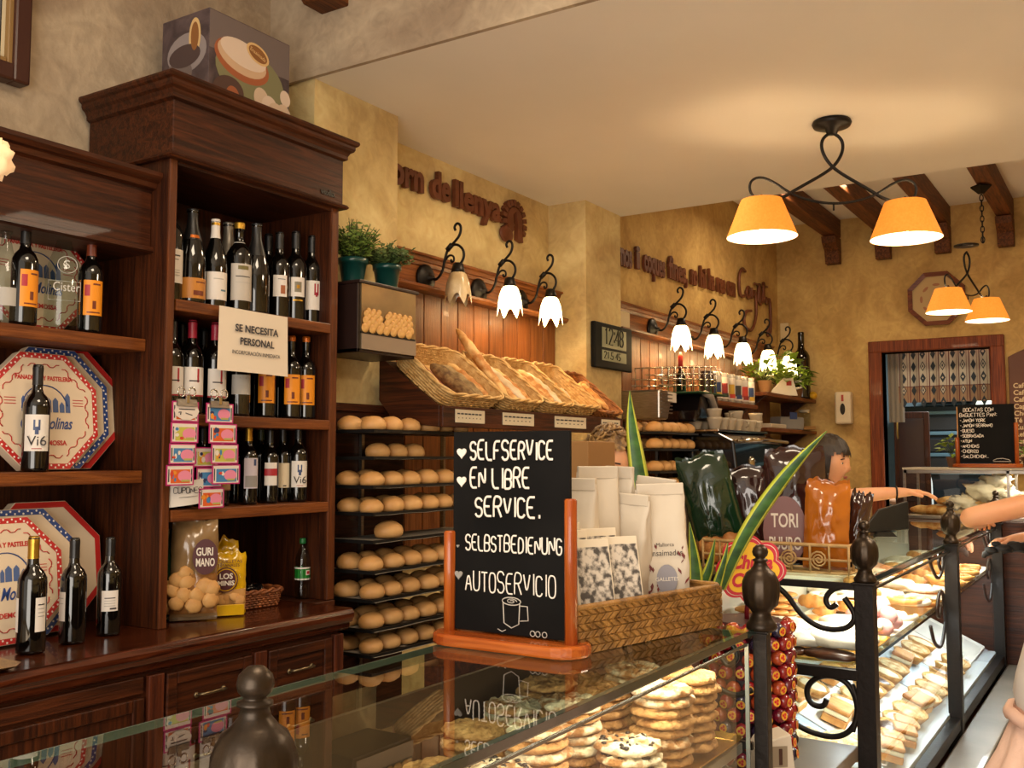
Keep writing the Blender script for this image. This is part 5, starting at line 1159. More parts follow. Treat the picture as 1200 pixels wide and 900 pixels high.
# ================================================================ on the near counter
# chalkboard ---------------------------------------------------------
CHALK = plain('e6ddd2', .9); CBOARD = mat('chalkboard_black', '090808', .65, 0, '141211', 6, spec=.12)
WORG = wood('varnished_pine_z', '8a3a12', 'b55f22', 'z', .25, coat=.5); WORGX = wood('varnished_pine_x', '8a3a12', 'b55f22', 'x', .25, coat=.5); WPINE = wood('pale_pine', 'a8682c', 'c98d45', 'z', .4)
def chalkboard(label, loc, rz, w_, zlow, ztop, posttop, postl, lines, r, scale=1):
    t = thing('chalkboard', label, 'sign', loc, R(rz))
    m = M(); n = 8; hw = w_/2+.035; hd = .048; pts = []
    for cx, a0 in ((hw-hd, -90), (-hw+hd, 90)):
        for i in range(n+1): a = R(a0+180*i/n); pts.append((cx+hd*math.cos(a), hd*math.sin(a)))
    m.prism(pts, 0, .022*scale, 'z'); m.build('base', WORGX, t, .005)
    for s_, top in ((-1, postl), (1, posttop)):
        M().lathe([(.0115, .02), (.0115, top-.003), (.009, top), (0, top)], 16, (s_*(w_/2+.006), -.008 if s_ > 0 else -.002, 0)).build('dowel', WORG, t)
    M().box(-w_/2-.008, .012, .02, -w_/2+.004, .02, ztop-.01).build('back_slat', WPINE, t, .001)
    b = M().box(-w_/2, 0, zlow, w_/2, .008, ztop).build('board', CBOARD, t, .001)
    return t, b
bt = P(600, 506, X=1.555).z-GT; rp = P(670, 585, X=1.55).z-GT; lp = P(530, 622, X=1.56).z-GT
pb = P(531, 620, X=1.56); pe = P(669, 600, X=1.545)
cy = (pb.y+pe.y)/2; ww = pb.y-pe.y-.012
t, b = chalkboard('black A-size chalkboard on a varnished wooden foot reading self service in four languages', (1.552, cy, GT+.001), -90, ww, .025, bt, rp, lp, None, .003)
def chalk(t, lines, w_):
    m = M()
    for s_, x, z, h, r, wid in lines:
        wk = .5*wid/swidth(s_, h, .5, 1.34); strokes(m, s_.upper(), x, z, h, -.0012, r, 1.34, wob=.3, wk=wk, smooth=2)
    for v in list(range(0)): pass
    m.v = [(x, -.0012+(y+.0012)*.35, z) for x, y, z in m.v]
    return m
H = bt
def heart(m, x, z, s_):
    pts = []
    for i in range(20):
        a = 2*PI*i/20; pts.append((x+s_*.062*(16*math.sin(a)**3)/2, z+s_*.062*(13*math.cos(a)-5*math.cos(2*a)-2*math.cos(3*a)-math.cos(4*a))/2))
    m.prism(pts[::-1], -.0022, 0)
L0 = -ww/2
m = chalk(t, [('SelfService', L0+.040, H*.868, .034, .0024, ww-.062), ('En Libre', L0+.040, H*.735, .036, .0024, ww*.55), ('Service.', L0+.052, H*.60, .036, .0024, ww*.60), ('Selbstbedienung', L0+.030, H*.44, .029, .0018, ww-.038), ('Autoservicio', L0+.030, H*.25, .037, .0016, ww-.038)], ww)
m.build('chalk_lettering', CHALK, t, kind='stuff')
m = M()
for zz in (.90, .765): heart(m, L0+.02, H*zz, .022)
m.build('chalk_heart', CHALK, t)
m = M(); heart(m, L0+.014, H*.32, .018); heart(m, L0+.012, H*.455, .006); m.build('faded_chalk_heart', plain('8f8a84', .9), t)
m = M(); cx_ = .005; zz = H*.085
m.tube([(cx_-.018, -.001, zz+.05), (cx_-.016, -.001, zz+.012), (cx_, -.001, zz+.004), (cx_+.016, -.001, zz+.012), (cx_+.018, -.001, zz+.05)], .0011, 5)
m.tube([(cx_+.02*math.cos(i*PI/8), -.001, zz+.052+.007*math.sin(i*PI/8)) for i in range(16)], .0011, 5, closed=True)
m.tube([(cx_+(.012-.0007*i)*math.cos(i*.7), -.001, zz+.052+(.005-.0003*i)*math.sin(i*.7)) for i in range(14)], .0009, 5)
m.tube([(cx_+.019, -.001, zz+.045), (cx_+.034, -.001, zz+.045), (cx_+.036, -.001, zz+.02), (cx_+.018, -.001, zz+.018)], .0011, 5)
for dx in (.045, .056, .07): m.tube([(cx_+dx+.005*math.cos(i*PI/5), -.001, zz-.002+.005*math.sin(i*PI/5)) for i in range(10)], .0009, 4, closed=True)
m.tube([(cx_-.03, -.001, zz), (cx_-.02, -.001, zz-.004), (cx_-.012, -.001, zz)], .0009, 4)
m.build('chalk_cup', plain('b5aea5', .9), t)
# straw basket with chocolate packs and biscuit bags ----------------------
sb = thing('straw_basket', 'plaited straw basket on the glass counter full of packs and white bags', 'basket', (1.806, .92, GT+.001), R(-13))
hw, hd, hh = .225, .12, .082
m = M(); m.box(-hw, -hd, 0, hw, hd, .004); m.build('bottom', STRAW, sb)
m = M(); t_ = .005
m.box(-hw, -hd, 0, hw, -hd+t_, hh); m.box(-hw, hd-t_, 0, hw, hd, hh); m.box(-hw, -hd, 0, -hw+t_, hd, hh); m.box(hw-t_, -hd, 0, hw, hd, hh); m.build('wall', STRAW, sb)
m = M(); sw_ = .021
def plait(m, L_, h_, put_):
    nx = int(L_/sw_*1.0); nz = int(h_/.0135)
    for j in range(nz):
        for i in range(-1, nx+1):
            up = (j % 2 == 0); x = i*sw_; z = j*.0135; dx = .019 if up else -.019; x = x+(0 if up else .019)
            q = [(x, z), (x+.0155, z), (x+.0155+dx, z+.0132), (x+dx, z+.0132)]
            q = [(min(max(a, 0), L_), min(b, h_)) for a, b in q]
            if abs(q[0][0]-q[1][0]) < .002 and abs(q[2][0]-q[3][0]) < .002: continue
            mid = ((q[0][0]+q[2][0])/2, (q[0][1]+q[2][1])/2)
            vs = [put_(a, b, .0008) for a, b in q]+[put_(mid[0]+(a-mid[0])*.82, mid[1]+(b-mid[1])*.82, .0034) for a, b in q]
            m.add(vs, [(4, 5, 6, 7), (0, 1, 5, 4), (1, 2, 6, 5), (2, 3, 7, 6), (3, 0, 4, 7)])
plait(m, 2*hw, hh, lambda a, b, o: (-hw+a, -hd-o, b)); plait(m, 2*hd, hh, lambda a, b, o: (hw+o, -hd+a, b)); plait(m, 2*hd, hh, lambda a, b, o: (-hw-o, -hd+a, b)); plait(m, 2*hw-.01, hh-.01, lambda a, b, o: (-hw+.005+a, hd-.005-o, .008+b))
m.build('plaited_strips', STRAW, sb, kind='stuff')
m = M(); a = [Vector((hw, hd, hh)), Vector((-hw, hd, hh)), Vector((-hw, -hd, hh)), Vector((hw, -hd, hh))]; m.tube(resample(a, 60), .006, 6, closed=True); m.build('rim', STRAW, sb)
sbM = wm(sb) @ Matrix.Translation((0, -.025, 0))
PKW = plain('d9cdb8', .6); PKG = mat('engraving_print', '4a4644', .6, 0, 'c9c0b4', 75, detail=8, sharp=(.42, .58))
pk = thing('chocolate_pack', 'x', 'box', (0, 0, 0))
M().box(-.040, -.016, 0, .040, .016, .165).build('carton', PKW, pk, .001)
M().box(-.034, -.0168, .012, .037, -.0162, .15).build('engraving_print', PKG, pk)
m = M(); m.box(-.0406, -.012, .01, -.0401, .012, .155); m.build('side_print', plain('a9a296', .6), pk)
text('CHOCOLATE ARTESANO', .012, INK, 'side_lettering', pk, (-.0409, 0, .08), rot=(PI/2, -PI/2, -PI/2), extrude=.0001, w=.1)
def place(o, x, y, z, rz, rx=0): 
    q = sbM @ Vector((x, y, z)); o.location = q; o.rotation_euler = (R(rx), 0, R(rz-13)); return o
place(pk, -.135, -.062, .03, -18, -12); pk['label'] = 'front left pack with engraved print in the straw basket'; pk['group'] = 'engraved packs in the straw basket'
for lb, x, y, z, rz, rx in (('front right pack with engraved print in the straw basket', -.045, -.058, .03, -18, -12), ('engraved pack standing behind the front left one in the straw basket', -.155, -.02, .045, -14, -8), ('engraved pack standing behind the front right one in the straw basket', -.07, -.02, .045, -16, -8),
    ('engraved pack of the third row, left, in the straw basket', -.165, .02, .055, -10, -6), ('engraved pack of the third row, right, in the straw basket', -.08, .02, .055, -12, -6), ('engraved pack of the back row, left, in the straw basket', -.17, .06, .035, -8, -4), ('engraved pack of the back row, right, in the straw basket', -.085, .062, .035, -8, -4)):
    place(dup(pk, label=lb), x, y, z, rz, rx)
PAPB = mat('white_paper_bag', 'bcb09e', .6, 0, 'd2c7b6', 4, .2, 14); RPR = mat('red_leaf_print', '7a2620', .6, 0, '54282a', 20); GPR = plain('8c8a92', .6)
def paper_bag(loc, ht, wd, dp, rz, label, print_=True, seed=1, ry=0):
    t = thing('paper_bag', label, 'bag', loc, group='white biscuit bags behind the packs', rot=(0, R(ry), R(rz)))
    m = M(); nz = 14; n = 28; vs = []
    base = resample(rrect(wd, dp, .008, 2), n)
    for j in range(nz+1):
        v = j/nz; k = 1 if v < .42 else 1-(v-.42)/.58
        for i, p in enumerate(base):
            w_ = 1+.10*noise.noise(Vector((p.x*45+seed, p.y*45, v*7)))+.04*noise.noise(Vector((p.x*120+seed, p.y*90, v*16)))
            vs.append((p.x*w_*(1+.03*(v > .9)), p.y*(k*.92+.08)*w_+.003*noise.noise(Vector((p.x*50, v*9, seed))), v*ht))
    m.add(vs, [(j*n+i, j*n+(i+1) % n, (j+1)*n+(i+1) % n, (j+1)*n+i) for j in range(nz) for i in range(n)]+[tuple(range(n))[::-1]], 0, True); m.build('paper', PAPB, t)
    M().box(-wd*.5, -.006, ht*.955, wd*.5, .006, ht+.012).build('folded_top', PAPB, t, .002)
    if print_:
        rr = random.Random(seed); m = M(); y = -dp/2-.0022
        for _ in range(34):
            a = rr.uniform(-.9, .9); z = .06+rr.random()**1.3*ht*.38; x = rr.uniform(-wd*.43, wd*.43); L_ = rr.uniform(.008, .016)
            if abs(x) < wd*.2 and z > ht*.3: continue
            y = -dp/2-.0022 if z < ht*.4 else -dp/2*(1-(z/ht-.42)/.58)-.004
            m.prism([(x-L_*.5*math.sin(a), z), (x+L_*.25*math.cos(a), z+L_*.5), (x+L_*.5*math.sin(a), z+L_), (x-L_*.25*math.cos(a), z+L_*.5)], y-.0004, y)
        m.build('leaf_print', RPR, t, kind='stuff'); y = -dp/2-.0022
        m = M(); m.prism([(.0+wd*.22*math.cos(R(a)), ht*.34+wd*.3*math.sin(R(a))) for a in range(0, 360, 20)], y-.0008, y-.0003); m.build('oval_print', GPR, t)
        text('GALLETES', .011, WHITE, 'lettering', t, (0, y-.0012, ht*.34), extrude=.0001)
        text('Ensaimades', .017, INK, 'lettering', t, (0, -dp/2*.86-.003, ht*.53), extrude=.0001, w=wd*.7); text('Mallorca', .011, INK, 'lettering', t, (0, -dp/2*.76-.003, ht*.59), extrude=.0001)
    return t
for (px, py, X_, ht, wd, rz, lb, pr_) in ((777, 568, 1.935, .215, .10, -52, 'large white paper bag with red leaf print, rightmost in the straw basket', True), (735, 580, 1.875, .20, .075, -95, 'white paper bag with folded side left of the large printed bag', False), (752, 560, 1.97, .20, .085, -80, 'white paper bag with red print peeping out between the two front bags', True),
     (700, 548, 1.83, .22, .085, -45, 'white paper bag at the rear left behind the chocolate packs', True), (722, 548, 1.91, .2, .07, -100, 'white paper bag behind the rear middle of the straw basket', False), (682, 562, 1.74, .2, .06, -85, 'white paper bag just right of the chalkboard edge', False)):
    q = P(px, py, X=X_); ht = q.z-GT-.015; paper_bag((q.x, q.y, GT+.006), ht, wd, .066, rz, lb, pr_, seed=int(px), ry=(px*7 % 9-4)*1.6)
single('back_counter', M().box(2.1, 1.13, 0, 2.9, 1.6, 1.0), WX, 'dark service counter behind the straw basket', 'counter')
# brown card behind the chalkboard
q0 = P(667, 517, X=2.35); q1 = P(693, 575, X=2.35)
t = thing('card_box', 'plain brown cardboard box behind the right edge of the chalkboard', 'box', (2.42, (q0.y+q1.y)/2+.04, 1.0)); hz = q0.z-1.0
M().box(-.08, -.07, 0, .08, .07, hz).build('carton', plain('8a6232', .7), t, .003)
# snake plant --------------------------------------------------------
SGR = mat('snake_leaf_green', '1f4420', .45, 0, '3d6a2c', 14, stretch=(1, 1, 3)); SYL = mat('snake_leaf_edge', 'a9b52e', .45, 0, 'c6c94a', 10)
sp = thing('snake_plant', 'variegated snake plant with yellow edged leaves behind the straw basket', 'plant', (2.2, .99, .701))
M().lathe([(.045, 0), (.047, .004), (.058, .40), (.062, .40), (.062, .43), (.056, .43), (.054, .41), (0, .405)], 24).build('pot', plain('3a2a20', .5), sp)
def blade(pts, ws, nm='leaf'):
    v = [Vector(p) for p in pts]; rows = len(v); m = M(); vs = []
    cam_ = Vector((0, 0, EYE))
    for i, p in enumerate(v):
        tn = (v[min(i+1, rows-1)]-v[max(i-1, 0)]).normalized(); sd = tn.cross(Vector((-.8, -.6, 0))).normalized(); bk = tn.cross(sd).normalized()
        for u, dp in ((-1, .25), (-.62, .06), (0, -.08), (.62, .06), (1, .25), (0, .1)): vs.append(p+sd*ws[i]*u+Vector((.8, .6, 0))*ws[i]*dp)
    for i in range(rows-1):
        for k in range(4): m.f.append((i*6+k, i*6+k+1, (i+1)*6+k+1, (i+1)*6+k)); m.mi.append(1 if k in (0, 3) else 0); m.sm.append(True)
        for a, b in ((0, 5), (5, 4)): m.f.append((i*6+b, i*6+a, (i+1)*6+a, (i+1)*6+b)); m.mi.append(0); m.sm.append(True)
    m.v = [tuple(q) for q in vs]; o = m.build(nm, [SGR, SYL], sp, world=True); return o
def leafpx(pp, ws, X_):
    pts = [P(x, y, X=X_+.02*i/len(pp)) for i, (x, y) in enumerate(pp)]
    for _ in range(2): pts = chaikin(pts); ws = [w_.x for w_ in chaikin([Vector((w_, 0, 0)) for w_ in ws])]
    blade(pts, ws)
leafpx([(778, 672), (762, 620), (752, 575), (746, 535), (740, 495), (738, 458)], [.016, .020, .024, .021, .014, .001], 2.17)
leafpx([(845, 690), (866, 640), (890, 600), (915, 565), (940, 535), (969, 505)], [.012, .017, .019, .017, .011, .001], 2.27)
leafpx([(806, 690), (803, 668), (800, 640), (801, 610)], [.02, .019, .012, .001], 2.2)
leafpx([(815, 700), (816, 680), (814, 655), (808, 612)], [.018, .018, .014, .001], 2.14)
leafpx([(818, 700), (826, 680), (832, 665), (838, 632)], [.014, .014, .011, .001], 2.2)
leafpx([(838, 695), (842, 680), (850, 655), (853, 636)], [.012, .011, .007, .001], 2.2)
# wicker basket with snack bags on the pastry case ---------------------
wb = thing('wicker_basket', 'low openwork wicker basket with coil ornaments on the pastry case', 'basket', (3.12, .965, GT+.002), R(-90))
WK2 = mat('pale_wicker', 'a8834e', .6, 0, 'c7a46c', 30, .3, 90)
bw, bdp, bh = .225, .11, .085
m = M()
for z in (.004, .042, bh): m.tube(resample([Vector((bw, bdp, z)), Vector((-bw, bdp, z)), Vector((-bw, -bdp, z)), Vector((bw, -bdp, z))], 48), .0042 if z < bh else .006, 6, closed=True)
for s_ in (-1, 1):
    for k in range(9):
        x = -bw+k*bw/4; m.tube([(x, s_*bdp, 0), (x, s_*(bdp+.002), bh)], .004, 5)
    for k in range(5): m.tube([(s_*bw, -bdp+k*bdp/2, 0), (s_*bw, -bdp+k*bdp/2, bh)], .004, 5)
m.build('frame', WK2, wb, kind='stuff')
M().box(-bw, -bdp, .0, bw, bdp, .004).build('bottom', WK2, wb)
for s_ in (-1,):
    for k in range(4):
        cx_ = -bw+.10+k*.088; m = M(); m.tube([(cx_+(.002+.0009*i)*math.cos(i*.6), s_*(bdp+.006), .043+(.002+.0009*i)*math.sin(i*.6)) for i in range(30)], .003, 5); m.build('coil', WK2, wb)
bz = GT+.012; gsn = 'snack bags in the openwork basket'
def bagpx(name, lb, px0, px1, ytop, ybot, X_, dp, film, seed, lower=None, low=.3, tilt=0, logo=None, rz=-62):
    a = P(px0, (ytop+ybot)/2, X=X_); b = P(px1, (ytop+ybot)/2, X=X_); zt = P((px0+px1)/2, ytop, X=X_).z; wd = (a.y-b.y)*1.02
    return bag(name, lb, (X_, (a.y+b.y)/2, bz), wd, zt-bz, dp, film, rz=-90+20, tilt=tilt, group=gsn, lower=lower, low=low, seed=seed), zt-bz, wd
t, h_, w_ = bagpx('snack_bag', 'dark green bag with round pretzels showing, left in the openwork basket', 822, 880, 528, 628, 3.12, .1, FG, 21, mat('pretzel_film', '5e3f1c', .3, 0, '8a6030', 14), .22, -14)
biscuits(t, [(-.035, .035, .3), (.01, .045, 1), (.035, .03, 2), (-.015, .06, 1.4), (.03, .065, .2), (-.045, .065, 1)], .03, BUN2, -.045, 'pretzel', .6)
t, h_, w_ = bagpx('snack_bag', 'dark brown glossy bag leaning between the green bag and the large logo bag', 862, 915, 545, 640, 3.2, .08, FBR, 22, None, 0, -8)
t, h_, w_ = bagpx('snack_bag', 'large dark brown bag with round lettered logo, middle of the openwork basket', 897, 967, 524, 632, 3.12, .1, FBR, 23, None, 0, 0)
q = M(); disc(q, -.035, h_*.30, w_*.34, h_*.29, -.056, 30); q.build('logo', plain('6e3a30', .35), t)
text('TORI', .06, LW, 'logo_lettering', t, (-.035, -.0575, h_*.38), extrude=.0004, offset=.001, w=w_*.42); text('PUURO', .055, LW, 'logo_lettering', t, (-.035, -.0575, h_*.19), extrude=.0004, offset=.001, w=w_*.5)
t, h_, w_ = bagpx('snack_bag', 'glossy orange bag with scrunched clear top, right in the openwork basket', 940, 992, 562, 634, 3.06, .09, FO, 24, None, 0, 3)
t, h_, w_ = bagpx('snack_bag', 'dark brown crinkled bag at the right end of the openwork basket', 980, 1006, 575, 634, 3.16, .08, FBR, 25, None, 0, 12)
# lollipop stand -------------------------------------------------------
ls = thing('lollipop_stand', 'round red and yellow lollipop sign on a column of wrapped lollipops', 'stand', (2.42, .845, .70))
RED2 = plain('c4142b', .4); YEL2 = plain('f0bb10', .4)
sc_ = P(880, 668, X=2.38)
def petals(r0, amp, n=64, k=8): return [(r0*(1+amp*abs(math.cos(k/2*(2*PI*i/n))))*math.cos(2*PI*i/n), r0*(1+amp*abs(math.cos(k/2*(2*PI*i/n))))*math.sin(2*PI*i/n)) for i in range(n)]
SM = Matrix.Translation(sc_) @ Matrix.Rotation(R(-65), 4, 'Z')
for nm, r0, y0, mt in (('sign_disc', .071, 0, RED2), ('white_ring', .0655, -.0012, plain('e8d8c0', .4)), ('inner_ring', .064, -.0018, RED2), ('yellow_field', .057, -.0026, YEL2)):
    m = M(); m.T = SM; m.prism(petals(r0, .19), y0-.0012, .006 if y0 == 0 else y0); m.build(nm, mt, ls, world=True)
for s_, z, w_ in (('Chupa', .018, .098), ('Chups', -.026, .098)):
    o = text(s_, .045, RED2, 'sign_lettering', ls, (0, -.0045, z), w=w_, extrude=.0006, offset=.0018, shear=.25); o.data.transform(wm(ls).inverted() @ SM)
M().lathe([(.085, .06), (.085, .40)], 24).build('core', plain('3a1018', .4), ls)
M().lathe([(.095, 0), (.095, .055), (.03, .06)], 24).build('foot', plain('a01824', .4), ls)
M().tube([Vector((0, 0, .40)), Vector((0, 0, .42)), wm(ls).inverted() @ (sc_+Vector((.012, .008, -.05)))], .006, 8).build('sign_stem', plain('7a1420', .4), ls)
LM = [mat('wrapper_red', '8f1a20', .18, coat=.5), mat('wrapper_orange', '9c2c1a', .2, 0, 'b8542a', 30, coat=.5), mat('wrapper_crimson', '6e1028', .18, coat=.7), mat('wrapper_navy', '2a2740', .2, coat=.7)]
lp_ = []
for k, mt in enumerate(LM):
    t = thing('lollipop', 'x', 'sweet', (0, 0, 0), group='lollipops on the column stand')
    m = M(); m.ell((0, -.013, 0), (.0178, .0165, .0178), 12, 8, rough=.12, fr=5, seed=k); m.build('wrapper', mt, t)
    q = M(); disc(q, 0, 0, .0105, .0105, -.0296, 12); q.build('flower_print', plain('e0a838', .35), t)
    for a in (60, 180, 300): q = M(); disc(q, .004*math.cos(R(a)), .004*math.sin(R(a)), .0035, .0035, -.0299, 6); q.build('flower_print', RED2, t)
    lp_.append(t)
cnt = 0; rr = random.Random(5); lc = {}
for row in range(10):
    for i in range(17):
        a = 2*PI*(i+.5*(row % 2))/17
        # only the half that faces the shop
        if math.cos(a-R(205)) < -.25: continue
        k = rr.choice((0, 0, 0, 0, 1, 2, 2, 3)); t = lp_[k]; dst = (2.42+.088*math.cos(a), .845+.088*math.sin(a), .70+.085+row*.0335)
        o = dup(t)
        o.location = dst; o.rotation_euler = (rr.uniform(-.2, .2), rr.uniform(-.3, .3), a+PI/2); o.scale = (1.0,)*3
        c_ = lc.get((k, row), 0); lc[(k, row)] = c_+1
        o['label'] = '%s %s wrapped lollipop from the right, %s ring from the foot' % (ORD[c_], ('red', 'orange', 'crimson', 'navy')[k], ORD[row]); o['group'] = 'lollipops on the column stand, %s ring' % ORD[row]
for t in lp_:
    for c in list(t.children): bpy.data.objects.remove(c)
    bpy.data.objects.remove(t)
# white price box at the foot
q = P(905, 872, X=2.25)
t = thing('card_holder', 'white sloped box with a small dark printed card beside the lollipop column', 'box', (q.x, q.y, q.z-.06), R(-50))
m = M(); m.prism([(-.05, 0), (-.045, .055), (-.03, .075), (.03, .09), (.04, 0)], -.035, .035); m.build('holder', plain('c9bfae', .5), t, .003)
M().box(-.015, -.037, .02, .02, -.0355, .065).build('card', plain('8a7c68', .5), t); M().box(.0, -.038, .025, .008, -.0372, .06).build('card_print', plain('3a1d14', .5), t)
single('side_shelf', M().box(2.06, .70, .66, 2.90, 1.12, .70), MARB, 'cream shelf between the two glass cases carrying the lollipop stand', 'shelf', bevel=.004)
single('side_plinth', M().box(2.06, .72, 0, 2.90, 1.10, .66), WX, 'dark wooden plinth between the two glass cases', 'counter')
# lace lampshade edge cropped at the left border
q = P(4, 195, X=1.2)
# ================================================================ chandeliers
def shade_mat():
    m = bpy.data.materials.new('lit_parchment_shade'); m.use_nodes = True; nt = m.node_tree; N = nt.nodes; L = nt.links
    b = N['Principled BSDF']; b.inputs['Base Color'].default_value = lin('d9963c'); b.inputs['Roughness'].default_value = .8
    b.inputs['Emission Color'].default_value = lin('e88a20'); b.inputs['Emission Strength'].default_value = .22
    tr = N.new('ShaderNodeBsdfTranslucent'); tr.inputs[0].default_value = lin('e08a30'); mx = N.new('ShaderNodeMixShader'); mx.inputs[0].default_value = .35
    tc = N.new('ShaderNodeTexCoord'); no = N.new('ShaderNodeTexNoise'); no.inputs['Scale'].default_value = 90; no.inputs['Detail'].default_value = 4
    rp = N.new('ShaderNodeValToRGB'); rp.color_ramp.elements[0].color = lin('b87020'); rp.color_ramp.elements[1].color = lin('dc9a48')
    L.new(tc.outputs['Object'], no.inputs[0]); L.new(no.outputs[0], rp.inputs[0]); L.new(rp.outputs[0], b.inputs['Base Color']); L.new(rp.outputs[0], b.inputs['Emission Color'])
    L.new(b.outputs[0], mx.inputs[1]); L.new(tr.outputs[0], mx.inputs[2]); L.new(mx.outputs[0], N['Material Output'].inputs[0]); return m
SHM = shade_mat(); BULB = mat('chandelier_bulb', 'fff2d8', .4, emit='ffe6b8', es=30)
INSH = mat('shade_lining', 'f2e6cc', .8, emit='fff0cf', es=1.6)
def chandelier(label, cx, cy, zc, zs, sL, sR, k, chain, energy):
    t = thing('chandelier', label, 'lamp', (cx, cy, zc))
    ax = Vector((sR.x-sL.x, sR.y-sL.y, 0)); D = ax.length/2; ax.normalize(); mid = (Vector((sL.x, sL.y, 0))+Vector((sR.x, sR.y, 0)))/2
    def W(u, z): return Vector((mid.x+ax.x*u, mid.y+ax.y*u, z))
    if chain:
        M().lathe([(0, 0), (.02, -.0), (.07, .05), (.07, .06), (0, .06)], 4, (cx, cy, zc-.06), sm=False).build('canopy', IRON, t, world=True)
        for i in range(9): 
            z = zc-.07-.038*i; r = .012; M().tube([(cx+(r*math.cos(a*PI/5) if i % 2 else 0), cy+(0 if i % 2 else r*math.cos(a*PI/5)), z-.02+.024*math.sin(a*PI/5)) for a in range(10)], .004, 5, closed=True).build('chain_link', IRON, t, world=True)
        zt = zc-.42; M().tube([(cx, cy, zc-.36), (cx, cy, zt)], .006, 6).build('rod', IRON, t, world=True)
        M().lathe([(0, .01), (.05, .008), (.085, 0), (.085, -.008), (.03, -.014), (0, -.014)], 28, (mid.x, mid.y, zt)).build('disc', IRON, t, world=True)
    else:
        zt = zc; M().lathe([(0, 0), (.08, 0), (.085, -.012), (.078, -.026), (.03, -.034), (.022, -.06), (0, -.06)], 32, (mid.x, mid.y, zc-.001)).build('canopy', IRON, t, world=True)
    H_ = zt-(zs+.16*k)
    for s_ in (1, -1):
        pts = [(0, zt-.05), (-.045, zt-H_*.22), (-.05, zt-H_*.36), (-.02, zt-H_*.52), (.03, zt-H_*.64), (.16*D/.32, zt-H_*.84), (D*.72, zt-H_*.965), (D*.98, zt-H_*1.0)]
        v = [W(s_*u*(k if abs(u) < .06 else 1), z) for u, z in pts]
        for _ in range(3): v = chaikin(v)
        M().tube(v, .0075*k, 7).build('arm', IRON, t, world=True)
    zz = lambda f: zt-H_*f
    pts = [(-D*.96, zz(1.0)), (-D*1.14, zz(.94)), (-D*1.17, zz(.78)), (-D*1.05, zz(.70)), (-D*.86, zz(.74)), (-D*.55, zz(.93)), (-D*.25, zz(1.0)), (.0, zz(1.02)), (D*.25, zz(1.0)), (D*.55, zz(.93)), (D*.86, zz(.74)), (D*1.05, zz(.70)), (D*1.17, zz(.78)), (D*1.14, zz(.94)), (D*.96, zz(1.0))]
    v = [W(u, z) for u, z in pts]
    for _ in range(3): v = chaikin(v)
    M().tube(v, .006*k, 7).build('looped_arm', IRON, t, world=True)
    M().tube([W(0, zz(1.02)), W(0, zz(1.02)-.03)], .004, 6).build('drop', IRON, t, world=True)
    for s_, q in ((-1, sL), (1, sR)):
        c = (q.x, q.y, zs)
        m = M(); m.lathe([(.152*k, 0), (.088*k, .165*k)], 40, c, cap=False); m.build('lamp_shade', SHM, t, world=True)
        m = M(); m.lathe([(.086*k, .164*k), (.150*k, .001)], 40, c, cap=False); m.build('shade_lining', INSH, t, world=True)
        m = M(); m.lathe([(.004, .19*k), (.018, .17*k), (.02, .11*k), (.012, .10*k)], 14, c); m.build('lamp_holder', IRON, t, world=True)
        M().ell((q.x, q.y, zs+.07*k), (.03, .03, .04), 14, 10).build('bulb', BULB, t, world=True)
        light('chandelier_light', 'POINT', (q.x, q.y, zs+.085*k), energy, WARM, .035)
zs = 2.455
chandelier('iron chandelier with two lit parchment shades hanging from the pale ceiling', 4.27, 1.07, ZC, zs, P(893, 278, Z=zs), P(1062, 280, Z=zs), 1.0, False, 9)
zs = 2.50
qL, qR = P(1112, 366, Z=zs), P(1157, 376, Z=zs)
chandelier('smaller looking chain hung chandelier with two lit shades near the far wall', (qL.x+qR.x)/2, .88+.03, 3.44, zs, qL, qR, 1.0, True, 9)
# ================================================================ the far wall
t = thing('octagonal_picture', 'octagonal wood framed picture on the amber wall behind the far chandelier', 'picture', (8.99, 1.43, 2.60), rz=-PI/2)
rO = .245; a = octa(rO)
m = M(); aa = octa(rO); bb = octa(rO*.84)
m.add([(p[0], -.03, p[1]+.235) for p in aa]+[(p[0], -.022, p[1]+.235) for p in bb]+[(p[0], 0, p[1]+.235) for p in aa], [(i, (i+1) % 8, 8+(i+1) % 8, 8+i) for i in range(8)]+[(16+i, 16+(i+1) % 8, (i+1) % 8, i) for i in range(8)]); m.build('frame', wood('frame_oak', '55270f', '7a3c1c', 'x'), t)
m = M(); m.prism([(p[0], p[1]+.235) for p in octa(rO*.85)], -.012, -.001); m.build('picture', plain('b79a6c', .7), t)
m = M()
for i in range(8): disc(m, .12*math.cos(R(45*i)), .235+.12*math.sin(R(45*i)), .03, .012, -.0125, 10, R(45*i+90))
m.build('garland_print', plain('a06a4a', .7), t, kind='stuff')
def far(px, py): return P(px, py, X=8.99)
a_, b_ = far(981, 460), far(1001, 497)
t = thing('soap_dispenser', 'cream wall dispenser with a dark oval window on the amber wall', 'dispenser', (8.985, (a_.y+b_.y)/2, b_.z), -PI/2); w_ = (a_.y-b_.y); h_ = a_.z-b_.z
M().box(-w_/2, -.10, 0, w_/2, 0, h_).build('housing', plain('d6c5a8', .4), t, .02, seg=4)
m = M(); disc(m, 0, h_*.46, .022, .05, -.102, 20); m.build('window', plain('1c1614', .2), t); M().box(-.01, -.103, h_*.7, .01, -.1005, h_*.9).build('sticker', plain('a8382a', .5), t)
a_ = far(918, 379); b_ = far(925, 399)
single('wall_socket_plate', M().box(8.965, b_.y, b_.z, 8.995, b_.y+.075, a_.z), plain('c9b48e', .5), 'small cream plate high in the far corner above the last lamp', 'plate', bevel=.004)
t = thing('menu_board', 'tall brown arched menu board with pale script cut by the right edge', 'sign', (8.985, .62, 1.38), -PI/2)
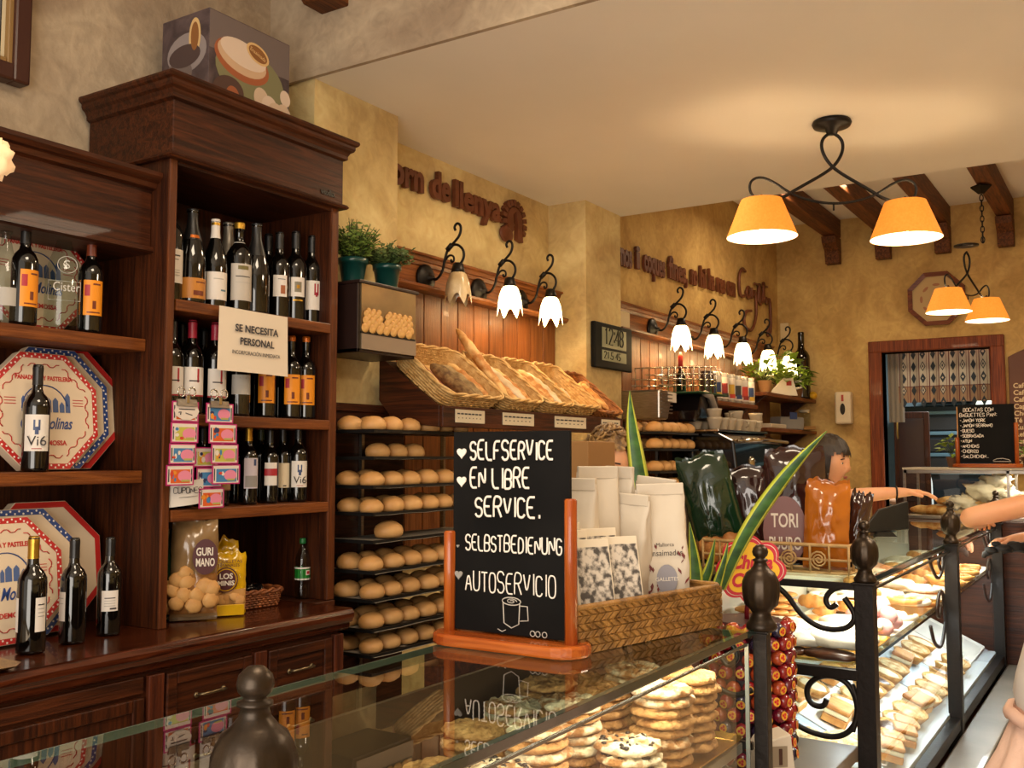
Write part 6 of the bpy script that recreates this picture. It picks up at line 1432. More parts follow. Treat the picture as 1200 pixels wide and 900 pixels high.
m = M(); m.prism([(-.28, 0), (.28, 0), (.28, .93)]+[(.28-.56*i/10, .93+.09*math.sin(PI*i/10)) for i in range(1, 10)]+[(-.28, .93)], -.03, 0); m.build('board', plain('5a3018', .5), t, .006)
MT = plain('d9c39a', .6)
text('Cafetería', .12, MT, 'lettering', t, (.02, -.031, .87), w=.36, shear=.3); text('de la casa', .06, MT, 'lettering', t, (.04, -.031, .77), w=.24)
for k, s_ in enumerate(('Café solo', 'Café cortado', 'Café con leche', 'Capuccino', 'Chocolate', 'Té e infusión', 'Zumo natural', 'Refrescos', 'Batidos', 'Agua', 'Cerveza', 'Copa vino')): text(s_, .055, MT, 'lettering', t, (-.25, -.031, .69-k*.056), align='LEFT', offset=.001)
# curtain ---------------------------------------------------------------
CUR = mat('curtain_cloth', 'c9c3b6', .9); CURB = plain('a58a72', .9); CS = plain('6a3036', .9); CD = plain('38424e', .9)
t = thing('door_curtain', 'short patterned curtain with dark diamonds and maroon stripes in the kitchen opening', 'curtain', (9.22, 1.4, 1.93))
yL, yR, zt_, zb_ = 1.80, .99, 2.44, 1.97
def cw(y, dz=0, o=0): return 9.22+.018*math.sin(y*38)-o
def sheet(m, y0, y1, z0, z1, o=0, n=60, mi=0):
    vs = [(cw(y0+(y1-y0)*i/n, 0, o), y0+(y1-y0)*i/n, z) for z in (z0, z1) for i in range(n+1)]
    m.add(vs, [(i, i+1, n+2+i, n+1+i) for i in range(n)], mi, True)
m = M(); sheet(m, yL, yR, zb_+.14, zt_); m.build('cloth', CUR, t, world=True)
m = M(); sheet(m, yL, yR, zb_, zb_+.14); m.build('lower_band', CURB, t, world=True)
m = M(); sheet(m, yL, yR, zb_+.137, zb_+.143, .003); 
for k in range(11): y = yL-.01-k*.08; sheet(m, y, y-.007, zb_, zt_, .003, 2); sheet(m, y-.062, y-.065, zb_, zt_, .003, 2)
m.build('stripes', CS, t, world=True, kind='stuff')
m = M()
for k in range(10):
    yc = yL-.045-k*.08
    for j in range(5):
        zc_ = zt_-.05-j*.105; big = (j+k) % 2; ry = .022; rz_ = .045
        def dm(ry, rz_, mi): m.add([(cw(yc+a2, 0, .004+.001*mi), yc+a2, zc_+b2) for a2, b2 in ((ry, 0), (0, rz_), (-ry, 0), (0, -rz_))], [(0, 1, 2, 3)], mi)
        dm(ry, rz_, 0)
        if big: dm(ry*.7, rz_*.7, 1); dm(ry*.3, rz_*.35, 2)
m.build('diamonds', [CD, CUR, CD], t, world=True, kind='stuff')
t2 = M(); vs = []
for j, z in enumerate((1.80, 2.44)):
    for i in range(13): y = 1.885-.13*i/12; vs.append((9.2+.012*math.sin(i*1.7), y, z))
t2.add(vs, [(i, i+1, 14+i, 13+i) for i in range(12)], 0, True); single('side_curtain', t2, plain('8c8478', .9), 'plain grey curtain strip at the left of the kitchen opening', 'curtain')
# kitchen: small door, oven, ducts ---------------------------------------
t = thing('kitchen_door', 'dark wooden half door standing open in the kitchen opening', 'door', (9.6, 1.78, 0))
M().box(9.45, 1.60, 0, 9.49, 1.90, 1.90).build('leaf', WZ, t, .01, world=True); M().box(9.44, 1.64, 1.1, 9.455, 1.86, 1.84).build('panel', plain('2c120a', .3), t, .01, world=True)
M().tube([(9.43, 1.86, 1.66), (9.41, 1.86, 1.69), (9.41, 1.86, 1.80), (9.43, 1.86, 1.83)], .008, 6).build('handle', plain('a98a4a', .3, .8), t, world=True)
OV = mat('dark_oven_steel', '1b2226', .35, .6); OVL = plain('5c7680', .3, .7)
t = thing('deck_oven', 'dark steel deck oven with pale blue rails behind the baker', 'oven', (11, 1.2, 0))
M().box(10.95, .2, 0, 11.55, 2.2, 2.02).build('body', OV, t, .01, world=True)
for z in (1.32, 1.5, 1.72, 1.93): M().box(10.92, .25, z, 10.95, 2.1, z+.035).build('rail', OVL, t, .004, world=True)
for z in (1.36, 1.55, 1.77): M().box(10.935, .3, z, 10.952, 2.05, z+.13).build('door', BLACK, t, .004, world=True)
M().box(10.7, 1.35, 2.06, 11.4, 1.95, 2.16).build('hood', plain('b9c9cc', .3), t, .01, world=True)
M().box(10.6, .9, 1.95, 11.5, 1.38, 2.30).build('duct', plain('a9ac94', .4), t, .01, world=True)
# ================================================================ far vitrine with sandwiches
vt_ = thing('sandwich_case', 'small steel edged glass case of paper wrapped baguettes at the far counter end', 'display case', (6.25, .6, GT)); VX0, VX1, VY0, VY1, VZ = 6.03, 6.45, -.1, 1.165, 1.425
for y in (VY1-.01, .62, VY0):
    for x in (VX0, VX1-.014): M().box(x, y, GT, x+.014, y+.014, VZ).build('upright', STEEL, vt_, world=True)
for z in (GT, VZ-.02):
    M().box(VX0, VY0, z, VX0+.02, VY1, z+.02).build('rail', STEEL, vt_, .002, world=True); M().box(VX0, VY1-.02, z, VX1, VY1, z+.02).build('rail', STEEL, vt_, .002, world=True)
M().box(VX0-.01, VY0, VZ, VX1, VY1+.005, VZ+.012).build('top', mat('pale_case_top', 'a59a88', .35), vt_, .002, world=True)
m = M(); m.add([(VX0+.01, VY0, GT+.02), (VX0+.01, VY1-.01, GT+.02), (VX0+.01, VY1-.01, VZ-.02), (VX0+.01, VY0, VZ-.02)], [(0, 3, 2, 1)]); m.build('front_glass', GLASSC, vt_, world=True)
single('far_counter', M().box(6.0, -.4, 0, 6.5, 1.2, GT-.002), WY, 'dark wooden far counter carrying the sandwich case', 'counter', bevel=.004)
light('case_tube', 'AREA', (6.2, .6, VZ-.03), 3, (1, .9, .75), .9, (0, 0, 0), .04)
PWR = mat('sandwich_paper', 'bfae92', .8, 0, 'dccfb8', 8, .4, 20)
for k, (y, z, mt, lb, yaw) in enumerate(((1.02, 1.19, BAG_, 'golden baguette sandwich nearest the left end of the sandwich case', 70), (.92, 1.20, FLOUR, 'pale baguette sandwich, second in the sandwich case', 62), (.80, 1.20, BAG_, 'golden baguette sandwich, third in the sandwich case', 75), (.45, 1.20, BAG_, 'baguette sandwich in the right half of the sandwich case', 80), (.86, 1.245, BAG_, 'baguette sandwich lying on top of the others in the sandwich case', 88))):
    o = loaf(M(), .34, .035, 30+k, 4).build('baguette_sandwich', mt); o.location = (6.2, y, z); o.rotation_euler = (0, 0, R(yaw)); tag(o, lb, 'sandwich', 'sandwiches in the far case')
for k, (y, z, r_) in enumerate(((.76, 1.26, .09), (.70, 1.33, .07), (.88, 1.21, .07), (.64, 1.25, .07))):
    m = M(); m.ell((0, 0, 0), (.05, r_, r_*.6), 18, 12, rough=.9, fr=4, seed=k+3); o = single('crumpled_paper', m, PWR, '%s crumpled paper wrap from the left in the sandwich case' % ORD[k], 'paper', 'papers in the far case'); o.location = (6.16, y, z-.03)
# second chalkboard
cb, bb_ = chalkboard('small chalkboard listing sandwiches on top of the far sandwich case', (6.14, .74, VZ+.013), -90, .29, .025, .355, .25, .17, None, .003)
m = M(); lines = ['BOCATAS CON', 'BAGUETTES PAN:', '-JAMON YORK', '-JAMON SERRANO', '-QUESO', '-SOBRASADA', '-ATUN', '-ANCHOAS', '-CHORIZO', '-SALCHICHON..']
for k, s_ in enumerate(lines): strokes(m, s_, -.135+(.02 if k == 0 else 0), .315-k*.029, .0175 if k > 1 else .021, -.002, .0019, 1.3, wob=.3, wk=.55)
m.tube([(.03, -.002, .04), (.05, -.002, .05), (.08, -.002, .052), (.11, -.002, .045), (.12, -.002, .035), (.03, -.002, .035)], .0018, 5)
m.build('chalk_lettering', CHALK, cb, kind='stuff')
def leafy(name, label, loc, n, spread, h, leaf, leafm, seed, potm=None, pr_=.05, ph=.09, group=None):
    t = thing(name, label, 'plant', loc, group=group); rr = random.Random(seed)
    if potm: M().lathe([(pr_*.7, 0), (pr_*.75, .004), (pr_, ph*.9), (pr_*1.05, ph), (pr_*.9, ph), (0, ph*.9)], 20).build('pot', potm, t)
    st = M(); m = M()
    for i in range(n):
        a = rr.uniform(0, 2*PI); q = rr.random()**.5*spread; z = ph+rr.uniform(.1, 1)*h*(1-.4*q/spread); p = Vector((q*math.cos(a), q*math.sin(a), z))
        if i % 3 == 0: st.tube([(0, 0, ph*.9), (p.x*.5, p.y*.5, z*.8), tuple(p)], .002, 4)
        d = Vector((math.cos(a)+rr.uniform(-.6, .6), math.sin(a)+rr.uniform(-.6, .6), rr.uniform(-.5, .5))).normalized(); sd = d.cross(Vector((rr.uniform(-.3, .3), rr.uniform(-.3, .3), 1))).normalized()*leaf*.33; up = Vector((0, 0, leaf*.12))
        L_ = leaf*rr.uniform(.7, 1.15)
        m.add([p, p+d*L_*.4+sd+up, p+d*L_, p+d*L_*.4-sd+up, p+d*L_*.45], [(0, 4, 1), (1, 4, 2), (0, 3, 4), (3, 2, 4)])
    st.build('stems', plain('3c4a1e', .7), t, kind='stuff'); m.build('foliage', leafm, t, kind='stuff'); return t
LGR = mat('bright_leaf', '5d7a1c', .5, 0, '94ab3a', 12); 
leafy('flowering_plant', 'small green plant with a yellow flower behind the left edge of the small chalkboard', (6.22, .93, VZ+.013), 40, .06, .14, .05, LGR, 3, plain('5a3a24', .6), .035, .06)
leafy('flowering_plant', 'small green plant with a yellow bloom right of the small chalkboard', (6.24, .545, VZ+.013), 30, .05, .13, .045, LGR, 4, plain('5a3a24', .6), .03, .06)
# ================================================================ bar corner shelves
def shelf(lb, x0, x1, yf, z, n=2):
    t = thing('wall_shelf', lb, 'shelf', ((x0+x1)/2, 2.7, z)); M().box(x0, yf, z-.03, x1, 2.74, z).build('board', WEDGE, t, .004, world=True)
    for k in range(n):
        x = x0+.12+(x1-x0-.24)*k/max(1, n-1); M().prism([(2.74, z-.03), (yf+.05, z-.03), (2.6, z-.09), (2.70, z-.16), (2.74, z-.17)], x-.02, x+.02, 'x').build('bracket', WX, t, .003, world=True)
zA = P(855, 471, Y=2.5).z; zB_ = P(925, 464, X=8.3).z; zC_ = P(925, 503, X=8.3).z
zB_ = P(940, 466, Y=2.46).z; zC_ = P(940, 504, Y=2.46).z
shelf('dark wall shelf carrying the row of printed cans over the coffee machine', 6.46, 7.5, 2.50, zA)
shelf('dark corner shelf with potted plants and a big bottle', 7.6, 8.98, 2.46, zB_)
shelf('lower dark corner shelf with folded papers and a white box', 7.6, 8.98, 2.46, zC_)
CANB = mat('printed_can', 'b9b4ac', .25, .5); cc = [plain('b8372c', .4), plain('2b3f6b', .4), plain('8a2a2a', .4), plain('c9a03a', .4), plain('3a3a3a', .4)]
cproto = None
for k, px in enumerate((829, 838, 846, 854, 862, 870, 877)):
    q = P(px, 470, Y=2.545)
    t = thing('printed_can', '%s tall can from the left on the shelf over the coffee machine' % ORD[k], 'can', (q.x, 2.545, zA+.001), R(-40), 'cans on the shelf over the coffee machine')
    hh_ = .205 if k != 0 else .2; M().lathe([(.045, 0), (.048, .004), (.048, hh_-.012), (.045, hh_-.004), (.043, hh_), (0, hh_-.003)], 20).build('body', CANB if k else plain('3a2a22', .3), t)
    if k:
        m = M(); m.lathe([(.0485, .02), (.0485, hh_-.03)], 16, cap=False, a0=R(-150), a1=R(-30)); m.build('label_print', plain(('d9d0c4', 'c8c2ba')[k % 2], .5), t)
        m = M(); m.lathe([(.0489, .05), (.0489, .13)], 10, cap=False, a0=R(-125), a1=R(-60)); m.build('picture_print', cc[k % 5], t)
        m = M(); m.lathe([(.0492, .03), (.0492, .06)], 10, cap=False, a0=R(-110), a1=R(-45)); m.build('picture_print', cc[(k+2) % 5], t)
def cupm(t, mt):
    M().lathe([(.022, 0), (.026, .004), (.038, .05), (.040, .062), (.037, .062), (.034, .05), (.0, .01)], 18).build('bowl', mt, t)
    M().tube([(.036, 0, .05), (.058, 0, .048), (.06, 0, .028), (.034, 0, .02)], .004, 6).build('cup_handle', mt, t)
CUPM = mat('cup_porcelain', 'b5a894', .3, coat=.4)
TAN = plain('b98a58', .7)
q = P(899, 455, Y=2.52); leafy('potted_plant', 'leafy green plant in a tan pot, left on the corner shelf', (q.x, 2.54, zB_+.001), 90, .13, .22, .085, LGR, 5, TAN, .055, .10, 'plants on the corner shelf')
q = P(922, 455, Y=2.52); leafy('potted_plant', 'broad bright green plant in the middle of the corner shelf', (q.x, 2.57, zB_+.001), 130, .15, .30, .11, LGR, 6, TAN, .06, .10, 'plants on the corner shelf')
q = P(938, 455, Y=2.52); leafy('potted_plant', 'green plant in a basket pot beside the big dark bottle', (q.x-.02, 2.55, zB_+.001), 80, .12, .24, .09, LGR, 7, plain('7a5430', .7), .055, .09, 'plants on the corner shelf')
t = thing('cup_sign', 'white cup shaped sign with a red square on the corner shelf', 'sign', (8.22, 2.50, zB_+.001), R(-50))
m = M(); m.prism([(-.14, .0), (.10, 0), (.06, .15), (-.02, .15), (-.12, .05)], -.01, .01); m.build('cup_shape', plain('cfc6b6', .4), t, .004)
M().tube([(.085, 0, .12), (.13, 0, .12), (.135, 0, .07), (.09, 0, .06)], .011, 7).build('cup_handle', plain('cfc6b6', .4), t); M().box(.0, -.0125, .085, .045, -.0105, .125).build('red_square', plain('a8281c', .4), t)
t = thing('wine_bottle', 'very large dark display bottle in the far corner of the corner shelf', 'bottle', (8.86, 2.55, zB_+.001)); t.scale = (2.0, 2.0, 1.95); put('glass_body', BM['bordeaux'+DKGLASS.name], t)
m = M(); m.ell((0, 0, .04), (.055, .04, .035), 14, 10, rough=.1); o = single('lemon', m, plain('d9a81c', .5), 'yellow lemon at the front right of the corner shelf', 'fruit'); o.location = (8.90, 2.47, zB_+.002)
single('paper_stack', M().box(7.75, 2.48, zC_+.002, 8.15, 2.62, zC_+.037), plain('c9bda8', .7), 'white folded papers on the left of the lower corner shelf', 'paper', bevel=.006)
t = thing('white_box', 'grey white appliance box on the lower corner shelf', 'box', (8.45, 2.56, zC_+.001), R(-20)); M().box(-.17, -.06, 0, .15, .06, .11).build('case', plain('8f8c86', .4), t, .012); M().box(-.05, -.062, .09, .05, -.058, .15).build('blue_label', plain('3a4a7a', .4), t, .002)
t = thing('glass_jars', 'clear jar with pale lid at the right of the lower corner shelf', 'jar', (8.80, 2.52, zC_+.001)); M().lathe([(.05, 0), (.055, .005), (.055, .15), (.045, .16)], 18).build('jar_glass', CLEAR, t); M().lathe([(.047, .16), (.047, .185), (0, .187)], 18).build('lid', plain('b5a890', .4), t)
t = thing('napkin', 'brown paper bag lying at the front of the lower corner shelf', 'paper', (8.66, 2.44, zC_+.004), R(20)); M().prism([(-.12, 0), (.1, 0), (.12, .02), (-.08, .03)], -.05, .05).build('paper', plain('8a6232', .8), t)
# white paper roll, bottles between shelves
q = P(885, 485, Y=2.5); m = M(); m.lathe([(.035, 0), (.035, .26), (0, .26)], 18); o = single('paper_roll', m, plain('cfc0a6', .6), 'upright white roll between the two shelf groups', 'roll'); o.location = (q.x+.02, 2.56, zA-.37)
m = M(); m.lathe([(.04, 0), (.04, .25), (0, .25)], 18); o = single('paper_roll', m, plain('b9b0a4', .4), 'grey white cylinder left of the upright white roll', 'roll'); q = P(876, 485, Y=2.55); o.location = (q.x, 2.62, zA-.37)
t = thing('red_bottle', 'small red label bottle hanging under the can shelf', 'bottle', (7.15, 2.66, zA-.37)); M().lathe([(.03, 0), (.032, .004), (.032, .16), (.012, .21), (.012, .24), (0, .24)], 16).build('glass_body', plain('4a0d0c', .2), t); m = M(); m.lathe([(.0328, .06), (.0328, .12)], 16, cap=False); m.build('label', plain('a8201c', .4), t)
# work bench under the bar wall
single('bar_counter', M().box(6.26, 2.28, 0, 8.9, 2.74, 1.33), WX, 'dark back bar carrying the coffee machine', 'counter', bevel=.004)
# espresso machine
a_ = P(822, 500, Y=2.2); e_ = P(892, 545, Y=2.2)
t = thing('coffee_machine', 'black and chrome espresso machine with cups on its roof', 'machine', (6.75, 2.42, 1.33))
m = M(); m.prism([(2.16, 1.42), (2.24, 1.36), (2.60, 1.36), (2.60, 1.66), (2.30, 1.66), (2.18, 1.60)], 6.05, 7.05, 'x'); m.build('body', mat('gloss_black', '08080a', .1, coat=.8), t, .012, world=True)
M().box(6.06, 2.28, 1.66, 7.04, 2.6, 1.675).build('cup_tray', CHROME, t, .003, world=True)
m = M(); m.tube([(6.04, 2.145, 1.60), (6.5, 2.135, 1.61), (7.06, 2.145, 1.60)], .012, 8); m.build('chrome_trim', CHROME, t, world=True)
for x in (6.35, 6.75): M().lathe([(.04, 0), (.045, .02), (.045, .06), (.03, .08)], 16, (x, 2.19, 1.42)).build('group_head', CHROME, t, world=True)
m = M(); m.box(6.08, 2.18, 1.33, 7.02, 2.56, 1.36); m.build('drip_tray', STEEL, t, .003, world=True)
cp = None
for k in range(14):
    x = 6.12+(k % 7)*.135; y = 2.33+(k//7)*.13; 
    for l in range(1 if k % 3 else 2):
        lb = '%s%s cup from the left in the %s row on the coffee machine' % ('upper ' if l else '', ORD[k % 7], ('front', 'back')[k//7])
        if cp is None: cp = thing('coffee_cup', lb, 'cup', (x, y, 1.676), 0, 'cups on the coffee machine'); cupm(cp, CUPM); cp.scale = (1.25,)*3
        else: dup(cp, (x, y, 1.676+.055*l), k, lb)
# grinder, steel box, wire rack, tins ------------------------------------------
t = thing('steel_bin', 'ribbed grey steel container with a white sticker above the far rolls', 'container', (5.72, 2.53, 1.72))
a_ = P(737, 455, Y=2.42); b_ = P(780, 492, Y=2.42); x0, x1 = a_.x+.42, b_.x+.10
m = M(); m.prism([(x0, 1.722), (x1-.06, 1.722), (x1+.02, 1.90), (x0-.0, 1.90)], 2.42, 2.68); m.build('body', STEEL, t, .012, world=True)
for k in range(6): M().box(x0+.02, 2.415, 1.76+k*.022, x0+.18, 2.421, 1.768+k*.022).build('rib', plain('7a7268', .3, .8), t, world=True)
M().box((x0+x1)/2+.03, 2.416, 1.83, (x0+x1)/2+.15, 2.42, 1.89).build('sticker', plain('d9d0c4', .6), t, world=True)
t = thing('bean_grinder', 'dark smoky grinder with a slanting grey lever right of the steel container', 'grinder', (6.15, 2.5, 1.72))
m = M(); m.prism([(5.98, 1.722), (6.42, 1.722), (6.38, 1.91), (6.08, 1.91)], 2.40, 2.66); m.build('hopper', mat('smoky_plastic', '120e10', .12, coat=.6), t, .02, world=True)
m = M(); m.tube([(6.10, 2.385, 1.91), (6.18, 2.375, 1.89), (6.31, 2.375, 1.75), (6.33, 2.38, 1.725)], [.02, .022, .02, .014], 8); m.build('lever', plain('8f8880', .35), t, world=True)
m = M(); m.box(5.95, 2.36, 1.905, 6.45, 2.68, 1.915); m.build('green_mat', plain('0f4a2a', .5), t, .003, world=True)
t = thing('wire_rack', 'chrome wire rack standing on the green mat below the first bar lamp', 'rack', (6.1, 2.5, 1.92))
m = M(); 
for z in (1.93, 1.97, 2.01):
    for dy in (2.44, 2.62): m.tube([(5.5 if z < 2 else 5.7, dy, z), (6.45, dy, z+.05)], .004, 5)
for k in range(10): x = 5.55+k*.1; m.tube([(x, 2.44, 1.92), (x, 2.44, 2.04+k*.008), (x, 2.62, 2.04+k*.008), (x, 2.62, 1.92)], .004, 5)
m.build('wires', CHROME, t, world=True, kind='stuff')
t = thing('squeeze_bottle', 'small green bottle with red cap standing in the wire rack', 'bottle', (6.05, 2.53, 1.92)); M().lathe([(.03, 0), (.032, .1), (.014, .14), (.014, .15)], 14).build('glass_body', GRGLASS, t); M().lathe([(.016, .15), (.016, .23), (.008, .26), (0, .26)], 14).build('cap', plain('b8281c', .4), t)
t = thing('steel_cabinet', 'brown grey steel cabinet front with canisters right of the far rolls', 'cabinet', (6.1, 2.3, 0)); M().box(6.04, 2.24, 0, 6.24, 2.6, 1.33).build('body', STEEL, t, .01, world=True)
for k in range(3): M().lathe([(.032, 0), (.032, .15), (.028, .155), (0, .155)], 16, (6.04+k*.08, 2.3, 1.331)).build('x', CHROME) if False else single('steel_canister', M().lathe([(.032, 0), (.032, .15), (.028, .155), (0, .155)], 16, (6.07+k*.07, 2.3, 1.335)), CHROME, '%s steel canister from the left beside the far rolls' % ORD[k], 'canister', 'canisters beside the far rolls')
# notice between pillar and bar panelling
a_ = P(738, 364, Y=2.74); b_ = P(743, 402, Y=2.74)
single('paper_notice', M().box(5.50, 2.735, b_.z, 5.72, 2.737, a_.z), plain('c9b692', .7), 'white paper notice at the left end of the bar panelling', 'notice')
# crumpled lit cloth lampshade cropped at the left border
m = M(); q = P(-6, 192, X=1.0); m.ell((0, 0, 0), (.028, .028, .036), 20, 14, rough=.5, fr=3, seed=6)
o = single('cloth_shade', m, mat('cloth_lit', 'd9b48a', .8, emit='ffcf98', es=.35), 'small pale ruffled lamp shade cropped by the left border', 'lamp'); o.location = (q.x, q.y, q.z-.036)
M().tube([(0, 0, .05), (0, 0, 1.5)], .002, 6).build('cord', BLACK, o)
# ================================================================ people
def skin_shape(J, E_, sub=2):
    """J: name -> (pos, radius); returns evaluated mesh data of a skinned skeleton"""
    names = list(J); idx = {n: i for i, n in enumerate(names)}
    me = bpy.data.meshes.new('sk'); me.from_pydata([J[n][0] for n in names], [(idx[a], idx[b]) for a, b in E_], [])
    o = bpy.data.objects.new('sk', me); COL.objects.link(o)
    md = o.modifiers.new('skin', 'SKIN'); md.use_smooth_shade = True
    for i, n in enumerate(names):
        r = J[n][1]; me.skin_vertices[0].data[i].radius = (r, r) if not isinstance(r, tuple) else r
    me.skin_vertices[0].data[0].use_root = True
    s_ = o.modifiers.new('sub', 'SUBSURF'); s_.levels = sub; s_.render_levels = sub
    dg = bpy.context.evaluated_depsgraph_get(); dg.update()
    ev = o.evaluated_get(dg); m2 = ev.to_mesh()
    vs = [tuple(v.co) for v in m2.vertices]; fs = [tuple(p.vertices) for p in m2.polygons]
    ev.to_mesh_clear(); bpy.data.objects.remove(o); bpy.data.meshes.remove(me)
    return vs, fs
def head_into(m, T, k=1.0):
    """head facing local -y, centre at the origin of T (about 23 cm tall)"""
    old = m.T; m.T = T @ Matrix.Scale(k, 4); vs = []; nu, nv = 40, 30
    for j in range(nv+1):
        th = PI*j/nv
        for i in range(nu):
            ph = 2*PI*i/nu; d = Vector((math.sin(th)*math.sin(ph), -math.sin(th)*math.cos(ph), math.cos(th)))
            x, y, z = d.x*.074, d.y*.095, d.z*.115
            if d.z < 0: x *= 1-.38*(-d.z)**1.3; y = y*(1-.12*(-d.z)) if d.y < 0 else y*(1-.45*(-d.z))
            def g(cx, cz, sx, sz): return math.exp(-((d.x-cx)/sx)**2-((d.z-cz)/sz)**2) if d.y < 0 else 0
            y -= .020*g(0, -.22, .11, .13)+.009*g(0, -.02, .09, .2)+.006*g(0, -.56, .26, .09)+.008*g(0, -.86, .3, .14)
            y += .012*g(.33, .03, .17, .10)+.012*g(-.33, .03, .17, .10); y -= .005*g(0, .17, .5, .08)
            vs.append((x, y, z))
    m.add(vs, [(j*nu+i, (j+1)*nu+i, (j+1)*nu+(i+1) % nu, j*nu+(i+1) % nu) for j in range(nv) for i in range(nu)], 0, True)
    for s_ in (-1, 1): m.ell((s_*.074, .01, -.012), (.008, .018, .03), 10, 8)
    m.T = old
def face_parts(root, T, k=1, lip='9a4a40'):
    def mk(nm, fn, mt): m = M(); m.T = T @ Matrix.Scale(k, 4); fn(m); m.build(nm, mt, root)
    mk('eye', lambda m: [m.ell((s_*.027, -.0735, .004), (.0125, .008, .0065), 12, 8) for s_ in (-1, 1)], plain('d8cfc4', .3))
    mk('iris', lambda m: [m.ell((s_*.027, -.0805, .004), (.0055, .0025, .0055), 10, 6) for s_ in (-1, 1)], plain('22140e', .2))
    mk('eyebrow', lambda m: [m.tube([(s_*.012, -.086, .021), (s_*.028, -.086, .026), (s_*.045, -.077, .021)], .0028, 5) for s_ in (-1, 1)], plain('2a1a12', .8))
    mk('mouth', lambda m: (m.ell((0, -.0905, -.062), (.022, .006, .0035), 14, 6), m.ell((0, -.0895, -.068), (.018, .006, .0035), 14, 6)), plain(lip, .5))
def hair_shell(root, T, mt, k=1, low=-.35, fringe=.25, curl=0, seed=0, tail=None, bulk=1.0):
    m = M(); m.T = T @ Matrix.Scale(k, 4); nu, nv = 56, 30; vs = []; keep = []
    for j in range(nv+1):
        th = PI*.8*j/nv
        for i in range(nu):
            ph = 2*PI*i/nu; d = Vector((math.sin(th)*math.sin(ph), -math.sin(th)*math.cos(ph), math.cos(th)))
            q = (1.11+.05*noise.noise(d*4+Vector((seed, 0, 0)))+curl*noise.noise(d*9+Vector((0, seed, 0)))+.02*math.sin(ph*22+d.z*4))*bulk
            vs.append((d.x*.076*q, d.y*.098*q+.006, d.z*.116*q+.004)); keep.append(d)
    fs = []
    for j in range(nv):
        for i in range(nu):
            d = keep[j*nu+i]; lim = fringe+.06*math.sin(i*2.3) if d.y < -.35 else low if d.y > .1 else low+.1
            if d.z > lim: fs.append((j*nu+i, (j+1)*nu+i, (j+1)*nu+(i+1) % nu, j*nu+(i+1) % nu))
    m.add(vs, fs, 0, True)
    if curl:
        rr = random.Random(seed)
        for _ in range(110):
            a = rr.uniform(0, 2*PI); e = rr.uniform(.1, 1.4); d = Vector((math.cos(a)*math.cos(e), math.sin(a)*math.cos(e), math.sin(e)))
            if d.y < -.2 and d.z < fringe+.12: continue
            c = Vector((d.x*.082, d.y*.104, d.z*.122)); r = rr.uniform(.008, .016); ax1 = d.orthogonal().normalized(); ax2 = d.cross(ax1)
            m.tube([c+(ax1*math.cos(t_*.8)+ax2*math.sin(t_*.8))*r+d*(.003*t_) for t_ in range(8)], .0045, 5)
    if tail: m.tube([Vector(p) for p in tail[0]], tail[1], 10)
    m.build('hair', mt, root)
def frame_z(loc, rz, rx=0, ry=0): return Matrix.Translation(loc) @ Matrix.Rotation(R(rz), 4, 'Z') @ Matrix.Rotation(R(rx), 4, 'X') @ Matrix.Rotation(R(ry), 4, 'Y')
def hand_joints(J, E_, base, wrist, d, n, spread_ax, curl=.35, k=1.0, thumb=1):
    """palm and five fingers; d along the hand, n out of the palm's back, spread_ax across"""
    d = Vector(d).normalized(); n = Vector(n).normalized(); a = Vector(spread_ax).normalized(); w_ = Vector(wrist)
    J[base+'p0'] = (w_+d*.035*k, .017*k); J[base+'p1'] = (w_+d*.065*k, .016*k); E_ += [(base+'w', base+'p0'), (base+'p0', base+'p1')]
    for i, (o, L_) in enumerate(((-.030, .068), (-.010, .078), (.011, .073), (.030, .058))):
        f0 = w_+d*.080*k+a*o*k; J[f'{base}f{i}0'] = (f0, .0095*k); prev = f'{base}f{i}0'; E_.append((base+'p1', prev))
        p = f0; ang = 0
        for s_ in range(3):
            ang += curl*(1+.25*i*.3); dd = (d*math.cos(ang)-n*math.sin(ang)); p = p+dd*(L_*k*(.42, .33, .25)[s_]); nm = f'{base}f{i}{s_+1}'; J[nm] = (p, (.0085-.0008*s_)*k); E_.append((prev, nm)); prev = nm
    t0 = w_+d*.03*k-a*.026*k*thumb; t1 = t0+(d*.75-a*.6*thumb-n*.2).normalized()*.035*k; t2 = t1+(d*.9-a*.2*thumb-n*.3).normalized()*.03*k
    J[base+'t0'] = (t0, .011*k); J[base+'t1'] = (t1, .0095*k); J[base+'t2'] = (t2, .008*k); E_ += [(base+'p0', base+'t0'), (base+'t0', base+'t1'), (base+'t1', base+'t2')]
def cloth(J, E_, nm, mt, root, sub=2):
    vs, fs = skin_shape(J, E_, sub); m = M(); m.add(vs, fs, 0, True); return m.build(nm, mt, root)
def local(root, p): return wm(root).inverted() @ Vector(p)
def figure(name_lbl, loc, rz, headT, J, E_, k=1):
    root = thing('person', name_lbl, 'person', loc, R(rz))
    vs, fs = skin_shape(J, E_); m = M(); m.add(vs, fs, 0, True); head_into(m, headT, k); m.build('body', SKIN, root)
    return root
HAIRD = mat('dark_hair', '150e0b', .4, 0, '2c1d15', 60, .3, 90, stretch=(4, 4, .6)); HAIRB = mat('blond_hair', '5a3f22', .5, 0, 'a07a44', 40, .4, 60)
BLK = plain('141213', .8); WTEE = mat('white_tee', 'c9c2ba', .85, 0, 'd6d0c8', 5, .1, 20)
